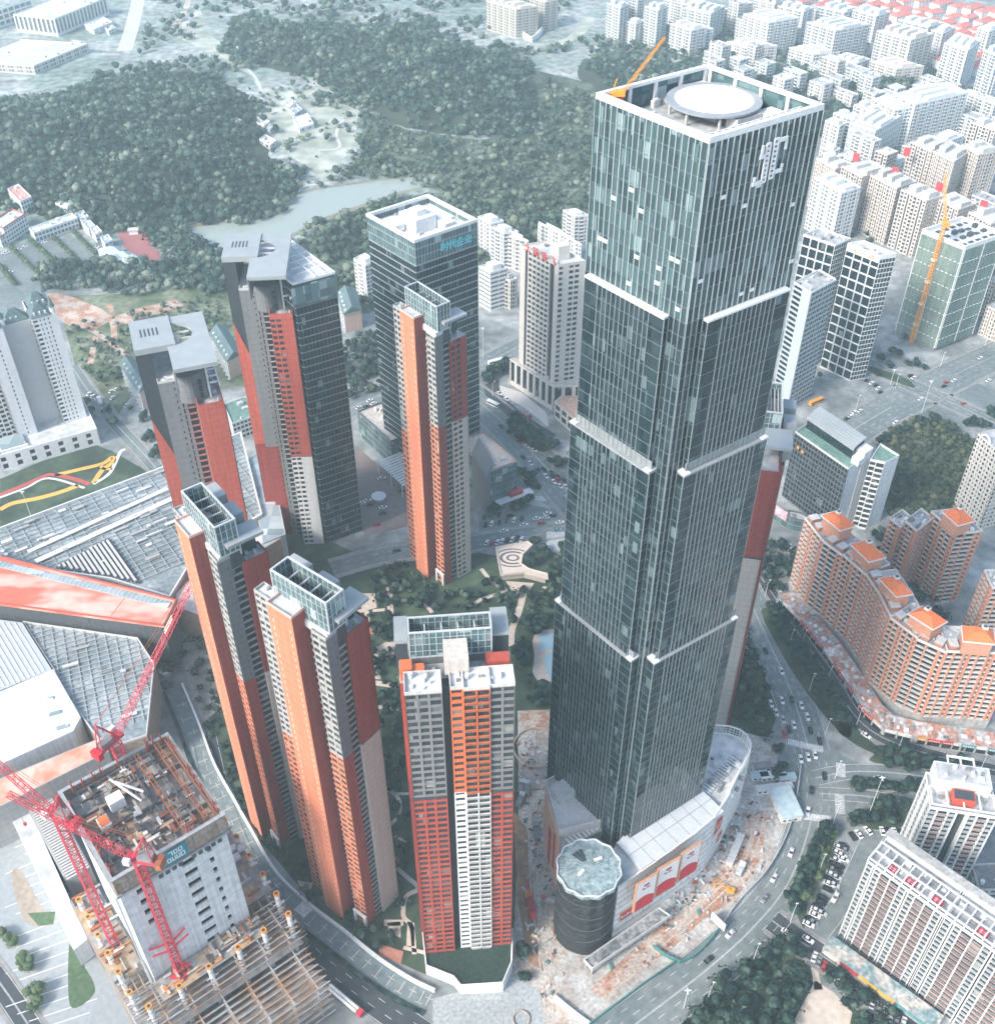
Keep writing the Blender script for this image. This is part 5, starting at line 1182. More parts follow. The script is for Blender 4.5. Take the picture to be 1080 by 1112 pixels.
roofs = [((238, 200), (310, 258), (368, 240)), ((345, 305), (415, 372), (480, 355)), ((448, 430), (515, 500), (580, 490)), ((555, 560), (650, 620), (705, 590)), None, ((752, 603), (758, 662), (880, 674))]
def pyramid(th, L_, F_, R_, z, zb_, hh=4):
    P = para(L_, F_, R_, z); mb = MB(); mb.prism(inset(P, .9), zb_+.02, z-.6); mb.build('penthouse_wall', m_or['pier'], th)
    mb = MB(); mb.prism(P, z-.6, z); mb.build('eaves', white, th)
    c = (sum(p[0] for p in P)/4, sum(p[1] for p in P)/4); t = [((p[0]*.35+c[0]*.65), (p[1]*.35+c[1]*.65)) for p in P]
    Pi = inset(P, .25); mb = MB(); vs = [(*p, z+.01) for p in Pi]+[(*p, z+hh*.8) for p in t]
    mb.add(vs, [(i, (i+1) % 4, 4+(i+1) % 4, 4+i) for i in range(4)]+[(4, 5, 6, 7)]); mb.build('hip_roof', rooforange, th)
    u_, n_ = uv(P[0], P[1]); mb = MB(); mb.obox(t[2], u_, n_, -1.6, .6, -.6, 1.4, z+hh*.4, z+hh*.95+.4); mb.build('dormer', white, th)
    mb = MB(); mb.obox(t[2], u_, n_, -1.3, .3, -.3, 1.1, z+hh*.95+.403, z+hh*.95+.5); mb.build('dormer_top', darkpanel, th)
for k, (a, b_) in enumerate(segs):
    Fr = fr[a:b_+1]; back = []
    for i, p in enumerate(Fr):
        j = max(0, min(len(Fr)-2, i)); u_, n_ = uv(Fr[j], Fr[j+1]); back.append((p[0]-n_[0]*15, p[1]-n_[1]*15))
    P = Fr + back[::-1]
    if area(P) < 0: P = P[::-1]; 
    th = thing('apartment_block', OL[k], 'apartment block', (*Fr[0], 0), 'blocks of the curved orange terrace'); pool = Pool(th)
    nf = len(Fr)-1; st = [S_OR]*nf+[None]+[S_OR]*nf+[None] 
    dz = (0, .6, 1.1, .3, -.5, .4)[k]
    section(th, pool, P, 5, z+dz, st, m_or, 'wall', parapet=1.2, pm=mat('res_white', (.6, .6, .58), .6), roof=roofgrey)
    section(th, pool, inset(P, -.03), 0, 4.98, None, dict(wall=concrete), 'ground_floor', parapet=0)
    for i in range(nf):   # stepped frames along the roof edge
        A, B = Fr[i], Fr[i+1]; u_, n_ = uv(A, B); L_ = math.hypot(B[0]-A[0], B[1]-A[1]); mb = MB()
        for q in range(int(L_/6)): mb.obox(A, u_, (-n_[0], -n_[1]), q*6+1, q*6+4.5, 1.2, 5.5, z+dz+.03, z+dz+2.6)
        if mb.v: mb.build('roof_step', m_or['wall'], th)
        mb = MB()
        for q in range(int(L_/6)): mb.obox(A, u_, (-n_[0], -n_[1]), q*6+.8, q*6+4.7, 1.0, 5.7, z+dz+2.6, z+dz+3.0)
        if mb.v: mb.build('roof_step_cap', palewall, th)
    if roofs[k]:
        r = [zr(*q) for q in roofs[k]]; pyramid(th, *r, z+9, z+dz)
    clutter(th, P, z+dz, 5, 2.4, None, 70+k); pool.finish(100)
def orange_rear(label, pts, z, pyr, dzl=0, k=0):
    P = para(*pts, z); th = thing('apartment_block', label, 'apartment block', (*P[0], 0), 'orange blocks behind the terrace'); pool = Pool(th)
    section(th, pool, P, 0, z, S_OR, m_or, 'wall', parapet=1.2, pm=mat('res_white', (.6, .6, .58)))
    if pyr: pyramid(th, *[zr(*q) for q in pyr], z+8, z)
    clutter(th, P, z, 7, 3, None, 80+k); pool.finish(100)
orange_rear('orange block with a hipped orange roof behind the terrace, below the cream arched tower', [zr(640, 190), zr(735, 272), zr(830, 262)], 47, ((680, 185), (740, 240), (805, 222)), k=1)
orange_rear('narrow orange block with white roof frames, left of the hipped-roof block', [zr(545, 225), zr(590, 262), zr(650, 215)], 44, None, k=2)
orange_rear('small orange block nearest the white hotel end wall', [zr(490, 215), zr(530, 248), zr(575, 215)], 42, None, k=3)
orange_rear('orange block cut by the right edge of the photo above the terrace end', [zr(835, 405), zr(865, 470), zr(960, 470)], 45, None, k=4)
# shops at the foot of the terrace
pts = [W(*zr(*q), 4) for q in ((85, 500), (165, 585), (250, 690), (335, 815), (400, 920), (470, 985), (590, 1015), (720, 1035), (880, 1060))]
cols = [('teal', (.1, .3, .33)), ('pale', (.5, .5, .48)), ('red', (.5, .03, .04)), ('grey', (.3, .3, .3)), ('red and white', (.5, .03, .04)), ('brick red', (.35, .08, .06)), ('orange and red', (.55, .1, .04)), ('white', (.6, .6, .58))]
for i in range(8):
    A, B = pts[i], pts[i+1]; u_, n_ = uv(A, B); L_ = math.hypot(B[0]-A[0], B[1]-A[1]); th = thing('shop_row', '%s shop row under the orange terrace, %s from its upper left end' % (cols[i][0], ordw(i+1)), 'shops', (*A, 0), 'shops under the orange terrace')
    mb = MB(); mb.obox(A, u_, (-n_[0], -n_[1]), 0, L_, 0, 9, 0, 4.5); mb.build('wall', concrete, th)
    mb = MB(); mb.obox(A, u_, (-n_[0], -n_[1]), 0, L_, -.02, 9.1, 4.5, 4.9+i*.012); mb.build('roof', mat('shop_roof%d' % i, tuple(.25+.3*q for q in (random.Random(i).random(),)*3), .8, .4, scale=.7, col2=(.4, .2, .14), patch=(.2, .2, .2)), th)
    rd = random.Random(90+i); a = .5; sc_ = [(.5, .03, .04), (.55, .5, .48), (.1, .3, .35), (.6, .3, .05), (.45, .03, .1), (.6, .6, .6)]
    while a < L_-3:
        w_ = rd.uniform(2.5, 6); col = rd.choice(sc_[:1]*3+sc_) if i not in (0, 7) else rd.choice([sc_[2], sc_[1], sc_[5]]); mb = MB(); mb.obox(A, u_, n_, a, min(L_, a+w_), 0, .5, 3.1, 4.7)
        o = mb.build('shop_sign', mat('shopsign%d' % sc_.index(col), col, .5, .1), th); mb = MB()
        for q in range(int(w_/1.1)): mb.obox(A, u_, n_, a+.4+q, min(L_, a+1.0+q), .5, .56, 3.6, 4.2)
        if mb.v: mb.build('sign_lettering', mat('lettering_pale', (.7, .68, .6)), o)
        mb = MB(); mb.obox(A, u_, n_, a+.2, min(L_, a+w_-.2), 0.02, .1, .1, 2.9); mb.build('shop_window', wing, th)
        a += w_+.5
    clutter(th, [A, B, (B[0]-n_[0]*8, B[1]-n_[1]*8), (A[0]-n_[0]*8, A[1]-n_[1]*8)] if area([A, B, (B[0]-n_[0]*8, B[1]-n_[1]*8), (A[0]-n_[0]*8, A[1]-n_[1]*8)]) > 0 else [(A[0]-n_[0]*8, A[1]-n_[1]*8), (B[0]-n_[0]*8, B[1]-n_[1]*8), B, A], 4.9, 6, 2.5, None, 100+i, hmax=1.4)

# white slabs bottom right
z = HT(1016.7, 936.7); A = W(941, 936.7, z); f = frame2(A, -45); 
m_ws = dict(wall=whitewall, pier=white, span=mat('slab_pale', (.33, .36, .37), .6, .15), glass=wing, balc=mat('slab_rail', (.33, .22, .2), .6, .35, scale=.8))
th = thing('apartment_block', 'long white apartment slab with red-railed balconies in the bottom right corner of the photo', 'apartment block', (*A, 0)); pool = Pool(th)
SB = dict(fh=2.9, dep=.8, pw=.45, sh=.9, bd=.5, rail=.9, pout=.25, bays=[(2.6, 'w'), (.9, 'd'), (2.4, 'w'), (3.9, 'b'), (3.9, 'b'), (2.6, 'w'), (1.0, 'd'), (2.6, 'w'), (3.9, 'b'), (3.9, 'b'), (2.6, 'w'), (1.0, 'd')], rep=False)
section(th, pool, R4(f, 0, 29.5, 0, 13), 0, z, [SB, None, GRID, GRID], m_ws, 'wall', parapet=1.2, roof=roofgrey)
section(th, pool, R4(f, 29.9, 62, 0, 13), 0, z, [SB, GRID, GRID, None], m_ws, 'wall', parapet=1.2, roof=roofgrey)
boxp(th, 'roof_slab', f, -1, 63, 13.2, 16.5, z+2.2, z+2.9, concrete); boxp(th, 'rear_wall', f, 0, 62, 13.2, 15.5, 0, z+2.2, whitewall)
fm = MB()
for y0 in (0, 4.2, 8.8): fm.prism(R4(f, -.2, 62.2, y0, y0+.5), z+2.6, z+3.1)
for k in range(20): x0 = -.2+k*3.3; fm.prism(R4(f, x0, x0+.4, .5, 8.8), z+2.62, z+3.08); fm.prism(R4(f, x0, x0+.4, .02, .45), z+.02, z+2.6); fm.prism(R4(f, x0, x0+.4, 8.82, 9.25), z+.02, z+2.6)
fm.build('roof_frame', white, th)
rs = mat('red_board', (.42, .03, .05), .6, .2)
for x0 in (6.2, 13.5, 23.6, 40): 
    mb = MB(); mb.prism(R4(f, x0, x0+3.6, 1.0, 4.0), z+1.7, z+2.0); o = mb.build('red_board', rs, th); mb = MB()
    for q in range(2): 
        for r_ in range(3): mb.prism(R4(f, x0+.5+q*1.5, x0+1.6+q*1.5, 1.4+r_*.8, 1.65+r_*.8), z+2.003, z+2.05)
        mb.prism(R4(f, x0+.95+q*1.5, x0+1.15+q*1.5, 1.3, 3.7), z+2.06, z+2.1)
    mb.build('board_lettering', mat('lettering_pink', (.65, .4, .42)), o)
clutter(th, R4(f, 1, 60, 1, 12), z, 24, 2.6, None, 110); pool.finish()
z = 52; A = W(1008.6, 878.3, z); f = frame2(A, -11); S2 = dict(fh=2.9, dep=.8, pw=.5, sh=.9, bd=.4, rail=.9, pout=.25, bays=[(2.3, 'w'), (3.0, 'b'), (2.2, 'w'), (3.2, 'd'), (2.3, 'w'), (3.0, 'b'), (2.2, 'w')], rep=False)
th = thing('apartment_block', 'white apartment tower with a red rooftop box, behind the long slab at bottom right', 'apartment block', (*A, 0)); pool = Pool(th)
section(th, pool, R4(f, 0, 24, 0, 16), 0, z, [S2, GRID, GRID, dict(fh=2.9, dep=.4, pw=2.5, sh=.9, bays=[(5, 'w')])], m_ws, 'wall', parapet=1.2, roof=roofgrey)
fm = MB()
for x0 in (0, 5.8, 11.6, 17.4, 23.5): fm.prism(R4(f, x0, x0+.5, 0.5, 8), z+2.62, z+3.1)
for y0 in (0, 8.0): fm.prism(R4(f, 0, 24, y0, y0+.5), z+2.6, z+3.12)
fm.build('roof_frame', white, th); boxp(th, 'rooftop_box', f, 8, 16, 3, 8, z+.02, z+4, mat('box_red', (.5, .08, .05), .7)); boxp(th, 'rooftop_box_top', f, 8.6, 15.6, 3.6, 7.6, z+4.003, z+4.1, darkpanel)
boxp(th, 'upper_roof', f, 2, 22, 9, 18, z+.02, z+6, whitewall); boxp(th, 'upper_roof_deck', f, 2.5, 21.5, 9.5, 17.5, z+6.003, z+6.1, roofgrey)
fm = MB()
for x0 in (7, 11.7, 16.5): fm.prism(R4(f, x0, x0+.5, 18, 21), z+5.5, z+6.2)
fm.prism(R4(f, 7, 17, 21, 21.6), z+5.5, z+6.3); fm.build('pergola', white, th)
clutter(th, R4(f, 2, 22, 9, 18), z+6.1, 7, 2.2, None, 111); clutter(th, R4(f, 1, 23, 1, 8), z, 6, 2.2, None, 112); pool.finish()
block('low dark annexe with a flat roof between the two white slabs', 'annexe', [(1054, 940), (1062, 968), (1100, 966)], 14, dict(fh=4, dep=.4, pw=1.5, sh=1.5, bays=[(5, 'w')]), dict(wall=palewall, glass=wing), 'annexe', cap=10, roof=concretedk, cl=4)
# shops under slab
A = W(*z2(250, 825), 6); B = W(*z2(660, 1125), 6); u_, n_ = uv(A, B); L_ = math.hypot(B[0]-A[0], B[1]-A[1])
th = thing('shop_row', 'low shops with red and yellow awnings at the foot of the long white slab', 'shops', (*A, 0))
mb = MB(); mb.obox(A, u_, (-n_[0], -n_[1]), 0, L_, 0, 6, 0, 5); mb.build('wall', concrete, th); mb = MB(); mb.obox(A, u_, (-n_[0], -n_[1]), 0, L_, -1, 6, 5, 5.3); mb.build('roof', mat('shop_roof_teal', (.16, .24, .25), .8, .4, col2=(.4, .38, .35), patch=(.15, .15, .15)), th)
rd = random.Random(5); a = 1
while a < L_-6:
    w_ = rd.uniform(4, 8); mb = MB(); mb.obox(A, u_, n_, a, a+w_, .02, 1.6, 3.7, 4.6); mb.build('awning', rd.choice([mat('sign_red', (.45, .03, .04)), mat('awn_yellow', (.6, .38, .06)), mat('awn_pale', (.55, .52, .48)), mat('awn_teal', (.1, .28, .3))]), th); a += w_+.4

# classical white tower on the left
z = HT(467.4, 342); f = frame2(W(35, 348.7, z), 31); m_c = dict(wall=mat('classic_white', (.72, .73, .73), .7, .07, streak=.1), glass=wing, balc=palewall)
th = thing('apartment_tower', 'white classical apartment tower with green mansard roofs and small turrets', 'apartment tower', (*W(35, 348.7, z), 0)); pool = Pool(th)
SW = dict(fh=3.0, dep=.4, pw=.7, sh=1.4, bays=[(2.8, 'w'), (1.8, 's'), (2.0, 's'), (2.0, 's'), (3.2, 'x')], rep=False); SW1 = dict(fh=3.0, dep=.4, pw=.9, sh=1.4, bays=[(4.2, 'x'), (2.4, 's'), (3.6, 'x')], rep=False)
for (x0, x1, y0, st) in ((0, 13.5, 0, SW), (-26.5, -16, -1, SW1)):
    section(th, pool, R4(f, x0, x1, y0, 24), 10, z, [st, None, GRID, dict(GRID, bays=[(3, 'b'), (3, 'w')])], m_c, 'wing_wall', parapet=1)
section(th, pool, R4(f, -16, 0, 7, 22), 10, z-3, [None, GRID, GRID, GRID], dict(wall=mat('classic_grey', (.5, .51, .51), .7, .06), glass=wing), 'centre_wall', parapet=1)
section(th, pool, R4(f, -44, -26.5, 4, 22), 10, z-4, dict(GRID, bays=[(3.2, 'b'), (2.6, 'w')]), m_c, 'wing_wall', parapet=1)
for (x0, x1, y0, y1, zz) in ((0, 10, 0, 11, z), (2, 12, 13, 24, z), (-26.5, -16.5, -1, 10, z), (-25, -15, 12, 23, z), (-15, -1, 8, 16, z-3), (-42, -30, 5, 15, z-4)):
    P = R4(f, x0-.4, x1+.4, y0-.4, y1+.4); c = ((P[0][0]+P[2][0])/2, (P[0][1]+P[2][1])/2); t = [((p[0]*.25+c[0]*.75), (p[1]*.25+c[1]*.75)) for p in P]
    mb = MB(); mb.add([(*p, zz+1.2) for p in P]+[(*p, zz+7.5) for p in t], [(i, (i+1) % 4, 4+(i+1) % 4, 4+i) for i in range(4)]+[(4, 5, 6, 7), (3, 2, 1, 0)]); mb.build('mansard_roof', roofteal, th)
    mb = MB(); u_, n_ = uv(P[0], P[1])
    for a in (2, 5, 8): mb.obox(P[0], u_, n_, a, a+1, -2.2, -.9, zz+2, zz+4)
    mb.build('dormer', white, th)
for (x0, y0) in ((12.2, 2), (12.5, 22), (-15.2, 3)):
    mb = MB(); p = f(x0, y0); mb.tube((*p, z+1), (*p, z+5), 1.6, 8); mb.build('turret', white, th); mb = MB(); mb.tube((*p, z+5), (*p, z+12), 1.9, 8, r2=.05); mb.build('spire', roofteal, th)
Pc = [W(13.5, 493.5, 10), W(104, 468, 10)]; u_, n_ = uv(*Pc); fc = frame2(Pc[0], math.degrees(math.atan2(u_[1], u_[0])))
section(th, pool, R4(fc, -8, 49, 0, 36), 0, 10, dict(fh=5, dep=.6, pw=2.2, sh=1.6, bays=[(5, 'w'), (3, 'x')]), m_c, 'podium_wall', parapet=1.6, roof=roofpale)
boxp(th, 'skylight', fc, -5, 9, 5, 17, 10.05, 12, gl_roof); boxp(th, 'skylight_kerb', fc, -6, 10, 4, 4.9, 10.05, 11.5, white)
clutter(th, R4(fc, -6, 12, 18, 34), 10, 8, 4, None, 120); pool.finish()

# low pitched-roof blocks
def pitched(label, pts, z, wall, k, front=None, roofm=None):
    P = para(*pts, z); th = thing('apartment_block', label, 'apartment block', (*P[0], 0), 'low blocks with green pitched roofs'); pool = Pool(th)
    section(th, pool, P, 0, z, [None, GRID, GRID, dict(GRID, bays=[(3, 'w'), (2.4, 'b')])], [dict(wall=front or wall, glass=wing)]+[dict(wall=wall, glass=wing)]*3, 'wall', parapet=0)
    Q = inset(P, -.7); m1 = ((Q[0][0]+Q[1][0])/2, (Q[0][1]+Q[1][1])/2); m2 = ((Q[2][0]+Q[3][0])/2, (Q[2][1]+Q[3][1])/2); mb = MB()
    vs = [(*q, z) for q in Q]+[(*m1, z+4.5), (*m2, z+4.5)]; mb.add(vs, [(0, 4, 5, 3), (1, 2, 5, 4), (0, 1, 4), (2, 3, 5), (3, 2, 1, 0)]); mb.build('pitched_roof', roofm or roofteal, th)
    u_, n_ = uv(Q[3], Q[0]); mb = MB(); L_ = math.hypot(Q[0][0]-Q[3][0], Q[0][1]-Q[3][1])
    for a in np.arange(4, L_-2, 6): mb.obox(Q[3], u_, n_, a, a+1.4, -3, -1.6, z+1, z+2.6)
    mb.build('dormer', white, th); pool.finish(40)
pitched('low apartment block with a green pitched roof left of the curved-roof slab tower', [(131, 396), (151, 426), (163, 417)], 14.5, whitewall, 0, pinkwall)
pitched('low apartment block with a green pitched roof between the two slab-roofed towers', [(228, 362), (246, 392), (263, 384)], 14.5, whitewall, 1, pinkwall)
pitched('low apartment block with a green pitched roof right of the dark glass block', [(366, 318), (373, 341), (392, 336)], 15, whitewall, 2, pinkwall)
block('small white office with a green flat roof beside the blank red tower', 'office block', [(243, 440), (252, 461), (277, 452)], 13, dict(GRID, bays=[(2.6, 'w')]), dict(wall=whitewall, glass=wing), 'office_block', cap=60, roof=roofgreen, cl=3)
# ================================================================== tower core under construction with its cranes
def core():
    zt = 100; P = [W(118.7, 947, zt), W(237.5, 877, zt), W(180.6, 787, zt), W(55, 857, zt)]; zd = 33
    ang = math.degrees(math.atan2(P[1][1]-P[0][1], P[1][0]-P[0][0])); f = frame2(P[0], ang); Wd, Dp = 37, 40
    th = thing('tower_core', 'raw concrete tower core under construction with open rooms on top and a teal banner', 'construction building', (*f(18, 20), 0))
    cw = mat('core_concrete', (.66, .68, .68), .9, .14, scale=.35, streak=.25, lines=4.3); form = mat('rusty_formwork', (.36, .33, .29), .85, .3, scale=.6, streak=.4, col2=(.36, .24, .16), patch=(.5, .5, .1))
    # front wall with openings: panels between window columns
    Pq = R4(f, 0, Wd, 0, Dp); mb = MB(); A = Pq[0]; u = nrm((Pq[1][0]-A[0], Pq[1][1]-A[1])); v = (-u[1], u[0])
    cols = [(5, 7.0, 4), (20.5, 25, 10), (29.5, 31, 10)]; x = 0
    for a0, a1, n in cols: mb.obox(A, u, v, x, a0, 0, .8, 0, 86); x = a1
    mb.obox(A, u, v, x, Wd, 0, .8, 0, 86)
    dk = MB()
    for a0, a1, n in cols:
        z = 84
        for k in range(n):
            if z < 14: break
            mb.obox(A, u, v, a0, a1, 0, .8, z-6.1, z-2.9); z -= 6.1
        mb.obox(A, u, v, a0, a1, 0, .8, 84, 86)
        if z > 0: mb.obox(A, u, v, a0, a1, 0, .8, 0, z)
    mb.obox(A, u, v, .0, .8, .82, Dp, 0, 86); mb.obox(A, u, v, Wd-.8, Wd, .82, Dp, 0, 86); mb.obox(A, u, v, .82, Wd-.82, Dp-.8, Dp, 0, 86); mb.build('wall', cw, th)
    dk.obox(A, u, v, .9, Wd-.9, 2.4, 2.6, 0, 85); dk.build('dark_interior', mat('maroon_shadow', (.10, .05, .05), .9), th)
    # formwork ring at the top and rooms
    fm = MB(); Pf = R4(f, -.5, Wd+.5, -.5, Dp+.5); fm.ring(Pf, 87.5, 96, .45); fm.build('formwork', form, th)
    st = MB(); st.ring(R4(f, -.9, Wd+.9, -.9, Dp+.9), 86.2, 86.6, 1.2); st.ring(R4(f, -1.1, Wd+1.1, -1.1, Dp+1.1), 96.02, 96.4, 1.3); st.build('walkway', mat('walkway_grey', (.3, .32, .33), .6, .2), th)
    hl = MB(); rd = random.Random(8)
    for k in range(12): a = 8+k*2.3; hl.obox(A, u, v, a, a+1.5, -.95, -.86, 84, 86) if rd.random() < .75 else None
    hl.build('gap', darkpanel, th)
    ft = MB()
    for k in range(26): ft.obox(A, u, v, k*1.45-.3, k*1.45-.15, -.62, -.51, 87.6, 95.9)
    for zz in (89, 92, 95): ft.obox(A, u, v, 0, Wd, -.6, -.51, zz, zz+.15)
    ft.build('formwork_rib', mat('rib_brown', (.28, .2, .15), .8, .3), th)
    rw = MB(); xs = [.4, 7.5, 14.5, 22, 29.5, Wd-1]; ys = [.8, 9, 19, 29, Dp-1]
    for x in xs: rw.obox(A, u, v, x, x+.7, .02, Dp-.02, 86, 93.5)
    for y in ys: rw.obox(A, u, v, .02, Wd-.02, y, y+.7, 86, 93.48)
    rw.build('room_wall', concretedk, th)
    fl = MB(); flm = [mat('ply_pale', (.5, .42, .34), .9, .3, scale=.5, col2=(.4, .38, .35), patch=(.3, .3, .3)), mat('ply_brown', (.36, .24, .16), .9, .35, scale=.5), concrete]
    for i in range(len(xs)-1):
        for j in range(len(ys)-1): fl.obox(A, u, v, xs[i]+.72, xs[i+1]-.02, ys[j]+.72, ys[j+1]-.02, 88, 90.5+rd.uniform(0, 2.2), rd.choice([0, 0, 1, 2]))
    fl.build('room_floor', flm, th)
    for k in range(210):   # heaps of timber, boards and shutters
        x, y = rd.uniform(1, Wd-4), rd.uniform(1, Dp-4); b = MB(); L_ = rd.uniform(1.2, 5); w_ = rd.uniform(.4, 1.4); z = 93.6+rd.uniform(0, .5)+k*.004; 
        b.obox(f(x, y), u if rd.random() < .5 else v, v if rd.random() < .5 else u, 0, L_, 0, w_, z, z+rd.uniform(.15, .9)); b.build('timber_stack', rd.choice([flm[0], flm[1], mat('board_dark', (.08, .07, .07), .9), mat('board_dark', (.08, .07, .07)), palewall, mat('rust_dark', (.22, .08, .05), .9)]), th)
    for x0 in (24.5, 31.8, 35.6):   # rusty climbing trusses
        for yy in range(0, 38, 1): pass
        b = MB(); 
        for s in (0, 1.3): b.tube((*f(x0+s, 1), 97.5), (*f(x0+s, Dp-2), 97.5), .16, 4)
        for k in range(32): b.tube((*f(x0, 1+k*1.17), 97.5), (*f(x0+1.3, 1.6+k*1.17), 97.5), .09, 3); b.tube((*f(x0, 1+k*1.17), 97.5), (*f(x0, 1+k*1.17), 94), .09, 3)
        b.build('climbing_truss', steelrust, th)
    for k in range(30):
        t = rd.random(); s = rd.randrange(4); p = [f(t*Wd, .5), f(Wd-.5, t*Dp), f(t*Wd, Dp-.5), f(.5, t*Dp)][s]; b = MB(); b.tube((*p, 93), (*p, 98+rd.uniform(0, 3)), .28, 6); b.tube((*p, 96), (p[0]+.9, p[1]+.4, 98), .15, 4); b.build('hoist_post', mat('post_rust', (.34, .08, .06), .8, .3), th)
    b = MB(); b.obox(f(10, 24), u, v, 0, 5, 0, 4, 93.6, 98); b.build('site_cabin', white, th); b = MB(); b.obox(f(4.5, 19), u, v, 0, 3.6, 0, 4.5, 93.6, 96); b.build('site_cabin', white, th); b = MB(); b.obox(f(4.8, 19.3), u, v, 0, 3, 0, 3.9, 96.01, 96.3); b.build('cabin_roof', rooforange, th)
    for (x0, y0, x1, y1) in ((14, 32, 19, 20), (15, 30, 21, 23)):
        b = MB(); b.tube((*f(x0, y0), 100), (*f(x1, y1), 97), .45, 6); b.build('concrete_boom', white, th)
    # teal banner with two rows of white outline marks
    bn = MB(); bn.obox(A, u, v, 15.7, 23.7, -.86, -.66, 88.0, 94.6); o = bn.build('banner', mat('banner_teal', (.0, .22, .27), .6, .05), th)
    mk = []
    def outline(x0, x1, z0, z1, w=.38, open_=''):
        b = MB()
        if 'b' not in open_: b.obox(A, u, v, x0, x1, -.93, -.86, z0, z0+w)
        if 't' not in open_: b.obox(A, u, v, x0, x1, -.93, -.86, z1-w, z1)
        if 'l' not in open_: b.obox(A, u, v, x0, x0+w, -.925, -.86, z0, z1)
        if 'r' not in open_: b.obox(A, u, v, x1-w, x1, -.925, -.86, z0, z1)
        b.build('banner_letter', white, o)
    outline(17.5, 18.9, 91.6, 93.8, open_='lb'); outline(19.2, 20.5, 91.6, 93.8); outline(20.8, 22.2, 91.6, 93.8)
    outline(16.5, 17.9, 88.8, 90.9); outline(18.2, 19.5, 88.8, 90.9, open_='t'); outline(19.7, 20.9, 88.8, 90.9, open_='t'); outline(21.1, 22.7, 88.8, 90.9)
    for k in range(60):
        x, y = rd.uniform(1, Wd-2), rd.uniform(1, Dp-2); b = MB(); b.tube((*f(x, y), 90), (*f(x+rd.uniform(-.5, .5), y), 95.5+rd.uniform(0, 2)), .12, 4); b.build('rebar_post', rd.choice([steelrust, palewall, mat('board_dark', (.08, .07, .07))]), th)
    # white edge protection post on the left corner
    b = MB(); b.obox(A, u, v, -1.6, -1.0, -1.2, -.4, 20, 88); b.build('edge_screen', white, th)
    return f, u, v, P
cf, cu, cv, cP = core()
def red_crane(lab, base, z0, zt, jib_tip, ctr, w=2.6, cap=False, group='red tower cranes', ns=None):
    p = base; e = thing('tower_crane', lab, 'crane', (*p, 0), group); loc = Vector((*p, 0))
    lattice(e, 'mast', (0, 0, z0), (0, 0, zt), w, cranered, int((zt-z0)/2.2), r=.16, taper=1)
    sl_ = Vector((0, 0, zt+1.6)); tip = Vector(jib_tip)-loc; d = (tip-sl_); dh = Vector((d.x, d.y, 0)).normalized(); sd = Vector((-dh.y, dh.x, 0))
    mb = MB(); U = (dh.x, dh.y); V = (sd.x, sd.y); mb.obox((0, 0), U, V, -6.5, 3, -1.7, 1.7, zt+.1, zt+1.2); mb.build('slewing_deck', cranered, e, True)
    mb = MB(); mb.obox((0, 0), U, V, -5.6, -1, -1.4, 1.4, zt+1.21, zt+3.0); mb.build('winch', concretedk, e, True)
    mb = MB(); mb.obox((0, 0), U, V, .8, 2.9, 1.75, 3.2, zt+.6, zt+2.8); mb.build('operator_cab', white, e, True)
    mb = MB(); mb.obox((0, 0), U, V, -8.5, -6.52, -2.0, 2.0, zt-1.4, zt+1.6); mb.build('counterweight', ctr, e, True)
    top = Vector((0, 0, zt+12))-dh*4.5; mb = MB()
    for s in (-1.3, 1.3): mb.tube(sd*s+Vector((0, 0, zt+1.2))+dh*1, top+sd*s*.3, .28, 5); mb.tube(sd*s+Vector((0, 0, zt+1.2))-dh*6, top+sd*s*.3, .2, 5)
    mb.tube(top-sd*.6, top+sd*.6, .35, 6); mb.build('a_frame', cranered, e, True)
    st = sl_+dh*2.5; lattice(e, 'jib', st, tip, 2.0, cranered, ns or int(d.length/2.0), r=.12, taper=.75)
    mb = MB(); mb.tube(top, tip, .08, 4); mb.tube(top+sd*.5, st.lerp(tip, .75), .07, 4); mb.build('pendant_rope', steelrust, e, True)
    hk = st.lerp(tip, .97); mb = MB(); mb.tube(hk, hk-Vector((0, 0, 14)), .06, 4); mb.build('hoist_rope', concretedk, e, True); mb = MB(); mb.tube(hk-Vector((0, 0, 15)), hk-Vector((0, 0, 14)), .5, 6); mb.build('hook_block', cranered, e, True)
    return e
b1 = cf(8.2, -3.2); e = red_crane('red tower crane climbing the front face of the concrete core', b1, 33, 103, W3(8, 862, 128), steelrust, w=2.5)
f1 = frame2((0, 0), 38)
for zz in (50,):
    mb = MB(); 
    for s in (-1, 1): mb.tube((0, -1.5, zz), f1(s*6.5, -.5)+(zz+1.5,), .4, 5); mb.tube((0, 1.5, zz), f1(s*6.5, 2.6)+(zz+1,), .4, 5)
    mb.build('climbing_collar', cranered, e, True)
mb = MB(); mb.box(-3.1, 3.1, -3.1, 3.1, 32.4, 33); mb.build('base_frame', cranered, e, True)
b2 = cf(-5.5, 20); red_crane('red tower crane on the left side of the concrete core, jib off the left edge', b2, 28, 112, W3(-45, 792, 138), cranered, w=2.5)
b3 = cf(20, Dp3 := 43.5); pb = W(124, 803, 104); red_crane('red tower crane behind the concrete core with its long jib raised to the upper right', pb, 25, 104, W3(236, 578, 150), mat('cw_red', (.5, .02, .03)), w=3.2)

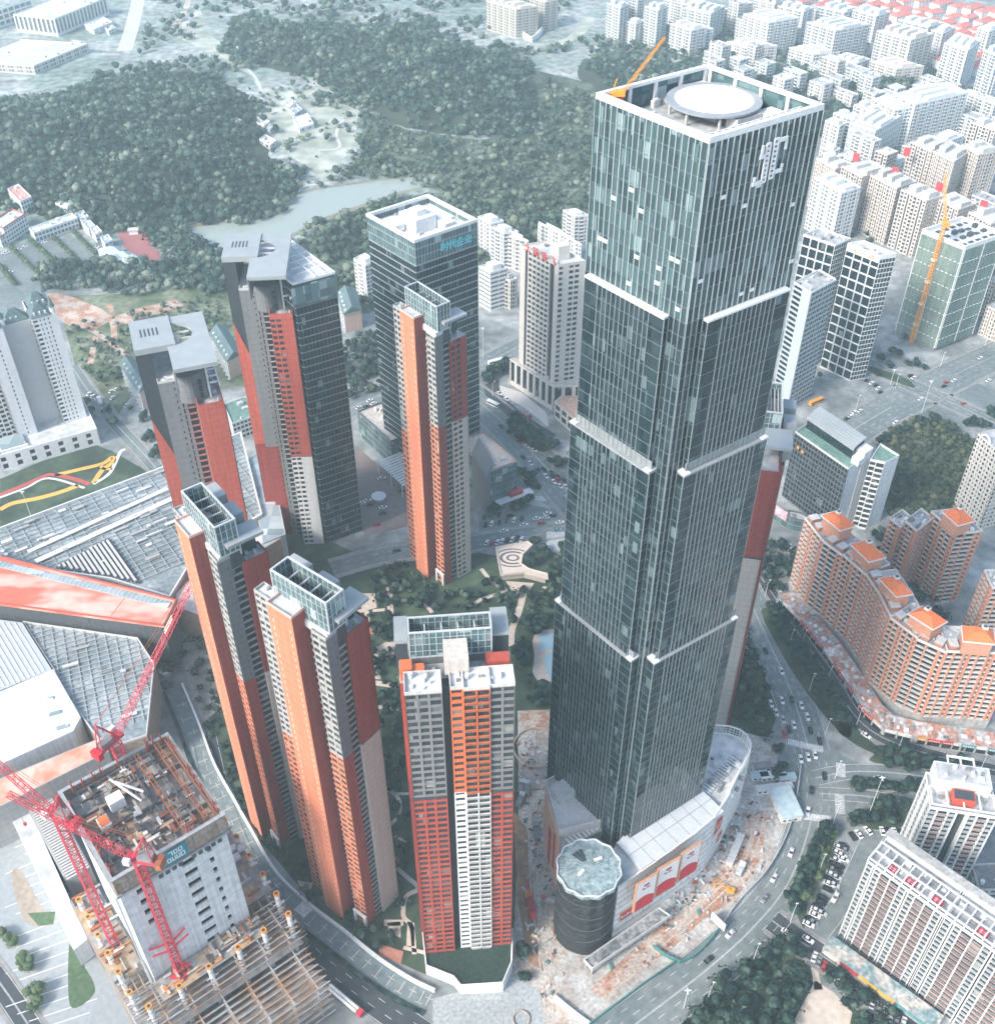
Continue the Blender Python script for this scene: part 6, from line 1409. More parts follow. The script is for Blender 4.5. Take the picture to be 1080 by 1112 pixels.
# steel frame round the core
def steel_frame():
    th = thing('steel_frame', 'steel floor frame with white round columns around the concrete core', 'steel frame', (*cf(18, -8), 0))
    zd = 33; f = cf; bm = MB(); dm = MB(); x0, x1, y0, y1 = -11.5, 48.5, -16, 46; yl = -34
    # floor levels of the front and right wings
    for lv in range(0, 8):
        z = zd-lv*4.3
        if z < 1: break
        for y in np.arange(yl if lv > 1 else y0, -.9, 2.6 if lv else 2.3): bm.prism(R4(f, x0, x1, y-.18, y+.18), z-.8, z-.3) if y < -1.2 else None
        for x in np.arange(x0, x1+.1, 9.2): bm.prism(R4(f, x-.22, x+.22, yl if lv > 1 else y0, -1.2), z-.79, z-.2)
        for x in np.arange(x0, -1.2, 2.6): bm.prism(R4(f, x-.15, x+.15, -1, y1), z-.81, z-.35)
        for y in np.arange(0, y1, 6.0): bm.prism(R4(f, x0, -1.2, y-.2, y+.2), z-.78, z-.21)
        for x in np.arange(39, x1, 3.2): bm.prism(R4(f, x-.15, x+.15, -1, y1), z-.82, z-.36)
        for y in np.arange(0, y1, 6.0): bm.prism(R4(f, 38.2, x1, y-.2, y+.2), z-.77, z-.22)
    bm.build('floor_beams', [mat('beam_grey', (.34, .35, .35), .6, .2, col2=(.33, .2, .12), patch=(.15, .15, .15))], th)
    dk = mat('deck_metal', (.25, .27, .28), .7, .3, scale=.4, col2=(.38, .27, .17), patch=(.12, .12, .12))
    for q in ((x0, -1.2, 6, y1), (-1.1, 39, -9.5, -1.25), (38.3, x1, 4, y1)):
        d = MB(); d.prism(R4(f, *q), zd-.18, zd-.02); d.build('metal_deck', dk, th)
    for q, z in (((x0, x1, y0, -1.2), zd-8.8), ((38.3, x1, 0, y1), zd-8.8), ((x0, -1.2, 0, y1), zd-8.8), ((x0, x1, y0, -1.2), zd-21.7)):
        d = MB(); d.prism(R4(f, *q), z-.18, z-.02); d.build('metal_deck', concretedk, th)
    rd = random.Random(4); tm = [steelrust, mat('ply_pale', (.5, .42, .34)), mat('beam_orange', (.5, .22, .08), .8, .2), palewall, concrete, mat('board_dark', (.08, .07, .07))]
    for k in range(110):
        side = rd.choice([0, 0, 1, 1, 2]); x, y = (rd.uniform(x0, -3), rd.uniform(6, y1)) if side == 0 else (rd.uniform(0, 37), rd.uniform(-9, -2)) if side == 1 else (rd.uniform(40, x1-3), rd.uniform(5, y1))
        b = MB(); U, V = (cu, cv) if rd.random() < .6 else (cv, cu); L_ = rd.uniform(1.5, 6); b.obox(f(x, y), U, V, 0, L_, 0, rd.uniform(.25, 1.3), zd+k*.004, zd+.2+rd.uniform(.1, .8)+k*.004); b.build('site_material', rd.choice(tm), th)
    cols = [cf(-9, y) for y in (40, 31.5, 23, 14.5, 6, -3)]+[cf(x, -11.5) for x in (-6, 5, 16, 27, 37, 47)]+[cf(47.6, y) for y in (-2, 8, 18, 28, 38)]
    for p in cols:
        mb = MB(); mb.tube((*p, 0), (*p, zd+6), .95, 14)
        c = mb.build('column', white, th); b = MB()
        for z in np.arange(1.5, zd+6, 4.3): b.tube((*p, z), (*p, z+.25), 1.02, 14)
        b.build('column_band', steelrust, c); b = MB(); b.tube((*p, zd+6.01), (*p, zd+6.6), 1.15, 14); b.build('column_cap', capyel, c); b = MB(); b.tube((*p, zd+6.61), (*p, zd+6.7), .6, 12); b.build('column_bore', darkpanel, c)
        b = MB(); b.obox(p, cu, cv, -2.2, 2.2, -.35, .35, zd-1.1, zd-.3); b.build('column_bracket', white, c)
    for (x, y) in ((42, 22), (46, 24.5), (43, 26)):
        b = MB(); b.obox(f(x, y), cu, cv, 0, 3.6, 0, 2.4, zd+.9, zd+2.6); b.build('site_cabin', white, th)
    # open lattice at the right end of the frame
    b = MB()
    for k in range(12):
        for j in range(7): b.tube((*f(x1+(j % 2)*2, y0+k*1.5), zd-j*4.3-.5), (*f(x1+2-(j % 2)*2, y0+2+k*1.5), zd-(j+1)*4.3-.5), .12, 3)
    b.build('brace_lattice', mat('beam_grey', (.34, .35, .35)), th)
steel_frame()

# ================================================================== mall complex on the left
def mall():
    gl = mat('roof_glass_dirty', (.32, .36, .37), .35, .35, scale=.5, col2=(.19, .23, .24), patch=(.07, .07, .07)); z = 22
    th = thing('glass_roofed_mall', 'sprawling mall with grey glazed roof and a dark slatted triangle, behind the red roof', 'shopping mall', (*W(120, 590, z), 0))
    P = [W(-20, 582, z), W(186, 505, z), W(262, 470, z), W(285, 560, z), W(215, 600, z), W(185, 650, z), W(120, 630, z), W(-20, 610, z)]; P = P if area(P) > 0 else P[::-1]
    mb = MB(); mb.prism(P, 0, z); mb.build('wall', palewall, th); mb = MB(); mb.flat(inset(P, .5), z+.03); mb.build('glazed_roof', gl, th); mb = MB(); mb.ring(P, z+.003, z+1.3, .8); mb.build('roof_rim', white, th)
    A, B = W(0, 577, z), W(186, 507, z); u, n = uvn(A, B); v = (-n[0], -n[1]); n2 = (n[0], n[1])
    mb = MB(); rd = random.Random(2)
    for k in range(11): mb.obox(A, u, n2, -20, 150, 2+k*3.6, 2.25+k*3.6, z+.5, z+.9)
    for k in range(26): mb.obox(A, u, n2, -16+k*6.4, -15.8+k*6.4, 2, 44, z+.42, z+.8)
    bb = [p for p in mb.v]; mb2 = MB()
    keep = []
    for i in range(0, len(mb.v), 1): pass
    # keep only bars that stay over the roof
    G = MB()
    for k in range(22):
        for j in range(100):
            a0, a1, y = -25+j*1.8, -23.2+j*1.8, 2+k*3.6; c = (A[0]+u[0]*(a0+.9)+n2[0]*y, A[1]+u[1]*(a0+.9)+n2[1]*y)
            if inpoly(*c, inset(P, 1)): G.obox(A, u, n2, a0, a1, y, y+.3, z+.5, z+.9)
    for k in range(28):
        for j in range(60):
            y0, a = -30+j*1.8, -16+k*6.4; c = (A[0]+u[0]*a+n2[0]*(y0+.9), A[1]+u[1]*a+n2[1]*(y0+.9))
            if inpoly(*c, inset(P, 1)): G.obox(A, u, n2, a, a+.25, y0, y0+1.8, z+.45, z+.82)
    G.build('glazing_bars', mat('bar_grey', (.38, .41, .42), .5, .15), th)
    Sx = MB(); a0, b0 = W(38, 610, z), W(190, 540, z); uu, nn = uvn(a0, b0); L_ = math.hypot(b0[0]-a0[0], b0[1]-a0[1]); Sx.obox(a0, uu, nn, 0, L_, 0, 3.2, z+.95, z+1.5); Sx.obox(a0, uu, nn, 0, L_, -9, -6.5, z+.95, z+1.6); Sx.build('roof_walkway', white, th)
    T = [W(60, 614, z+2), W(118, 583, z+2), W(152, 631, z+2)]; T = T if area(T) > 0 else T[::-1]; mb = MB(); mb.prism(T, z-.5, z+1.2); mb.build('slatted_triangle', darkpanel, th)
    mb = MB(); p0, p1 = W(118, 583, z+2), W(152, 631, z+2); uu, nn = uvn(p0, p1); L_ = math.hypot(p1[0]-p0[0], p1[1]-p0[1])
    for k in range(14):
        y = 1+k*2.2
        for j in range(24):
            a = j*L_/24; c = (p0[0]+uu[0]*(a+L_/48)+nn[0]*y, p0[1]+uu[1]*(a+L_/48)+nn[1]*y)
            if inpoly(*c, inset(T, .7)): mb.obox(p0, uu, nn, a, a+L_/24, y, y+1.15, z+1.3, z+2.1)
    mb.build('slats', palewall, th)
    for k in range(60):
        x, y = rd.uniform(-260, -160), rd.uniform(400, 480)
        if inpoly(x, y, inset(P, 4)): b = MB(); b.obox((x, y), u, v, 0, rd.uniform(1.5, 9), 0, rd.uniform(.6, 2.2), z+.95, z+1.2+rd.uniform(0, .6)+k*.003); b.build('roof_panel', rd.choice([white, unitm, palewall, greypale]), th)
    # red roofed hall crossing in front
    z = 31; th = thing('red_roofed_hall', 'long hall with a weathered orange-red roof jutting out over a paved court', 'hall', (*W(100, 630, z), 0))
    rf = mat('red_roof_weathered', (.56, .14, .085), .8, .1, scale=.3, col2=(.66, .42, .35), patch=(.03, .09, .05)); P = [W(-30, 597, z), W(192, 652, z), W(178, 680, z), W(-30, 652, z)]; P = P if area(P) > 0 else P[::-1]
    mb = MB(); mb.prism(P, z-1.2, z); mb.build('roof', rf, th); mb = MB(); mb.ring(P, z+.003, z+.8, .5); mb.build('roof_rim', redbright, th)
    Q = [W(-30, 601, z+1), W(186, 653, z+1)]; u, n = uvn(*Q); L_ = math.hypot(Q[1][0]-Q[0][0], Q[1][1]-Q[0][1]); mb = MB(); mb.obox(Q[0], u, n, 0, L_, .2, 3.8, z+.02, z+.7); mb.build('skylight_strip', gl_roof, th)
    mb = MB()
    for k in range(int(L_/2.4)): mb.obox(Q[0], u, n, k*2.4, k*2.4+.2, .1, 3.9, z+.703, z+.85)
    mb.build('skylight_bar', white, th); mb = MB(); Pi = inset(P, 2); mb.prism(Pi, 0, z-1.22); mb.build('wall', mat('hall_dark', (.08, .09, .1), .6, .2, streak=.3), th)
    A, B = W(178, 680, z), W(192, 652, z); u, n = uvn(A, B); mb = MB(); mb.obox(A, u, n, .5, 12, -1.9, -1.3, z-9, z-1.3)
    mb.build('gable', darkpanel, th); mb = MB()
    for j in range(2):
        for k in range(9): mb.obox(A, u, n, 1.2+k*1.1, 1.9+k*1.1, -1.28, -1.15, z-6.5+j*1.6, z-5.6+j*1.6)
    lm = bpy.data.materials.new('lamp_lit'); lm.use_nodes = True; q = lm.node_tree.nodes['Principled BSDF']; q.inputs['Emission Color'].default_value = (1, .75, .55, 1); q.inputs['Emission Strength'].default_value = 1.6; mb.build('lamp_strip', lm, th)
    mb = MB(); j = W(140, 602, z); mb.flat([W(91, 634.5, z+.0), W(91.6, 634.5, z), W(103.5, 658+12, z), W(102.9, 658+12, z)] if False else [W(120.2, 668.5, z), W(138.9, 644.4, z), W(139.7, 644.6, z), W(121, 668.7, z)], z+.02); mb.build('roof_joint', steelrust, th)
    # lower glazed roof in front of the hall
    z = 20; th = thing('glazed_arcade', 'lower glazed arcade roof with pale steel grid below the red-roofed hall', 'arcade', (*W(100, 740, z), 0))
    P = [W(25, 676, z), W(150, 694, z), W(168, 722, z), W(160, 800, z), W(115, 815, z), W(75, 760, z), W(58, 728, z)]; P = P if area(P) > 0 else P[::-1]
    mb = MB(); mb.prism(P, 0, z); mb.build('wall', mat('wall_brown', (.3, .22, .17), .7, .2), th); mb = MB(); mb.flat(inset(P, .4), z+.02); mb.build('glazed_roof', gl, th); mb = MB(); mb.ring(P, z+.003, z+1.2, .5); mb.build('roof_rim', palewall, th)
    A, B = W(60, 735, z), W(165, 705, z); u, n = uvn(A, B); G = MB()
    for y in np.arange(-40, 40, 3.0):
        for a in np.arange(-30, 60, 1.5):
            c = (A[0]+u[0]*(a+.7)+n[0]*y, A[1]+u[1]*(a+.7)+n[1]*y)
            if inpoly(*c, inset(P, .9)): G.obox(A, u, n, a, a+1.5, y, y+.28, z+.4, z+.8)
    for a in np.arange(-30, 60, 4.5):
        for y in np.arange(-40, 40, 1.5):
            c = (A[0]+u[0]*a+n[0]*(y+.7), A[1]+u[1]*a+n[1]*(y+.7))
            if inpoly(*c, inset(P, .9)): G.obox(A, u, n, a, a+.24, y, y+1.5, z+.35, z+.75)
    G.build('glazing_bars', mat('bar_grey', (.38, .41, .42), .5, .15), th)
    for k in range(40):
        x = rd.uniform(-235, -140); y = rd.uniform(290, 370)
        if inpoly(x, y, inset(P, 3)): b = MB(); b.obox((x, y), u, (-n[0], -n[1]), 0, rd.uniform(1.5, 8), 0, rd.uniform(.5, 2), z+.85, z+1.1+rd.uniform(0, .8)+k*.003); b.build('roof_panel', rd.choice([white, unitm, palewall, greypale]), th)
    # white roofs
    z = 22; th = thing('white_roofed_hall', 'white roofed exhibition hall with small skylights at the left edge', 'hall', (*W(30, 770, z), 0)); P = [W(-40, 770, z), W(58, 728, z), W(88, 780, z), W(80, 795, z), W(-40, 850, z)]; P = P if area(P) > 0 else P[::-1]
    mb = MB(); mb.prism(P, 0, z); mb.build('wall', whitewall, th); mb = MB(); mb.flat(inset(P, .6), z+.02); mb.build('roof', mat('roof_bright', (.74, .75, .76), .6, .05), th); mb = MB(); mb.ring(P, z+.003, z+.8, .5); mb.build('roof_rim', white, th)
    for p in ((52, 760), (60, 775), (68, 790)): q = W(*p, z); mb = MB(); mb.obox(q, u, n, -2.5, 2.5, -1, 1, z+.03, z+.6); mb.build('skylight', gl_roof, th)
    th = thing('ribbed_roof_hall', 'hall with a pale ribbed roof just below the red roof at the left edge', 'hall', (*W(20, 710, z), 0)); P = [W(-40, 668, z), W(24, 676, z), W(56, 727, z), W(-40, 766, z)]; P = P if area(P) > 0 else P[::-1]
    mb = MB(); mb.prism(P, 0, z); mb.build('wall', palewall, th); mb = MB(); mb.flat(inset(P, .1), z+.02); mb.build('roof', mat('ribbed_roof', (.42, .46, .49), .5, .06), th); A, B = W(24, 676, z), W(56, 727, z); uu, nn = uvn(A, B); G = MB()
    for y in np.arange(-70, 70, 2.2):
        for a in np.arange(-20, 60, 2):
            c = (A[0]+uu[0]*(a+1)+nn[0]*y, A[1]+uu[1]*(a+1)+nn[1]*y)
            if inpoly(*c, inset(P, .6)): G.obox(A, uu, nn, a, a+2, y, y+.3, z+.05, z+.35)
    G.build('roof_rib', white, th)
    # orange strip roof with pale ledge, left of the core
    z = 24; th = thing('orange_strip_roof', 'low wing with an orange strip roof left of the concrete core', 'wing', (*W(60, 850, z), 0)); P = [W(-40, 862, z), W(112, 800, z), W(118, 816, z), W(8, 872, z), W(-40, 895, z)]; P = P if area(P) > 0 else P[::-1]
    mb = MB(); mb.prism(P, 0, z); mb.build('wall', greypale, th); mb = MB(); mb.flat(inset(P, .5), z+.02); mb.build('roof', mat('strip_orange', (.62, .24, .15), .8, .15, scale=.4, col2=(.66, .42, .34), patch=(.08, .08, .08)), th)
    z = 12; th = thing('pale_ledge_building', 'narrow white ledge building running beside the striped plaza', 'wing', (*W(70, 960, z), 0)); P = [W(12, 882, z), W(32, 872, z), W(70, 940, z), W(118, 1040, z), W(88, 1032, z)]; P = [W(10, 885, z), W(30, 875, z), W(95, 1020, z), W(80, 1032, z)]; P = P if area(P) > 0 else P[::-1]
    mb = MB(); mb.prism(P, 0, z); mb.build('wall', white, th); mb = MB(); mb.flat(inset(P, .3), z+.02); mb.build('roof', roofpale, th)
    P = [W(30, 880, z), W(55, 862, z), W(100, 945, z), W(70, 955, z)]; P = P if area(P) > 0 else P[::-1]; th = thing('slatted_building', 'low building with a grey slatted roof between the core and the white ledge', 'wing', (*P[0], 0)); mb = MB(); mb.prism(P, 0, 14); mb.build('wall', greypale, th); A, B = P[0], P[1]; uu, nn = uvn(P[1], P[2]); G = MB(); L_ = math.hypot(P[2][0]-P[1][0], P[2][1]-P[1][1])
    for k in range(int(L_/1.4)): G.obox(P[1], uu, (-nn[0], -nn[1]), k*1.4, k*1.4+.7, .5, 9.5, 14.02, 14.6)
    G.build('roof_slat', palewall, th)
    # tan curved wall of the mall by the court
    th = thing('tan_wall_building', 'tan clad mall wing between the red-roofed hall and the towers', 'wing', (*W(250, 620, 18), 0)); z = 20; P = [W(193, 660, z), W(190, 645, z), W(235, 600, z), W(300, 560, z), W(305, 585, z), W(280, 600, z), W(215, 668, z)]; P = P if area(P) > 0 else P[::-1]
    mb = MB(); mb.prism(P, 0, z); mb.build('wall', mat('tan_clad', (.42, .27, .18), .7, .15, lines=4), th); mb = MB(); mb.flat(inset(P, .4), z+.02); mb.build('roof', roofpale, th)
    z = 21; th = thing('glass_roofed_wing', 'glazed mall wing between the blank red tower and its neighbour', 'wing', (*W(290, 530, 15), 0)); P = [W(268, 500, z), W(290, 480, z), W(310, 580, z), W(285, 590, z)]; P = P if area(P) > 0 else P[::-1]; mb = MB(); mb.prism(P, 0, z); mb.build('wall', palewall, th); mb = MB(); mb.flat(inset(P, .5), z+.02); mb.build('roof', gl_roof, th)
    th = thing('garden_pavilion', 'curved garden pavilion with a dark and cream striped roof', 'pavilion', (*W(*zg(680, 990), 4), 0)); z = 5
    P = [W(*zg(*q), z) for q in ((585, 945), (715, 920), (735, 935), (695, 975), (690, 1010), (720, 1030), (795, 1050), (797, 1070), (700, 1045), (605, 1055))]; P = P if area(P) > 0 else P[::-1]
    mb = MB(); mb.prism(P, z-.8, z); mb.ring(P, z+.003, z+.7, .4); mb.build('roof', mat('pav_cream', (.55, .48, .42), .8, .1), th); mb = MB()
    c = W(*zg(655, 985), z)
    for r0, r1 in ((2, 3.2), (5, 6.4), (8, 9)):
        for q in range(30):
            t0, t1 = 2*PI*q/30, 2*PI*(q+1)/30
            vs = [(c[0]+r*math.cos(t)*1.1, c[1]+r*math.sin(t)*.8, z+.03) for r, t in ((r0, t0), (r1, t0), (r1, t1), (r0, t1))]
            if all(inpoly(p[0], p[1], inset(P, .5)) for p in vs): mb.add(vs, [(0, 1, 2, 3)])
    mb.build('roof_stripe', mat('pav_dark', (.1, .09, .1), .8), th); mb = MB(); mb.prism(inset(P, 1.2), 0, z-.82); mb.build('wall', mat('pav_wall', (.4, .36, .32)), th)
mall()

# ================================================================== building-site things
G_S = 'things on the building site'
def cabin(lab, p, a, L_, w_, h, m, grp='site cabins', stack=1):
    x, y = W(*p, h/2); f = frame2((x, y), a); th = thing('site_cabin', lab, 'cabin', (x, y, 0), grp); boxp(th, 'wall', f, -L_/2, L_/2, -w_/2, w_/2, .1, h, whitewall); boxp(th, 'roof', f, -L_/2-.2, L_/2+.2, -w_/2-.2, w_/2+.2, h+.01, h+.3, m)
    for k in range(int(L_/2.4)): boxp(th, 'window', f, -L_/2+.6+k*2.4, -L_/2+1.8+k*2.4, -w_/2-.06, -w_/2-.01, 1.1, 2.2, wing)
teal = mat('cabin_teal', (.3, .42, .45), .6, .15); 
for k, (p, L_, lab, m) in enumerate(((z3(845, 232), 8, 'dark-roofed', concretedk), (z3(880, 262), 11, 'white-roofed', white), (z3(930, 270), 7, 'teal-roofed', teal), (z3(835, 262), 7, 'short teal-roofed', teal), (z3(885, 305), 16, 'long white-roofed', palewall))): cabin('%s site cabin inside the curve of the boulevard, near the crosswalk' % lab, p, 8, L_, 3, 3 if k < 4 else 2.6, m)
cabin('big pale blue site shed by the boulevard fence, below the cabins', z3(925, 360), 10, 9, 15, 4, mat('shed_blue', (.42, .52, .54), .6, .15, scale=.4))
cabin('long narrow white shed lying beside the excavation', z3(752, 515), 62, 15, 2.6, 3, palewall)
P = spline(pw([(975, 232), (960, 340), (930, 460), (860, 590), (760, 700), (712, 770)], 0, z3), 6); mb = MB(); wall_ribbon(mb, P, -.2, .2, 0, 2.4); tag(mb.build('site_fence', mat('fence_grey', (.4, .42, .43), .6, .15)), 'grey hoarding between the building site and the boulevard', 'fence')
P = spline(pw([(545, 905), (430, 985), (330, 1060), (250, 1120)], 0, z3), 6); mb = MB(); wall_ribbon(mb, P, -.2, .2, 0, 2.2); tag(mb.build('site_fence', mat('fence_teal', (.07, .2, .19), .6, .2)), 'dark green hoarding along the boulevard near the bottom edge', 'fence')
P = spline(pw([(690, 795), (640, 860), (560, 905), (470, 850)], 0, z3), 2); mb = MB(); wall_ribbon(mb, P, -.2, .2, 0, 2.2); tag(mb.build('site_fence', mat('fence_teal', (.07, .2, .19))), 'green hoarding round the sunken corner of the site', 'fence')
P = spline(pw([(130, 1025), (190, 1075), (250, 1120)], 0, z3), 3); mb = MB(); wall_ribbon(mb, P, -.8, .8, 0, 2.0); tag(mb.build('site_wall', white), 'white low wall at the bottom corner of the site road', 'wall')
x, y = W(*z3(693, 768), 2); mb = MB(); u, n = uvn(W(*z3(670, 750)), W(*z3(712, 790))); th = thing('site_board', 'white project board at the corner of the site hoarding', 'sign board', (x, y, 0)); mb.obox((x, y), u, n, -3.5, 3.5, 0, .3, 1, 6); mb.build('board', white, th); mb = MB(); mb.obox((x, y), u, n, -3.2, -2.9, .05, .25, 0, 1); mb.obox((x, y), u, n, 2.9, 3.2, .05, .25, 0, 1); mb.build('posts', steelrust, th)
rd = random.Random(12); n_ = 0
mats_ = [steelrust, white, palewall, concrete, mat('tarp_teal', (.08, .2, .2), .8), mat('board_dark', (.08, .07, .07)), mat('ply_pale', (.5, .42, .34)), unitm, mat('brick_pile', (.35, .15, .1), .9, .3)]
poly = pw([(560, 790), (600, 800), (600, 1000), (612, 1060), (600, 1100), (575, 1060), (568, 900)]); poly2 = pw([(812, 870), (850, 860), (830, 940), (795, 990), (740, 1030), (660, 1080), (640, 1070), (720, 1000), (790, 920)])
poly3 = pw([(700, 965), (780, 915), (800, 890), (808, 860), (815, 870), (800, 935), (750, 985), (715, 1000)])
heap = {0: MB(), 1: MB(), 2: MB()}
V = []; 
for k in range(1500):
    i = rd.choice([0, 1, 1, 2, 2, 2]); P = (poly, poly2, poly3)[i]; xs = [p[0] for p in P]; ys = [p[1] for p in P]; x, y = rd.uniform(min(xs), max(xs)), rd.uniform(min(ys), max(ys))
    if not inpoly(x, y, P): continue
    a = rd.uniform(0, PI); U = (math.cos(a), math.sin(a)); heap[i].obox((x, y), U, (-U[1], U[0]), 0, rd.uniform(.4, 2.8), 0, rd.uniform(.15, 1.1), .1, .2+rd.uniform(.05, 1.0), rd.randrange(len(mats_)))
for i, lab in enumerate(('loose timber and rubble scattered along the site road', 'scattered materials on the orange soil beside the boulevard', 'dense debris along the foot of the curved mall wall')):
    tag(heap[i].build('site_debris', mats_), lab, 'debris', None, 'stuff')
def truck(lab, p, a, cabm, bedm, L_=8, grp='site vehicles', tank=False):
    x, y = W(*p, 1.2); e = thing('truck', lab, 'truck', (x, y, .12), grp); e.rotation_euler = (0, 0, math.radians(a)); mb = MB(); mb.box(L_/2-2, L_/2, -1.2, 1.2, .6, 2.9); mb.build('cab', cabm, e, True); mb = MB()
    mb.box(-L_/2, L_/2-2.1, -1.15, 1.15, .7, 1.1); mb.build('chassis', concretedk, e, True); mb = MB()
    if tank: [mb.tube((-L_/2, s, 2.1), (L_/2-2.4, s, 2.1), .62, 10) for s in (-.65, .65)]
    else: mb.box(-L_/2, L_/2-2.2, -1.2, 1.2, 1.12, 2.4); mb.box(-L_/2+.3, L_/2-2.5, -.95, .95, 2.402, 2.6)
    mb.build('load', bedm, e, True); mb = MB(); mb.box(L_/2-.9, L_/2+.03, -1.0, 1.0, 1.7, 2.5); mb.build('windscreen', wing, e, True)
    for sx in (-.35, -.15, .33):
        for sy in (-1, 1): mb = MB(); mb.tube((sx*L_, sy*.95, .5), (sx*L_, sy*1.2, .5), .5, 10); mb.build('wheel', mat('tyre', (.02, .02, .02), .9), e, True)
    return e
truck('long trailer truck loaded with white pipes beside the bottom road', z8(520, 1030), -38, cranered, white, 17, tank=True)
for k, (p, a) in enumerate(((z3(18, 300), 80), (z3(38, 305), 85), (z3(15, 345), 70))): truck('%s of the three grey lorries at the upper end of the site road' % ('left one', 'right one', 'lower one')[k], p, a, palewall, concretedk, 7)
truck('dark tipper loaded with pipes beside the mall side wall', z3(72, 455), 95, concretedk, greywall, 8); truck('small white lorry on the orange soil by the excavation', z3(770, 582), 60, white, unitm, 6)
truck('white lorry on the road beside the classical tower', zc(392, 562), 118, white, palewall, 8, 'cars beside the west road')
def excavator(lab, p, a, m):
    x, y = W(*p, 1); e = thing('excavator', lab, 'excavator', (x, y, .12), 'site excavators'); e.rotation_euler = (0, 0, math.radians(a)); mb = MB()
    mb.box(-1.8, 1.8, -1.5, -.9, 0, .8); mb.box(-1.8, 1.8, .9, 1.5, 0, .8); mb.build('tracks', concretedk, e, True); mb = MB(); mb.box(-2, 1.2, -1.2, 1.2, .9, 2.0); mb.box(-.2, 1.1, .2, 1.15, 2.0, 2.9); mb.build('cab', m, e, True); mb = MB()
    mb.tube((1, -.3, 1.6), (4.2, -.3, 3.6), .3, 5); mb.tube((4.2, -.3, 3.6), (6, -.3, 1.4), .22, 5); mb.box(5.5, 6.5, -.8, .2, .4, 1.4); mb.build('arm', m, e, True)
excavator('yellow excavator on the orange soil below the curved mall wall', z3(732, 655), 160, craneyel); excavator('red long-armed machine on the site road beside the netted drum', z3(57, 720), 98, cranered); excavator('yellow excavator on the steel deck', (0, 0), 0, craneyel) if False else None
x, y = W(*z3(50, 700), 2); e = thing('mobile_crane', 'red mobile crane lying along the site road left of the netted drum', 'mobile crane', (x, y, .12)); e.rotation_euler = (0, 0, math.radians(100)); mb = MB(); mb.box(-6, 5, -1.3, 1.3, .6, 1.6); mb.box(-6, -4, -1.2, 1.2, 1.6, 2.8); mb.build('chassis', cranered, e, True); lattice(e, 'boom', (-4, 0, 2.8), (9, 0, 3.4), 1.3, cranered, 9, r=.12); mb = MB(); mb.box(3, 5, -1.2, 1.2, 1.61, 2.9); mb.build('cab', craneyel, e, True)
for sx in (-4.5, -2.5, 2.5, 4.2):
    for sy in (-1, 1): mb = MB(); mb.tube((sx, sy*1.0, .5), (sx, sy*1.32, .5), .52, 10); mb.build('wheel', mat('tyre', (.02, .02, .02)), e, True)
def ringpit(lab, p, r, h, m, nm='concrete_ring'):
    x, y = W(*p, h); mb = MB(); n = 40; P = [(x+r*math.cos(2*PI*i/n), y+r*math.sin(2*PI*i/n)) for i in range(n)]; mb.ring(P, .1, h, .35); tag(mb.build(nm, m), lab, 'ring')
ringpit('round concrete ring on the site road beside the mall wall', z3(75, 400), 2.9, 1.2, mat('ring_tan', (.42, .34, .26), .9)); ringpit('wide circular retaining wall of the unfinished round garden', z3(75, 160), 11, 1.4, mat('ring_pink', (.52, .4, .34), .9)); ringpit('small round concrete pit at the bottom edge', z3(18, 1095), 3.2, .8, mat('ring_tan', (.42, .34, .26)))
# lamp posts
def lamp(lab, p, h, arm=3, a=0, grp='street lamps', flood=False):
    x, y = W(*p); e = thing('street_lamp', lab, 'street lamp', (x, y, 0), grp); mb = MB(); mb.tube((0, 0, 0), (0, 0, h), .16, 8, r2=.09); mb.build('pole', steelwhite, e, True)
    mb = MB(); c, s = math.cos(a), math.sin(a)
    if flood: mb.tube((-1.2, 0, h), (1.2, 0, h), .25, 6); mb.tube((0, -1.2, h-.5), (0, 1.2, h-.5), .25, 6)
    else: mb.tube((0, 0, h), (c*arm, s*arm, h+.5), .08, 6); mb.box(c*arm-.5, c*arm+.5, s*arm-.2, s*arm+.2, h+.4, h+.6)
    mb.build('lamp_head', white, e, True)
for lab, p, h in (('tall white mast at the junction island', z2(415, 340), 24), ('tall floodlight mast at the eastern junction', zh(627, 725), 24), ('tall lamp mast by the painted loop, nearest the road', Z(0, 480, 3.7)(125, 300), 18), ('tall white mast left of the cream tower on the far avenue', zg(535, 185), 24), ('short floodlight mast in front of the hotel', zh(508, 620), 12), ('mast by the boulevard grove near the bottom edge', z3(575, 1060), 14)): lamp(lab, p, h, flood=True)
i = 0
for nm, d, lb in (('boulevard', 8.8, 'the inner kerb of the boulevard'), ('avenue', 11, 'the avenue left of the skyscraper'), ('east_avenue', 12, 'the eastern avenue'), ('service', -3.2, 'the service road')):
    P = offs(ROADS[nm], d); n = 0
    for q in range(4, len(P)-6, 7): n += 1; a, b = px_of(*P[q], 0); (lamp('lamp post on %s, %s from its start' % (lb, ordw(n)), (a, b), 9, a=1.0) if 0 < a < 1080 and 0 < b < 1112 else None)
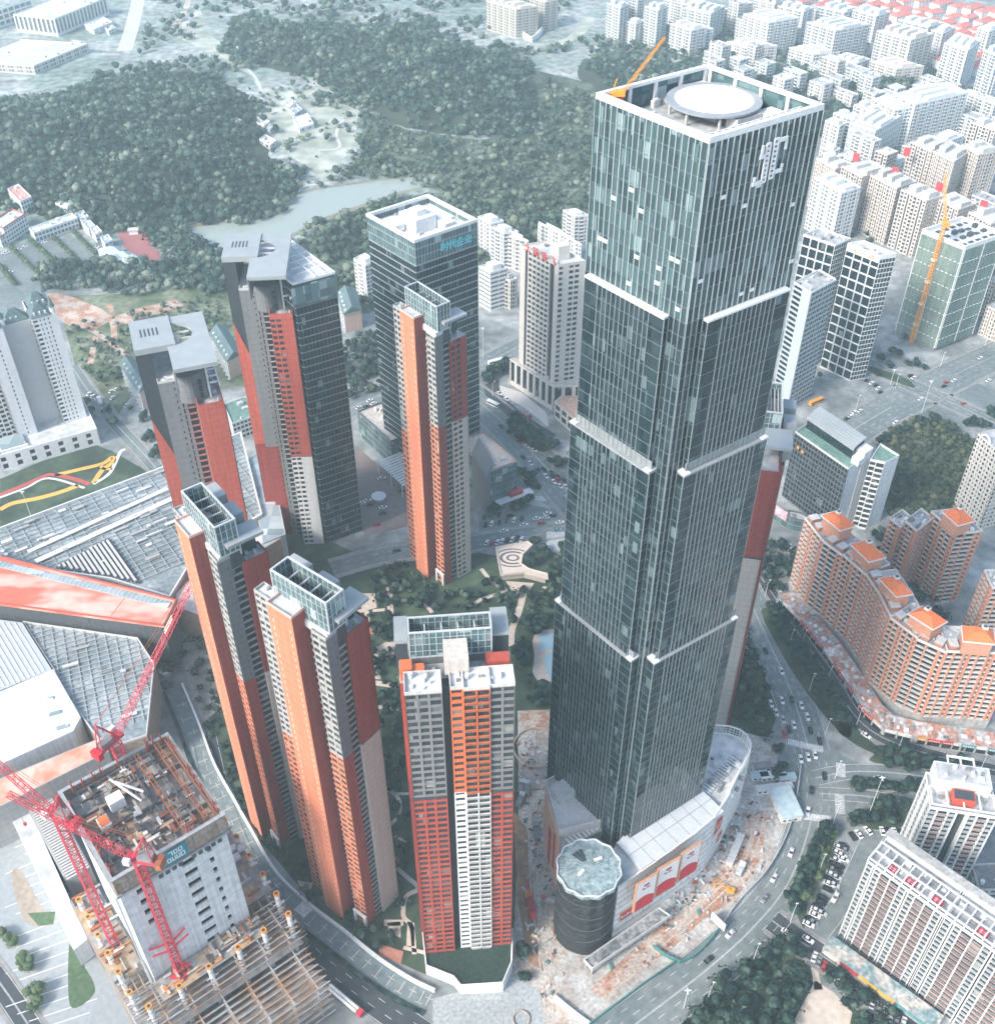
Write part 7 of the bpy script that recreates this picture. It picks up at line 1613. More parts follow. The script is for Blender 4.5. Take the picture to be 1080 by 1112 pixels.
# ================================================================== the far city
m_f1 = dict(wall=mat('far_white', (.7, .72, .72), .7, .06), glass=mat('far_glass', (.16, .19, .2), .3), balc=white); m_f2 = dict(wall=mat('far_cream', (.56, .52, .46), .75, .08), glass=mat('far_glass', (.16, .19, .2)), balc=mat('far_cream', (.56, .52, .46)))
m_f3 = dict(wall=mat('old_white', (.56, .56, .54), .8, .15, streak=.25), pier=mat('old_pink', (.56, .49, .44), .8, .12), glass=mat('far_dark', (.06, .065, .07), .4), balc=mat('old_white', (.5, .49, .46)))
FG = dict(fh=3.2, dep=.5, pw=.8, sh=1.1, bays=[(3.4, 'w'), (4.2, 'w'), (3.2, 's')]); FB = dict(fh=3.1, dep=.5, pw=.6, sh=.9, bd=1.0, bays=[(3.2, 'w'), (4.0, 'b'), (2.6, 's')]); FC = dict(fh=3.0, dep=.8, pw=1.0, sh=1.2, bd=.7, bays=[(2.8, 'b'), (2.4, 'w'), (2.0, 'd'), (2.4, 'w')])
FARC = []
def far(lab, pts, z, st=FB, ms=m_f1, grp='pale apartment blocks of the far city', cap=0, roof=None, steps=True, k=0, cat='apartment block'):
    if ms is m_f1 and k % 3: ms = dict(m_f1, wall=mat('far_tint%d' % (k % 5), ((.7, .7, .68), (.58, .6, .62), (.64, .6, .56), (.6, .64, .62), (.68, .66, .66))[k % 5], .7, .1, streak=.15))
    P = para(*pts, z); c = P[0]; FARC.append((sum(p[0] for p in P)/4, sum(p[1] for p in P)/4, max(math.hypot(P[0][0]-P[2][0], P[0][1]-P[2][1]), math.hypot(P[1][0]-P[3][0], P[1][1]-P[3][1]))/2)); th = thing('apartment_block', lab, cat, (*c, 0), grp); pool = Pool(th)
    section(th, pool, P, 0, z, st, ms, 'wall', parapet=1.2, roof=roof or roofpale)
    if steps:
        u, n = uvn(P[0], P[1]); v = (-n[0], -n[1]); L1 = math.hypot(P[1][0]-P[0][0], P[1][1]-P[0][1]); L2 = math.hypot(P[3][0]-P[0][0], P[3][1]-P[0][1]); v = nrm((P[3][0]-P[0][0], P[3][1]-P[0][1])); rd = random.Random(k+3); q = 0
        mb = MB(); nn = max(1, int(L2/9))
        for i in range(nn): mb.obox(P[0], u, v, L1*.25, L1*.75, L2*(i+.2)/nn, L2*(i+.75)/nn, z+.02, z+rd.uniform(2.5, 5))
        mb.build('rooftop_structure', ms['wall'], th)
    else: clutter(th, P, z, 5, 3, None, 200+k)
    pool.finish(cap); return th, P
far('pale grid-fronted white block right of the skyscraper top, with a large window grid', [z5(370, 330), z5(495, 375), z5(620, 300)], 29, dict(fh=6, dep=.5, pw=.8, sh=.9, bays=[(5, 'w')]), dict(m_f1, glass=mat('far_glass_pale', (.35, .4, .42), .3)), cap=40)
far('long white balconied row right of the grid-fronted white block', [z5(585, 190), z5(690, 245), z5(950, 185)], 38, FB, m_f1, cap=60)
far('white block between the balconied row and the grid-fronted block', [z5(480, 215), z5(590, 270), z5(700, 255)], 34); far('small white block nearest the right rim of the skyscraper roof', [z5(250, 322), z5(320, 350), z5(350, 335)], 26); far('white stepped block behind the grid-fronted block', [z5(390, 245), z5(480, 280), z5(530, 262)], 30); far('low white block beside the skyscraper right rim', [z5(290, 285), z5(390, 318), z5(440, 305)], 28)
far('white office with a stepped roof close to the right of the skyscraper', [z5(195, 600), z5(330, 680), z5(425, 650)], 42, FG, cap=60); far('low white courtyard block near the skyscraper right edge', [z5(225, 450), z5(295, 475), z5(325, 460)], 16)
LB = [('weathered beige slab, left end of the long beige estate', (205, 505), (300, 560), (380, 540), 40), ('weathered beige slab, second from the left end of the beige estate', (330, 545), (430, 600), (560, 565), 44), ('weathered beige slab in the middle of the beige estate, under the red roof signs', (470, 590), (600, 655), (700, 620), 46),
      ('weathered beige slab with a dark rooftop ring', (620, 660), (745, 715), (830, 690), 46), ('weathered beige slab behind the green-netted block', (790, 700), (900, 760), (990, 730), 44), ('weathered beige slab at the right edge behind the green-netted block', (950, 770), (1060, 830), (1160, 800), 44),
      ('tall beige block with a blank white stair wall, behind the estate', (665, 425), (770, 475), (860, 440), 52), ('tall beige block with a pale blue end wall', (770, 470), (880, 525), (960, 470), 52), ('tall beige slab at the right edge with a pale roof', (915, 440), (1000, 490), (1110, 470), 55), ('beige slab on the right edge above the estate', (960, 330), (1080, 370), (1140, 350), 50)]
for k, (lab, a, b, c, z) in enumerate(LB): far(lab, [z5(*a), z5(*b), z5(*c)], z, FC, m_f3, 'weathered beige slabs', cap=40, k=k)
far('low white house with a flat roof behind the beige estate', [z5(500, 500), z5(590, 540), z5(660, 510)], 18, FG, m_f1)
far('white block with a red rim at the top of the beige estate', [z5(760, 400), z5(840, 430), z5(930, 395)], 16, FG, m_f1)
for k, p in enumerate(((400, 505), (590, 575), (808, 650), (1022, 738), (648, 478))):
    q = z5(*p); x, y = W(*q, 49); th = thing('roof_sign', 'red square sign on the roof of the beige estate, %s from the left' % ordw((1, 2, 4, 5, 3)[k]), 'sign', (x, y, 44), 'red roof signs of the beige estate'); f = frame2((x, y), -42); boxp(th, 'board', f, -2.6, 2.6, -.2, .2, 47, 53.5, mat('sign_pinkred', (.65, .05, .06), .5)); boxp(th, 'post', f, -.3, .3, -.1, .1, 42, 47, steelrust)
TB = [((212, 50), (300, 80), (405, 62), 36), ((430, 78), (530, 108), (650, 85), 38), ((672, 108), (790, 140), (868, 118), 38), ((905, 150), (985, 178), (1030, 140), 38), ((155, 145), (235, 170), (330, 160), 16), ((370, 165), (455, 190), (545, 180), 16), ((520, 200), (600, 222), (650, 205), 17), ((648, 212), (740, 240), (835, 230), 18), ((0, 28), (100, 50), (150, 22), 34), ((-40, 90), (40, 112), (110, 100), 22),
      ((330, 22), (420, 42), (455, 28), 28), ((470, 25), (560, 45), (620, 30), 26), ((590, 35), (670, 58), (720, 42), 28), ((745, 70), (850, 95), (905, 80), 30), ((860, 105), (900, 118), (945, 95), 30), ((1020, 95), (1060, 110), (1110, 92), 30), ((1040, 175), (1090, 195), (1130, 180), 50), ((250, 0), (320, 18), (350, 5), 24), ((-60, -10), (20, 8), (60, -6), 30), ((1030, 250), (1080, 268), (1110, 255), 30)]
for k, (a, b, c, z) in enumerate(TB):
    row = 'tall' if z > 25 else 'low'
    far('pale %s apartment block in the far upper right, %s in that quarter counting from the nearest to the farthest' % (row, ordw(k+1)) if False else 'pale %s block on the far hillside at upper right, at step %s' % (row, ordw(k+1)), [zt(*a), zt(*b), zt(*c)], z, FB if z > 25 else FG, m_f1, k=k)
z1_ = Z(500, 0, 4.154)
for k, (a, b, c, z, lab) in enumerate((((115, 5), (250, 45), (350, 30), 30, 'long pink and white slab behind the forest, top centre'), ((660, 15), (720, 40), (760, 20), 40, 'pale tower pair behind the tree belt, left one'), ((740, 95), (790, 110), (830, 95), 24, 'small pale block between the two towers behind the tree belt'), ((830, 30), (890, 50), (935, 30), 40, 'pale tower pair behind the tree belt, right one'), ((310, -10), (380, 12), (440, 0), 30, 'grey and brown slab cut by the top edge'), ((945, 110), (1040, 140), (1110, 125), 26, 'pale low block just above the skyscraper left rim'), ((760, -20), (800, -8), (830, -16), 45, 'pale tower cut by the top edge above the crane boom'), ((970, 10), (1060, 35), (1120, 20), 34, 'pale tower behind the low block above the skyscraper'))):
    far(lab, [z1_(*a), z1_(*b), z1_(*c)], z, FB, m_f2 if k in (0, 4) else m_f1, k=40+k)
x, y = W(*z1_(300, 140)); 
# red-roofed villas at the top right
rd = random.Random(21); n = 0
for r_ in range(9):
    for c_ in range(13):
        px_ = 885+c_*17+r_*4+rd.uniform(-3, 3)-r_*9; py_ = -18+r_*9.5+c_*2.6+rd.uniform(-2, 2)-c_*.8*0
        if px_ > 1110 or py_ > 88 or (py_ > 22+(px_-905)*.35): continue
        n += 1; x, y = W(px_, py_, 9); f = frame2((x, y), 30+rd.uniform(-6, 6)); th = thing('villa', 'red-roofed white villa at the upper right corner, row %s, house %s' % (ordw(r_+1), ordw(c_+1)), 'house', (x, y, 0), 'red-roofed villas of the upper right'); Lx, Ly = rd.uniform(9, 14), rd.uniform(5.5, 7.5); boxp(th, 'wall', f, -Lx, Lx, -Ly, Ly, 0, 9, m_f1['wall'])
        mb = MB(); P = R4(f, -Lx-.6, Lx+.6, -Ly-.6, Ly+.6); e1, e2 = f(-Lx*.6, 0), f(Lx*.6, 0); mb.add([(*p, 9.02) for p in P]+[(*e1, 12.5), (*e2, 12.5)], [(0, 1, 5, 4), (2, 3, 4, 5), (1, 2, 5), (3, 0, 4)]); mb.build('red_roof', mat('villa_roof', (.52, .16, .13), .8, .15), th)
        mb = MB(); 
        for s in (-Ly-.05, Ly+.05):
            for zz in (1.5, 4.5, 7): 
                for q in range(5): mb.prism(R4(f, -Lx+1+q*Lx*.4, -Lx+2.2+q*Lx*.4, min(s, s*.99), max(s, s*.99)), zz, zz+1.5)
        mb.build('windows', mat('far_glass', (.16, .19, .2)), th)
# smaller blocks filling the rest of the quarter
rd = random.Random(77); reg = [(745, 5), (890, -5), (900, 30), (1095, 95), (1095, 345), (1010, 235), (960, 215), (905, 190), (900, 150), (990, 125), (960, 118), (860, 95), (760, 60)]; cand = []
for t in range(900):
    a, b = rd.uniform(745, 1095), rd.uniform(0, 340)
    if not inpoly(a, b, reg): continue
    z = rd.uniform(12, 34); x, y = W(a, b, z); L1, L2 = rd.uniform(9, 15), rd.uniform(12, 26); r = max(L1, L2)*.62
    if any(math.hypot(x-q[0], y-q[1]) < r+q[2]*.8 for q in FARC): continue
    FARC.append((x, y, r)); cand.append((a, b, x, y, z, L1, L2))
cand = sorted(cand)[:70]
for i, (a, b, x, y, z, L1, L2) in enumerate(cand):
    f = frame2((x, y), 36+rd.uniform(-3, 3)); P = R4(f, -L1/2, L1/2, -L2/2, L2/2); beg = y < 900; ms = m_f3 if beg and rd.random() < .6 else dict(m_f1, wall=mat('far_tint%d' % (i % 5), (.64, .64, .62), .7, .1, streak=.15))
    th = thing('apartment_block', '%s infill block among the larger ones at upper right, %s from the left' % ('weathered' if ms is m_f3 else 'small pale', ordw(i+1)), 'apartment block', (x, y, 0), 'small infill blocks of the upper right'); pool = Pool(th)
    section(th, pool, P, 0, z, FC if ms is m_f3 else FB, ms, 'wall', parapet=1, roof=rd.choice([roofpale, roofgrey])); clutter(th, P, z, 3, 3, None, 500+i); pool.finish(0)
print('infill', len(cand))
# blocks behind the cream tower and the dark tower
zq = Z(500, 220, 2.78)
BL = [((52, 45), (90, 68), (130, 58), 26, 'white balconied block right behind the dark office tower rim'), ((90, 75), (130, 95), (175, 90), 28, 'white block left of the cream tower, in front of the gabled ones'), ((130, 90), (165, 110), (205, 118), 26, 'white gabled block touching the left side of the cream tower'), ((235, 60), (300, 95), (365, 128), 26, 'long white gabled block behind the cream tower'), ((308, 25), (345, 45), (385, 40), 24, 'white gabled block beside the skyscraper left edge'), ((55, 195), (90, 215), (143, 200), 30, 'white ribbon-windowed block between the dark tower and the cream tower'), ((100, 215), (150, 240), (172, 232), 22, 'pinkish block between the ribbon-windowed block and the cream tower')]
for k, (a, b, c, z, lab) in enumerate(BL): far(lab, [zq(*a), zq(*b), zq(*c)], z, FB if k != 5 else dict(fh=3.2, dep=.4, pw=.3, sh=1.6, bays=[(6, 'w')]), m_f1 if k != 6 else m_f3, 'white blocks near the cream tower', cap=60, k=60+k)
far('white rounded block left of the dark office tower', [zb(520, 165), zb(560, 190), zb(600, 170)], 30, FB, m_f1, 'white blocks near the cream tower', cap=50, k=70)
# left side: school, halls, campus
zs = Z(0, 180, 5.4)
def rr(lab, pts, z, ms, roof, k, rim=None, cat='building', nm='school_building'):
    P = para(*pts, z); th = thing(nm, lab, cat, (*P[0], 0), 'buildings beside the hill at left'); pool = Pool(th); section(th, pool, P, 0, z, dict(fh=3.5, dep=.4, pw=.7, sh=1.3, bays=[(3, 'w')]), ms, 'wall', parapet=1.2, pm=rim, roof=roof); clutter(th, P, z, 5, 4, white, 300+k); pool.finish(20)
redrim = mat('rim_red', (.4, .12, .11), .8)
rr('white school block with a red-brown roof rim at the left edge', [zs(-60, 340), zs(20, 370), zs(150, 285)], 13, m_f1, roofpale, 1, redrim); rr('white block with a salmon roof beside the forest at left', [zs(45, 140), zs(120, 215), zs(185, 185)], 12, m_f1, mat('salmon_roof', (.6, .3, .25), .8), 2); rr('small white block under the red-rimmed school', [zs(-40, 400), zs(0, 425), zs(55, 385)], 8, m_f1, roofpale, 3, redrim)
rr('low white pavilion against the foot of the forest', [zs(325, 225), zs(395, 255), zs(455, 210)], 7, m_f1, roofpale, 4); rr('long white station-like hall above the hedge rows', [zs(170, 370), zs(200, 400), zs(455, 310)], 8, m_f1, roofpale, 5)
for k, (a, b, c) in enumerate((((440, 285), (480, 330), (530, 310)), ((480, 335), (520, 375), (560, 355)), ((530, 375), (560, 410), (600, 390)), ((590, 425), (615, 460), (660, 440)))): rr('pale pavilion in the chain beside the red court, %s from the top' % ordw(k+1), [zs(*a), zs(*b), zs(*c)], 6, m_f1, mat('pav_blue', (.42, .5, .52), .7), 10+k, nm='pavilion')
for k, (a, r) in enumerate((((640, 490), 9), ((700, 520), 9), ((770, 540), 8), ((660, 535), 7))):
    x, y = W(*zs(*a), 6); th = thing('temple_hall', 'small hall with a pale upturned roof near the red court, %s from the left' % ordw((1, 3, 4, 2)[k]), 'hall', (x, y, 0), 'small halls near the red court'); f = frame2((x, y), 20); boxp(th, 'wall', f, -r*.6, r*.6, -r*.4, r*.4, 0, 5, m_f1['wall']); mb = MB(); P = R4(f, -r*.9, r*.9, -r*.65, r*.65); e1, e2 = f(-r*.35, 0), f(r*.35, 0); mb.add([(*p, 4.8) for p in P]+[(*e1, 8.5), (*e2, 8.5)], [(0, 1, 5, 4), (2, 3, 4, 5), (1, 2, 5), (3, 0, 4)]); mb.build('roof', mat('pav_blue', (.42, .5, .52)), th)
x, y = W(*zs(780, 370), 4); th = thing('gate_house', 'tiny white gate house at the top of the red court', 'house', (x, y, 0)); boxp(th, 'wall', frame2((x, y), 10), -3.5, 3.5, -2, 2, 0, 3.5, white); boxp(th, 'roof', frame2((x, y), 10), -4.2, 4.2, -2.6, 2.6, 3.52, 4.2, palewall)
zf = Z(0, 0, 4.909)
far('large pale factory hall with columns at the top left', [zf(70, 80), zf(290, 105), zf(565, -10)], 18, dict(fh=18, dep=1.5, pw=2.0, sh=3, bays=[(6, 'w')]), m_f1, 'factory halls at top left', steps=False, k=80, cat='factory'); far('pale gridded factory front in the top left corner', [zf(-150, 100), zf(40, 40), zf(160, 0)], 18, dict(fh=7, dep=1, pw=1.5, sh=2, bays=[(8, 'w')]), m_f1, 'factory halls at top left', steps=False, k=81, cat='factory')
far('wide flat pale factory roof with a white edge at the left', [zf(-200, 330), zf(180, 355), zf(470, 235)], 8, FG, m_f1, 'factory halls at top left', steps=False, k=82, cat='factory', roof=mat('far_roof_pale', (.5, .52, .52), .8, .1, scale=.1))
for k, (a, b, c) in enumerate((((450, 130), (500, 160), (600, 120)), ((560, 150), (580, 165), (620, 150)), ((340, 230), (400, 240), (440, 225)))): far('tiny pale shed beside the factory hall, %s from the top' % ordw(k+1), [zf(*a), zf(*b), zf(*c)], 5, FG, m_f1, 'factory halls at top left', steps=False, k=90+k, cat='shed')
zv = Z(0, 0, 3.0)
for k, (a, b, c, m) in enumerate((((930, 340), (945, 350), (965, 335), white), ((940, 355), (960, 375), (985, 358), gl_roof), ((955, 385), (975, 420), (1022, 405), white), ((870, 415), (880, 425), (890, 415), white), ((845, 455), (880, 475), (900, 460), white), ((760, 140), (775, 155), (790, 145), white), ((755, 395), (775, 405), (790, 395), gl_roof), ((835, 400), (860, 412), (880, 398), roofpale))): far('small pale farm shed in the clearing between the hills, %s in the clearing' % ordw(k+1), [zv(*a), zv(*b), zv(*c)], 4, FG, m_f1, 'sheds in the clearing', steps=False, roof=m, k=100+k, cat='shed')
def para_v(p, r, lab):
    x, y = W(*p, 3); th = thing('round_kiosk', lab, 'kiosk', (x, y, 0)); mb = MB(); mb.tube((x, y, 0), (x, y, 2.8), r*.75, 14); mb.build('wall', palewall, th); mb = MB(); mb.tube((x, y, 2.81), (x, y, 3.6), r, 20, r2=r*.25); mb.build('roof', white, th)
para_v(Z(0, 480, 3.7)(665, 912), 3.4, 'round white-roofed kiosk in the court under the red roof'); para_v(zg(115, 735), 4.2, 'round fountain kiosk on the brown drop-off court')
# retaining wall at the forest edge
P = pw([(212, 118), (260, 135), (320, 178), (368, 130)], 3, z1_) ; mb = MB(); wall_ribbon(mb, spline(P, 2), -1, 1, 0, 6); tag(mb.build('retaining_wall', mat('far_white', (.62, .64, .64))), 'white v-shaped retaining wall at the top of the forested hill', 'wall')
# ================================================================== trees and forest
def ico(sub):
    import bmesh
    bm = bmesh.new(); bmesh.ops.create_icosphere(bm, subdivisions=sub, radius=1); v = np.array([q.co[:] for q in bm.verts]); bm.verts.ensure_lookup_table()
    f = np.array([[q.index for q in p.verts] for p in bm.faces]); bm.free(); return v, f
IV1, IF1 = ico(2); IV2, IF2 = ico(1) if False else ico(2)
def crown_arrays(rd, lumps, leaves, v0, f0, flat=.75, leaf=.16):
    """a unit crown: irregular lumps plus loose leaf clumps that break the outline"""
    V = []; Fc = []; b = 0
    for k in range(lumps):
        c = np.array([0, 0, 0.]) if k == 0 else rd.normal(0, 1, 3)*np.array([.42, .42, .28]); r = (.78 if lumps == 1 else .62)*rd.uniform(.75, 1.1)
        n = v0 + rd.normal(0, .13, v0.shape); V.append(n*r*np.array([1, 1, flat])+c); Fc.append(f0+b); b += len(v0)
    d = rd.normal(0, 1, (leaves, 3)); d /= np.linalg.norm(d, axis=1)[:, None]; d[:, 2] = np.abs(d[:, 2])*.9-.25
    p = d*rd.uniform(.72, 1.08, (leaves, 1))*np.array([1, 1, flat]); a = rd.normal(0, leaf, (leaves, 3)); bb = rd.normal(0, leaf, (leaves, 3))
    L = np.stack([p, p+a, p+a*.5+bb], 1).reshape(-1, 3); V.append(L); Fc.append(np.arange(leaves*3).reshape(-1, 3)+b)
    return np.concatenate(V), np.concatenate(Fc)
def mesh_np(name, V, Fc, m):
    me = bpy.data.meshes.new(name); me.vertices.add(len(V)); me.vertices.foreach_set('co', V.astype(np.float32).ravel())
    n = len(Fc); me.loops.add(n*3); me.loops.foreach_set('vertex_index', Fc.astype(np.int32).ravel()); me.polygons.add(n)
    me.polygons.foreach_set('loop_start', np.arange(0, n*3, 3, dtype=np.int32)); me.polygons.foreach_set('loop_total', np.full(n, 3, dtype=np.int32))
    me.materials.append(m); me.update(calc_edges=True); return me
far_vars = [crown_arrays(rng, 1, 46, *ico(2), flat=.8, leaf=.17) for _ in range(3)] + [crown_arrays(rng, 2, 40, *ico(1), flat=.8, leaf=.2) for _ in range(3)]
def forest(name, label, pts, spacing, r0, r1, m, zl=None, clear=(), density=1.0, hb=.6, cat='forest', edge=.6):
    P = np.array(pw(pts, 0, zl)); x0, y0 = P.min(0); x1, y1 = P.max(0); xs = np.arange(x0, x1, spacing); ys = np.arange(y0, y1, spacing)
    X, Y = np.meshgrid(xs, ys); x = (X+rng.uniform(-.45, .45, X.shape)*spacing).ravel(); y = (Y+rng.uniform(-.45, .45, Y.shape)*spacing).ravel()
    k = sdist(x, y, P)+(edge*(np.sin(x*.06)+np.cos(y*.075)+np.sin(x*.021-y*.03)*1.3)+rng.uniform(-edge, edge, x.shape)) > 0
    for c in clear: k &= sdist(x, y, np.array(pw(c, 0))) < 0
    x, y = x[k], y[k]
    if density < 1:
        s = np.sin(x*.021+3)*np.cos(y*.027+1)+.6*np.sin(x*.05-y*.043); keep = (s*.25+.5) < density+rng.uniform(-.25, .25, x.shape); x, y = x[keep], y[keep]
    h = ground_h(x, y); VV = []; FF = []; b = 0
    for i in range(len(x)):
        V, Fc = far_vars[rng.integers(len(far_vars))]; r = r0+(r1-r0)*rng.random()**1.4; t = rng.uniform(0, 2*PI); c, s = math.cos(t), math.sin(t); hh = rng.uniform(.85, 1.35)
        q = np.empty_like(V); q[:, 0] = (V[:, 0]*c-V[:, 1]*s)*r+x[i]; q[:, 1] = (V[:, 0]*s+V[:, 1]*c)*r+y[i]; q[:, 2] = V[:, 2]*r*hh+h[i]+r*hb+rng.uniform(0, r*.7); VV.append(q); FF.append(Fc+b); b += len(V)
    if not VV: return
    o = bpy.data.objects.new(name, mesh_np(name, np.concatenate(VV), np.concatenate(FF), m)); C.objects.link(o); tag(o, label, cat, None, 'stuff'); print(name, len(x), b)
forest('forest', 'dense dark green forest covering the hill at upper left', HP1, 6.3, 2.4, 5.8, fol_far, edge=9)
forest('forest', 'dense forest covering the middle hill behind the river', HP2, 6.5, 2.4, 5.8, fol_far, edge=11)
forest('forest', 'belt of forest behind the top of the glass skyscraper', HP3, 6.8, 2.6, 6.0, fol_far, edge=9)
fol_mid = foliage('mixed_leaves', [(.022, .045, .04), (.05, .085, .065), (.10, .14, .10), (.2, .23, .17)], .03)
forest('woodland', 'loose pale green woodland on the slope behind the river, left of the skyscraper', [(352, 100), (395, 118), (440, 145), (520, 158), (590, 150), (590, 90), (620, 95), (660, 110), (700, 240), (640, 262), (560, 262), (500, 215), (430, 196), (360, 196), (385, 165), (390, 125)], 7.6, 2.0, 5.2, fol_mid, density=.92)
forest('woodland', 'riverside woodland on the near bank, behind the dark office tower', [(305, 265), (352, 242), (392, 228), (440, 212), (500, 215), (560, 235), (640, 245), (640, 262), (590, 262), (530, 280), (400, 330), (370, 330), (350, 300)], 8, 3, 5.6, fol_mid, density=.95)
forest('woodland', 'band of dark trees between the car park and the ochre clearing', [(35, 305), (60, 285), (110, 285), (150, 285), (200, 290), (245, 290), (245, 322), (190, 318), (130, 325), (90, 316), (45, 318)], 7, 3.5, 6, fol_far)
forest('scrubland', 'patchy bushes on the scrub field left of the slab-roofed towers', [(85, 345), (120, 360), (160, 330), (240, 320), (250, 380), (160, 400), (130, 440), (90, 400), (72, 360)], 6, 1.2, 3.2, fol_mid, density=.55, cat='bushes')
forest('scrubland', 'dense bushes on the overgrown block beside the white hotel end wall', [(958, 470), (1010, 452), (1060, 480), (1070, 520), (1045, 560), (990, 575), (965, 560), (950, 520)], 4.2, 1.6, 3.2, foliage('scrub_leaves', [(.02, .035, .025), (.04, .06, .035), (.075, .09, .05), (.14, .15, .09)], .06), density=.9, cat='bushes')
forest('woodland', 'tree belt at the top edge between the pale apartment blocks', [(560, 60), (660, 40), (760, 20), (800, 40), (960, 60), (1080, 110), (1080, 130), (960, 110), (820, 70), (660, 66)], 9, 3.4, 5.6, fol_far, density=.75)
forest('woodland', 'scattered trees on the far open land at the top left', [(150, 60), (175, -15), (640, -15), (600, 25), (540, 50), (400, 30), (250, 18), (215, 45)], 12, 3.4, 6, fol_far, density=.55)
forest('woodland', 'dark trees on the point between the red court and the river', [(160, 252), (185, 246), (212, 258), (235, 270), (262, 292), (245, 300), (205, 294), (180, 285), (170, 270)], 6, 3, 5.4, fol_far)
forest('woodland', 'thin trees and scrub around the clearing between the two hills', [(255, 85), (290, 100), (345, 60), (410, 100), (400, 190), (330, 210), (300, 180), (270, 130)], 11, 1.6, 4.4, fol_mid, density=.42)
forest('woodland', 'trees along the far side of the first hill', [(-60, 140), (60, 108), (130, 80), (190, 60), (230, 65), (250, 80), (185, 85), (100, 100), (-60, 160)], 9, 3, 5.4, fol_far, density=.7, edge=8)
forest('grove', 'dark trees along the foot of the tall towers beside the mall court', [(190, 690), (225, 670), (240, 720), (250, 770), (235, 800), (205, 740)], 5, 2, 3.4, fol_near, density=.6, cat='grove')
forest('woodland', 'scattered street trees among the pale blocks of the upper right', [(735, 10), (900, 5), (1090, 90), (1090, 250), (1000, 230), (900, 180), (880, 110), (740, 60)], 15, 2.4, 4.6, fol_far, density=.5)
forest('woodland', 'scattered trees among the streets below the beige estate', [(890, 260), (1000, 230), (1090, 300), (1090, 370), (960, 400), (880, 440), (860, 380)], 13, 2.2, 4, fol_near, density=.35)
forest('grove', 'dark grove of park trees at the bottom right beside the boulevard', [(850, 1014), (878, 1045), (882, 1062), (860, 1105), (830, 1160), (735, 1160), (745, 1100), (790, 1058)], 4.6, 2.6, 4.2, fol_near, clear=[[(860, 1112), (885, 1065), (905, 1078), (925, 1100), (920, 1125), (860, 1130)]], density=.95, cat='grove')
forest('grove', 'dark park trees below the parking row at the bottom edge', [(893, 1045), (915, 1062), (975, 1105), (975, 1160), (925, 1160), (928, 1100), (905, 1076), (893, 1070)], 4.6, 2.4, 3.8, fol_near, density=.9, cat='grove')
forest('grove', 'garden trees between the glass skyscraper and the boulevard', [(796, 660), (812, 690), (830, 740), (842, 778), (832, 800), (806, 798), (796, 760), (788, 700)], 4.8, 2.2, 3.8, fol_near, density=.92, cat='grove')
forest('grove', 'garden trees round the foot of the cream-fronted red tower', [(395, 628), (440, 612), (475, 640), (520, 640), (560, 612), (600, 625), (612, 640), (605, 700), (585, 740), (560, 700), (548, 655), (500, 665), (450, 662), (400, 655)], 4.8, 1.8, 3.6, fol_near, clear=[[(577, 684), (608, 682), (612, 750), (588, 748), (576, 725)], [(566, 645), (576, 645), (562, 705), (552, 703)], [(528, 585), (600, 585), (600, 640), (545, 640)]], density=.8, cat='grove')
forest('grove', 'garden trees between the towers at lower left', [(400, 660), (440, 690), (440, 860), (452, 1010), (440, 1050), (395, 1020), (415, 980), (410, 850), (400, 760)], 4.6, 1.6, 3.2, fol_near, density=.62, cat='grove')
forest('grove', 'garden trees along the white boundary wall', [(218, 780), (240, 800), (300, 905), (345, 960), (400, 1010), (455, 1050), (470, 1066), (440, 1056), (400, 1030), (340, 980), (290, 925), (258, 865)], 4.4, 1.8, 3.2, fol_near, density=.9, cat='grove')
forest('grove', 'street trees massed behind the dark glass block', [(368, 375), (400, 360), (440, 380), (500, 400), (470, 412), (410, 425), (370, 440)], 6, 2.6, 4.4, fol_near, density=.85, cat='grove')
forest('grove', 'trees behind the hotel and beside the red end wall tower', [(848, 585), (868, 600), (850, 650), (830, 650), (826, 600)], 4.8, 2.4, 3.6, fol_near, density=.95, cat='grove')
forest('grove', 'trees in the court of the orange terrace', [(940, 575), (975, 572), (1000, 620), (1030, 680), (1000, 660), (960, 620)], 5, 2.4, 3.6, fol_near, density=.9, cat='grove')
forest('shrubbery', 'clipped shrubs round the lawns of the estate garden', [(560, 655), (600, 640), (608, 700), (600, 760), (570, 760)], 5, .9, 2.2, fol_near, clear=[[(577, 684), (608, 682), (612, 750), (588, 748), (576, 725)], [(566, 645), (576, 645), (562, 705), (552, 703)], [(528, 585), (600, 585), (600, 640), (545, 640)]], density=.55, cat='shrubs')
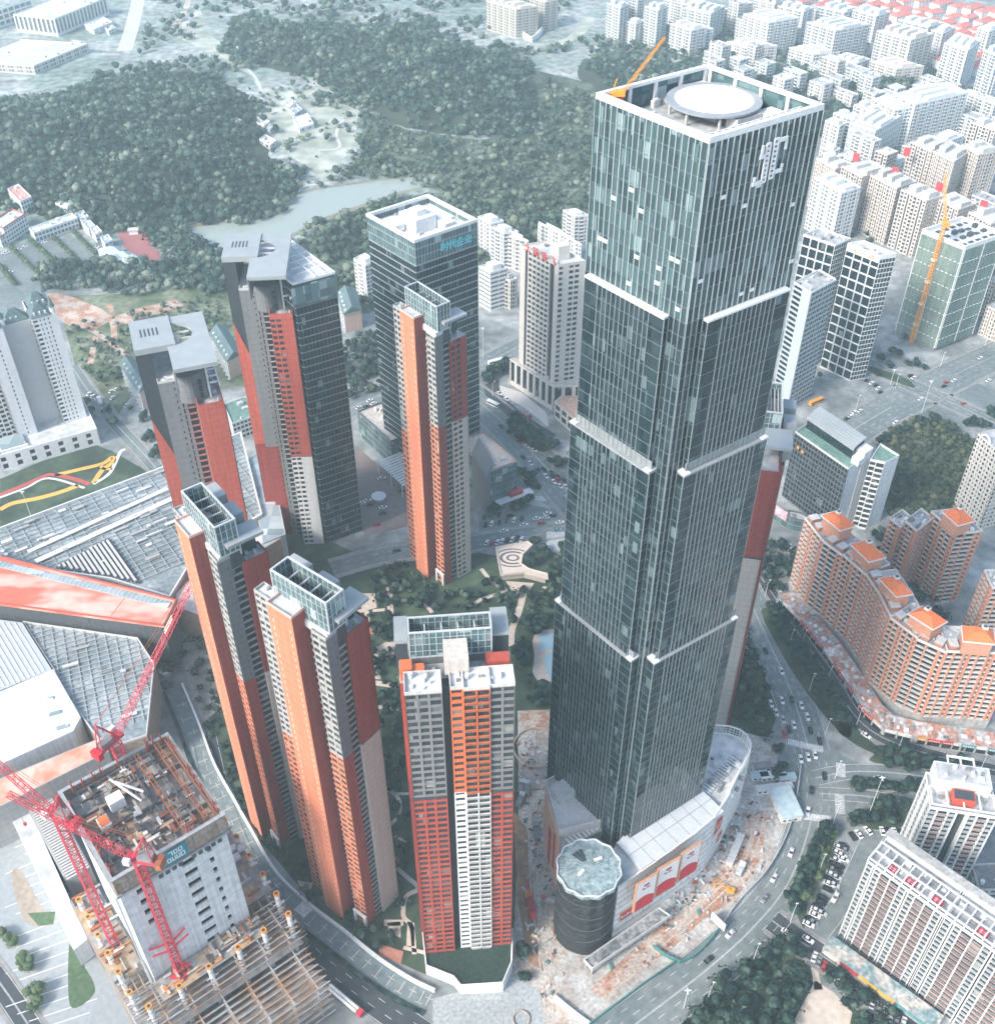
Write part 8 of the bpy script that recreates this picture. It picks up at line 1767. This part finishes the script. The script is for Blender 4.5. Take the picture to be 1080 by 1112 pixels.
# individual trees
TREES = []
def tree_proto(k, m):
    rd = np.random.default_rng(50+k); V, Fc = crown_arrays(rd, 6, 320, *ico(2), flat=.8, leaf=.12); t = MB(); t.tube((0, 0, 0), (0, 0, .8), .07, 7, r2=.045)
    for a in range(4): t.tube((0, 0, .55), (.4*math.cos(a*1.6), .4*math.sin(a*1.6), 1.0), .04, 5, r2=.02)
    me = bpy.data.meshes.new('trunk'); me.from_pydata([tuple(q) for q in t.v], [], t.f); me.materials.append(bark)
    V = V.copy(); V[:, 2] += 1.15; return me, mesh_np('crown', V, Fc, m)
protos = {'near': [tree_proto(k, fol_near) for k in range(6)], 'lite': [tree_proto(k+6, fol_lite) for k in range(2)]}
def tree_row(pxs, r, row, lab, kind='near', zl=None, z=.1):
    pts = [(zl(*p) if zl else p) for p in pxs]; pts = sorted(pts, key=lambda p: (p[1], p[0])); n = len(pts)
    for i, (a, b) in enumerate(pts):
        x, y = W(a, b, z+r*.9); rr = r*random.uniform(.85, 1.18); tr, cw = random.choice(protos[kind])
        e = thing('tree', ('%s, %s from the far end' % (lab, ordw(i+1))) if n > 1 else lab, 'tree', (x, y, z), row)
        for me, nm in ((tr, 'trunk'), (cw, 'crown')):
            o = bpy.data.objects.new(nm, me); C.objects.link(o); o.parent = e
        e.scale = (rr, rr, rr*random.uniform(.9, 1.15)); e.rotation_euler = (0, 0, random.uniform(0, 6))
def along(pts, step, jit=.0, zl=None):
    P = spline(pw(pts, 0, zl), 8); out = []; s = 0; nx = 0
    for i in range(len(P)-1):
        L = math.hypot(P[i+1][0]-P[i][0], P[i+1][1]-P[i][1])
        while nx < s+L: t = (nx-s)/L; x = P[i][0]*(1-t)+P[i+1][0]*t+random.uniform(-jit, jit); y = P[i][1]*(1-t)+P[i+1][1]*t+random.uniform(-jit, jit); out.append(px_of(x, y, 2.5)); nx += step
        s += L
    return out
tree_row(along([(836, 660), (858, 700), (888, 745), (912, 785)], 4.6, 1.0), 3.2, 'trees of the boulevard median', 'dark tree in the inner row of the boulevard median')
tree_row(along([(845, 668), (868, 706), (898, 752), (918, 782)], 4.8, 1.0), 3.0, 'trees of the boulevard median', 'dark tree in the outer row of the boulevard median')
tree_row([(455, 120), (495, 118), (545, 135), (585, 140), (635, 150), (685, 165), (735, 168), (775, 180), (488, 160), (530, 165), (578, 178), (635, 182)], 2.9, 'trees above the cross road', 'round tree on the planted strip above the cross road', zl=z2)
tree_row([(360, 240), (390, 245), (425, 240), (450, 248), (480, 245), (510, 252), (540, 255), (565, 250), (590, 255)], 2.6, 'trees on the lens island', 'small tree on the lens-shaped island of the cross road', zl=z2)
tree_row([(358, 372), (398, 362), (442, 355), (488, 360), (440, 312), (485, 318), (545, 330)], 3.0, 'trees on the corner island', 'round tree on the corner island left of the white tower', zl=z2)
tree_row([(260, 400), (245, 420), (235, 450), (215, 480), (210, 510), (190, 540), (182, 570), (170, 600), (155, 630), (140, 660), (150, 680)], 3.2, 'trees of the parking island, roadside', 'dark tree on the roadside edge of the parking island', zl=z2)
tree_row([(275, 425), (262, 470), (250, 500), (240, 540), (225, 580), (205, 620), (185, 650)], 2.5, 'trees of the parking island, inner side', 'pale green tree on the inner side of the parking island', 'lite', zl=z2)
tree_row([(650, 440), (670, 430), (690, 445), (700, 470), (720, 480), (740, 490), (760, 505), (780, 520), (760, 535), (735, 520), (715, 505), (690, 490), (665, 470), (795, 525)], 3.6, 'trees of the avenue island', 'dark tree in the clump on the avenue island', zl=zg)
tree_row([(545, 250), (570, 240), (600, 230), (625, 215), (650, 210), (585, 235), (555, 265), (635, 205)], 3.6, 'trees beside the bus stop', 'dark tree along the far avenue, left of the cream tower', zl=zg)
tree_row([(585, 795), (665, 780), (697, 765), (725, 745), (740, 690), (715, 660), (690, 640), (722, 680)], 3.0, 'trees round the glass podium', 'small street tree round the angular glass podium', zl=zg)
tree_row([(770, 955), (790, 970), (750, 915), (735, 1005), (860, 935), (870, 960), (850, 1010), (820, 1040)], 3.2, 'trees round the pavilion', 'dark garden tree round the curved garden pavilion', zl=zg)
tree_row([(800, 590), (840, 610), (860, 600), (835, 585)], 2.4, 'trees by the avenue corner', 'small tree on the corner of the avenue near the skyscraper', zl=zg)
tree_row([(850, 700), (850, 650), (820, 660), (960, 870), (985, 900), (940, 900), (870, 520), (900, 560)], 3.6, 'trees by the pool', 'dark rounded tree beside the swimming pool', zl=zp)
tree_row([(150, 885), (115, 710), (230, 885), (180, 500), (150, 560), (210, 430)], 2.6, 'trees of the small garden court', 'rounded tree in the garden court left of the nearest tower', zl=zp)
tree_row([(470, 520), (505, 545), (575, 535), (605, 540), (640, 550), (545, 500), (520, 490), (460, 575)], 2.6, 'trees at the netted tower corner', 'small street tree below the green-netted block', zl=zh)
tree_row([(620, 750), (680, 745), (490, 825), (820, 765), (860, 770), (895, 720), (550, 790)], 3.4, 'trees round the overgrown block', 'dark tree beside the overgrown block', zl=zh)
tree_row([(40, 850), (25, 830), (5, 820), (75, 890), (95, 930), (80, 915), (110, 1000), (125, 1040), (105, 1060), (130, 1000)], 2.4, 'trees of the striped plaza', 'small pale tree in a square bed of the striped plaza', 'lite', zl=zm)
tree_row([(680, 870), (700, 900), (720, 860), (665, 905), (675, 980)], 2.6, 'trees under the red roof', 'dark tree in the court under the red roof', zl=Z(0, 480, 3.7))
tree_row([(20, 265+0), (1, 1)][:1] and [(60, 480), (40, 520), (110, 500), (150, 470), (420, 600), (440, 640), (560, 620), (590, 700), (620, 760), (350, 600), (335, 560)], 3.2, 'trees beside the west road', 'dark tree beside the road left of the slab-roofed towers', zl=lambda x, y: (x/3.6, 280+y/3.6))
tree_row([(600, 1005), (627, 990), (655, 995), (685, 940)] and [(20, 870), (35, 950), (195, 655)], 2.6, 'trees on the building site', 'lone dark tree left standing on the building site', zl=Z(560, 760, 3.16))
tree_row([(893, 250), (910, 235)], 3.0, 'site trees at the curve', 'dark tree beside the site cabins near the boulevard', zl=z3)
tree_row([(75, 1065), (445, 745)] and [(440, 745)], 2.6, 'corner tree', 'bushy tree on the building site corner by the crosswalk', zl=z7)
# hedge rows of the car park
mb = MB()
for k, (a, b) in enumerate((((60, 480), (230, 640)), ((180, 440), (310, 560)), ((320, 430), (470, 575)), ((430, 390), (560, 520)), ((0, 590), (90, 700)))):
    A, B = W(*Z(0, 180, 5.4)(*a)), W(*Z(0, 180, 5.4)(*b)); n = 13; V = []; Fs = []; bb = 0
    for i in range(n):
        Vv, Ff = far_vars[i % 6]; t = i/(n-1); q = Vv*np.array([2.6, 2.6, 2.2])+np.array([A[0]*(1-t)+B[0]*t, A[1]*(1-t)+B[1]*t, 1.8]); V.append(q); Fs.append(Ff+bb); bb += len(Vv)
    o = bpy.data.objects.new('hedge_row', mesh_np('hedge_row', np.concatenate(V), np.concatenate(Fs), fol_lite)); C.objects.link(o); tag(o, 'pale green hedge row in the upper left car park, %s from the right' % ordw([3, 0, 2, 1, 4][k] if False else (4, 3, 2, 1, 5)[k]), 'hedge', 'hedge rows of the car park')
# ================================================================== cars
def car_proto(col, kind='saloon'):
    def mk(name, mb, m): me = bpy.data.meshes.new(name); me.from_pydata([tuple(q) for q in mb.v], [], mb.f); me.materials.append(m); return me
    L_, Wd = (4.6, 1.85) if kind != 'van' else (5.2, 2.0); hb = .85 if kind != 'van' else 1.2
    def loft(secs):
        mb = MB(); vs = []
        for x, w, z0, z1 in secs: vs += [(x, -w, z0), (x, w, z0), (x, w*.93, z1), (x, -w*.93, z1)]
        n = len(secs); mb.add(vs, [(i*4+k, i*4+(k+1) % 4, (i+1)*4+(k+1) % 4, (i+1)*4+k)[::-1] for i in range(n-1) for k in range(4)]+[(0, 1, 2, 3), tuple((n-1)*4+q for q in (3, 2, 1, 0))]); return mb
    w = Wd/2; h = L_/2
    body = loft([(-h, w*.86, .35, hb-.15), (-h*.9, w*.97, .25, hb), (-h*.3, w, .22, hb+.03), (h*.35, w, .22, hb), (h*.88, w*.95, .25, hb-.14), (h, w*.8, .35, hb-.32)])
    top = 1.45 if kind != 'van' else 1.95
    gl = loft([(-h*.78, w*.78, hb, hb+.03), (-h*.5, w*.82, hb, top-.02), (h*.08, w*.82, hb, top), (h*.45, w*.8, hb, hb+.03)]); rf = loft([(-h*.5, w*.72, top-.02, top+.03), (h*.06, w*.72, top, top+.05)])
    wh = MB(); wh.tube((0, -.12, 0), (0, .12, 0), .33, 10)
    m = mat('car_'+col, CARC[col], .35, .03, metal=.0, spec=.6); hl = MB(); hl.box(-.05, .05, -.2, .2, 0, .15)
    return [('body', mk('body', body, m), (0, 0, 0)), ('cabin_glass', mk('cabin_glass', gl, mat('car_glass', (.02, .025, .03), .15)), (0, 0, 0)), ('car_roof', mk('car_roof', rf, m), (0, 0, 0))] + \
        [('wheel', mk('wheel', wh, mat('tyre', (.02, .02, .02), .9)), (sx*h*.6, sy*(w-.1), .33)) for sx in (-1, 1) for sy in (-1, 1)] + [('headlight', mk('headlight', hl, white), (h*.93, sy*w*.6, .5)) for sy in (-1, 1)]
CARC = dict(white=(.75, .76, .76), black=(.012, .014, .018), grey=(.2, .22, .23), red=(.4, .03, .03), silver=(.45, .47, .48), blue=(.15, .3, .38), brown=(.2, .1, .06))
KEY = dict(w='white', b='black', g='grey', r='red', s='silver', u='blue', n='brown'); PRO = {}
def cars(items, where, group, ang, zl=None, end='far end', z=.12, kind='saloon'):
    """items: (x, y, colour letter[, angle]); label counts within a colour so that it points to one car"""
    seen = {}
    for it in sorted(items, key=lambda q: q[1]):
        col = KEY[it[2]]; x, y = W(*(zl(it[0], it[1]) if zl else it[:2]), .8); key = (col, kind)
        if key not in PRO: PRO[key] = car_proto(col, kind)
        seen[col] = seen.get(col, 0)+1; tot = sum(1 for q in items if q[2] == it[2])
        lab = ('only %s %s %s' % (col, 'van' if kind == 'van' else 'car', where)) if tot == 1 else '%s %s car from the %s %s' % (ordw(seen[col]), col, end, where)
        e = thing('car', lab, 'car', (x, y, z), group); a = ang(x, y) if callable(ang) else ang
        if len(it) > 3: a = it[3]
        e.rotation_euler = (0, 0, math.radians(a))
        for nm, me, loc in PRO[key]:
            o = bpy.data.objects.new(nm, me); C.objects.link(o); o.parent = e; o.location = loc
def tang(nm):
    P = ROADS[nm]
    def f(x, y):
        i = min(range(len(P)-1), key=lambda i: (P[i][0]-x)**2+(P[i][1]-y)**2); return math.degrees(math.atan2(P[i+1][1]-P[i][1], P[i+1][0]-P[i][0]))
    return f
cars([(308,183,'w'),(295,235,'b'),(305,280,'w'),(352,303,'u'),(390,285,'b'),(463,378,'w'),(465,514,'w'),(512,512,'b'),(555,537,'w'),(583,590,'w'),(415,530,'w'),(437,570,'w'),(520,628,'w'),(498,650,'b'),(598,655,'b'),(477,672,'r'),(640,703,'b'),(470,603,'s')], 'on the boulevard above the crosswalk', 'cars on the boulevard', tang('boulevard'), z7)
cars([(165,147,'w'),(192,140,'w'),(217,132,'w'),(250,210,'b'),(204,262,'b'),(191,337,'w'),(130,487,'w'),(68,580,'w'),(35,655,'g')], 'on the boulevard below the crosswalk', 'cars on the boulevard', tang('boulevard'), z2)
cars([(735,803,'w'),(660,892,'b')], 'on the boulevard nearest the bottom edge', 'cars on the boulevard', tang('boulevard'), z3)
cars([(450,217,'w')], 'on the cross road right of the junction', 'cars on the side roads', tang('cross'), z2); cars([(405,1005,'w'),(362,970,'b')], 'on the service road under the orange terrace', 'cars on the side roads', tang('service'), zr)
cars([(340,172,'b'),(318,180,'w'),(352,195,'g'),(308,205,'w'),(330,218,'w'),(340,238,'w'),(302,240,'w'),(298,262,'b'),(320,270,'b'),(288,288,'g'),(310,296,'b'),(282,312,'w'),(305,325,'s'),(276,336,'b'),(270,358,'w'),(295,362,'s'),(265,385,'b'),(240,425,'b'),(232,448,'b'),(215,470,'b'),(208,488,'w'),(232,500,'s'),(200,510,'w'),(178,535,'b'),(192,545,'g'),(170,556,'w')], 'in the double row left of the white slab', 'cars parked on the parking island', -32, zk)
cars([(415,115,'w',110),(460,98,'w',115),(385,125,'b',110)], 'parked at the top of the parking lane', 'cars parked on the parking island', 110, zk); cars([(300,425,'w')], 'driving in the parking lane', 'cars on the side roads', tang('parking_lane'), zk, kind='van')
cars([(65,597,'w'),(168,630,'w')], 'turning out of the side street', 'cars on the side roads', tang('side'), zk); cars([(475,820,'w')], 'driving in front of the shop awnings', 'cars on the side roads', tang('side'), zk)
cars([(180,690,'b'),(198,715,'w'),(220,740,'g'),(245,762,'r'),(272,782,'b'),(297,803,'w'),(323,823,'w'),(350,845,'b'),(375,863,'b'),(400,882,'b'),(427,905,'b'),(455,925,'b'),(483,945,'w'),(512,968,'g'),(543,985,'w'),(572,1008,'w'),(600,1028,'g'),(635,1036,'w')], 'parked nose to kerb along the side street', 'cars parked along the side street', 62, zk)
cars([(530,100,'w',90),(560,102,'b',90),(590,105,'w',90),(615,108,'b',90),(640,104,'w',90)], 'parked in the row beside the white tower', 'cars parked beside the white tower', 90, zk)
cars([(608,455,'b'),(725,603,'w'),(697,580,'b'),(757,630,'b'),(780,628,'b'),(812,640,'b'),(788,655,'w'),(815,655,'b'),(838,657,'b'),(840,672,'r'),(862,672,'b'),(820,677,'w'),(845,695,'w'),(868,698,'w'),(883,690,'b'),(875,740,'w')], 'on the avenue left of the skyscraper', 'cars on the avenue', tang('avenue'), zg)
cars([(600,322,'w'),(630,345,'w'),(697,410,'r'),(722,415,'r'),(645,485,'w'),(683,515,'r'),(710,535,'w'),(740,550,'w')], 'beside the avenue below the cream tower', 'cars parked near the cream tower', -42, zg)
cars([(845,840,'w'),(815,815,'b'),(795,805,'w'),(790,820,'w'),(770,845,'r'),(752,825,'w'),(835,873,'u'),(620,875,'w'),(645,815,'b'),(700,850,'w')], 'on the cross street near the skyscraper', 'cars on the cross street', tang('cross_street'), zg)
cars([(550,922,'w'),(572,927,'r'),(593,920,'w'),(612,915,'w'),(633,912,'b'),(653,908,'w'),(672,903,'b'),(690,908,'w')], 'parked in the row above the curved pavilion', 'cars parked above the pavilion', 70, zg, end='left')
cars([(545,850,'b'),(570,845,'w'),(600,842,'b'),(540,820,'b'),(565,815,'g'),(600,810,'b'),(630,835,'b'),(660,830,'w'),(690,825,'b')], 'in the small lot by the glass podium', 'cars by the glass podium', 80, zg)
cars([(128,663,'w'),(130,805,'b'),(108,850,'r'),(78,770,'b'),(205,715,'b')], 'on the brown drop-off court', 'cars on the drop-off court', 15, zg)
cars([(95,362,'w'),(80,350,'w'),(65,375,'b'),(35,378,'w')], 'on the far avenue left of the dark tower', 'cars on the far avenue', tang('north_avenue'), zg)
cars([(598,590,'w'),(720,608,'r'),(712,622,'b'),(750,600,'w'),(625,670,'w'),(785,688,'r'),(880,600,'w'),(850,515,'w'),(585,582,'b')], 'around the junction below the green-netted block', 'cars at the eastern junction', tang('east_avenue'), zh); cars([(530,758,'w')], 'on the avenue beside the overgrown block', 'cars at the eastern junction', tang('east_avenue'), zh)
cars([(440,610,'w'),(455,618,'b'),(465,630,'w'),(472,645,'b'),(420,600,'b'),(375,720,'w'),(360,735,'w'),(345,745,'b'),(395,715,'w')], 'parked in the lot above the hotel', 'cars parked above the hotel', 40, zh)
cars([(435,520,'w'),(455,512,'w'),(470,507,'b'),(485,505,'w'),(510,585,'b'),(495,575,'w'),(360,540,'w'),(348,530,'w'),(440,545,'w')], 'near the low green-roofed block at left', 'cars beside the west road', 70, zc)
cars([(105,300,'b'),(122,312,'w'),(108,318,'w'),(130,322,'w')], 'parked behind the hotel shops', 'cars parked behind the shops', 50, zr)
cars([(20,460,'w'),(35,455,'s'),(95,490,'w'),(110,488,'w'),(145,470,'w'),(25,510,'w'),(40,505,'w'),(230,440,'w'),(260,445,'w'),(250,565,'w'),(265,575,'w'),(565,475,'w'),(575,488,'w'),(60,620,'w')], 'in the upper left car park', 'cars in the upper left car park', 20, Z(0, 180, 5.4))
cars([(675,235,'w'),(655,250,'b'),(640,265,'w'),(740,160,'w'),(760,150,'w'),(820,175,'w'),(870,340,'b')], 'on the curved street behind the garden trees', 'cars on the curved street', 20, Z(180, 500, 3.475))
def bus(lab, p, a, m, L_=10.5):
    x, y = W(*p, 1.5); e = thing('bus', lab, 'bus', (x, y, .12)); e.rotation_euler = (0, 0, math.radians(a)); mb = MB(); mb.box(-L_/2, L_/2, -1.2, 1.2, .4, 3.1); mb.box(-L_/2+.6, L_/2-.6, -1.0, 1.0, 3.102, 3.3); mb.build('body', m, e, True)
    mb = MB(); mb.box(-L_/2+.4, L_/2+.03, -1.23, 1.23, 1.5, 2.5); mb.build('window_band', wing, e, True)
    for sx in (-1, 1):
        for sy in (-1, 1): mb = MB(); mb.tube((sx*L_*.32, sy*1.0, .5), (sx*L_*.32, sy*1.22, .5), .48, 10); mb.build('wheel', mat('tyre', (.02, .02, .02)), e, True)
bus('yellow bus parked between the office towers and the hotel', zh(228, 682), 32, craneyel); bus('white bus on the far avenue left of the cream tower', zg(590, 195), 25, white, 12); bus('white bus shelter-length coach in front of the cream tower', zg(575, 365), -40, white, 9)
# ================================================================== light, sky, air
w = bpy.data.worlds.new('World'); sc.world = w; w.use_nodes = True; N = w.node_tree.nodes; L = w.node_tree.links
sky = N.new('ShaderNodeTexSky'); sky.sky_type = 'NISHITA'; sky.sun_disc = False
EL, AZ = math.radians(38), math.radians(233)      # sun to the left and a little behind the camera
sky.sun_elevation = EL; sky.sun_rotation = AZ; sky.air_density = 1.0; sky.dust_density = 2.0; sky.ozone_density = 1.0
L.new(sky.outputs[0], N['Background'].inputs[0]); N['Background'].inputs[1].default_value = .15
sl = bpy.data.lights.new('sun', 'SUN'); sl.energy = 2.3; sl.angle = math.radians(14); sl.color = (1, .92, .84)
so = bpy.data.objects.new('sun', sl); C.objects.link(so)
d = Vector((math.sin(AZ)*math.cos(EL), math.cos(AZ)*math.cos(EL), math.sin(EL)))
so.rotation_euler = d.to_track_quat('Z', 'Y').to_euler(); so.location = (0, 0, 600)
hz = MB(); hz.box(-1700, 1700, -300, 2900, -1.0, 420); ho = hz.build('haze', [])
hm = bpy.data.materials.new('haze'); hm.use_nodes = True; hn = hm.node_tree; hn.nodes.remove(hn.nodes['Principled BSDF'])
pv = hn.nodes.new('ShaderNodeVolumePrincipled'); pv.inputs['Color'].default_value = (.74, .95, .985, 1); pv.inputs['Density'].default_value = HAZE; pv.inputs['Anisotropy'].default_value = .2
hn.links.new(pv.outputs[0], hn.nodes['Material Output'].inputs['Volume']); ho.data.materials.clear(); ho.data.materials.append(hm)
tag(ho, 'pale blue haze that fades the far hills and blocks', 'haze', None, 'stuff')
sc.view_settings.view_transform = 'Standard'; sc.view_settings.look = 'None'; sc.view_settings.exposure = EXPO; sc.view_settings.gamma = 1
sc.render.engine = 'CYCLES'; sc.cycles.max_bounces = 6; sc.cycles.volume_bounces = 1
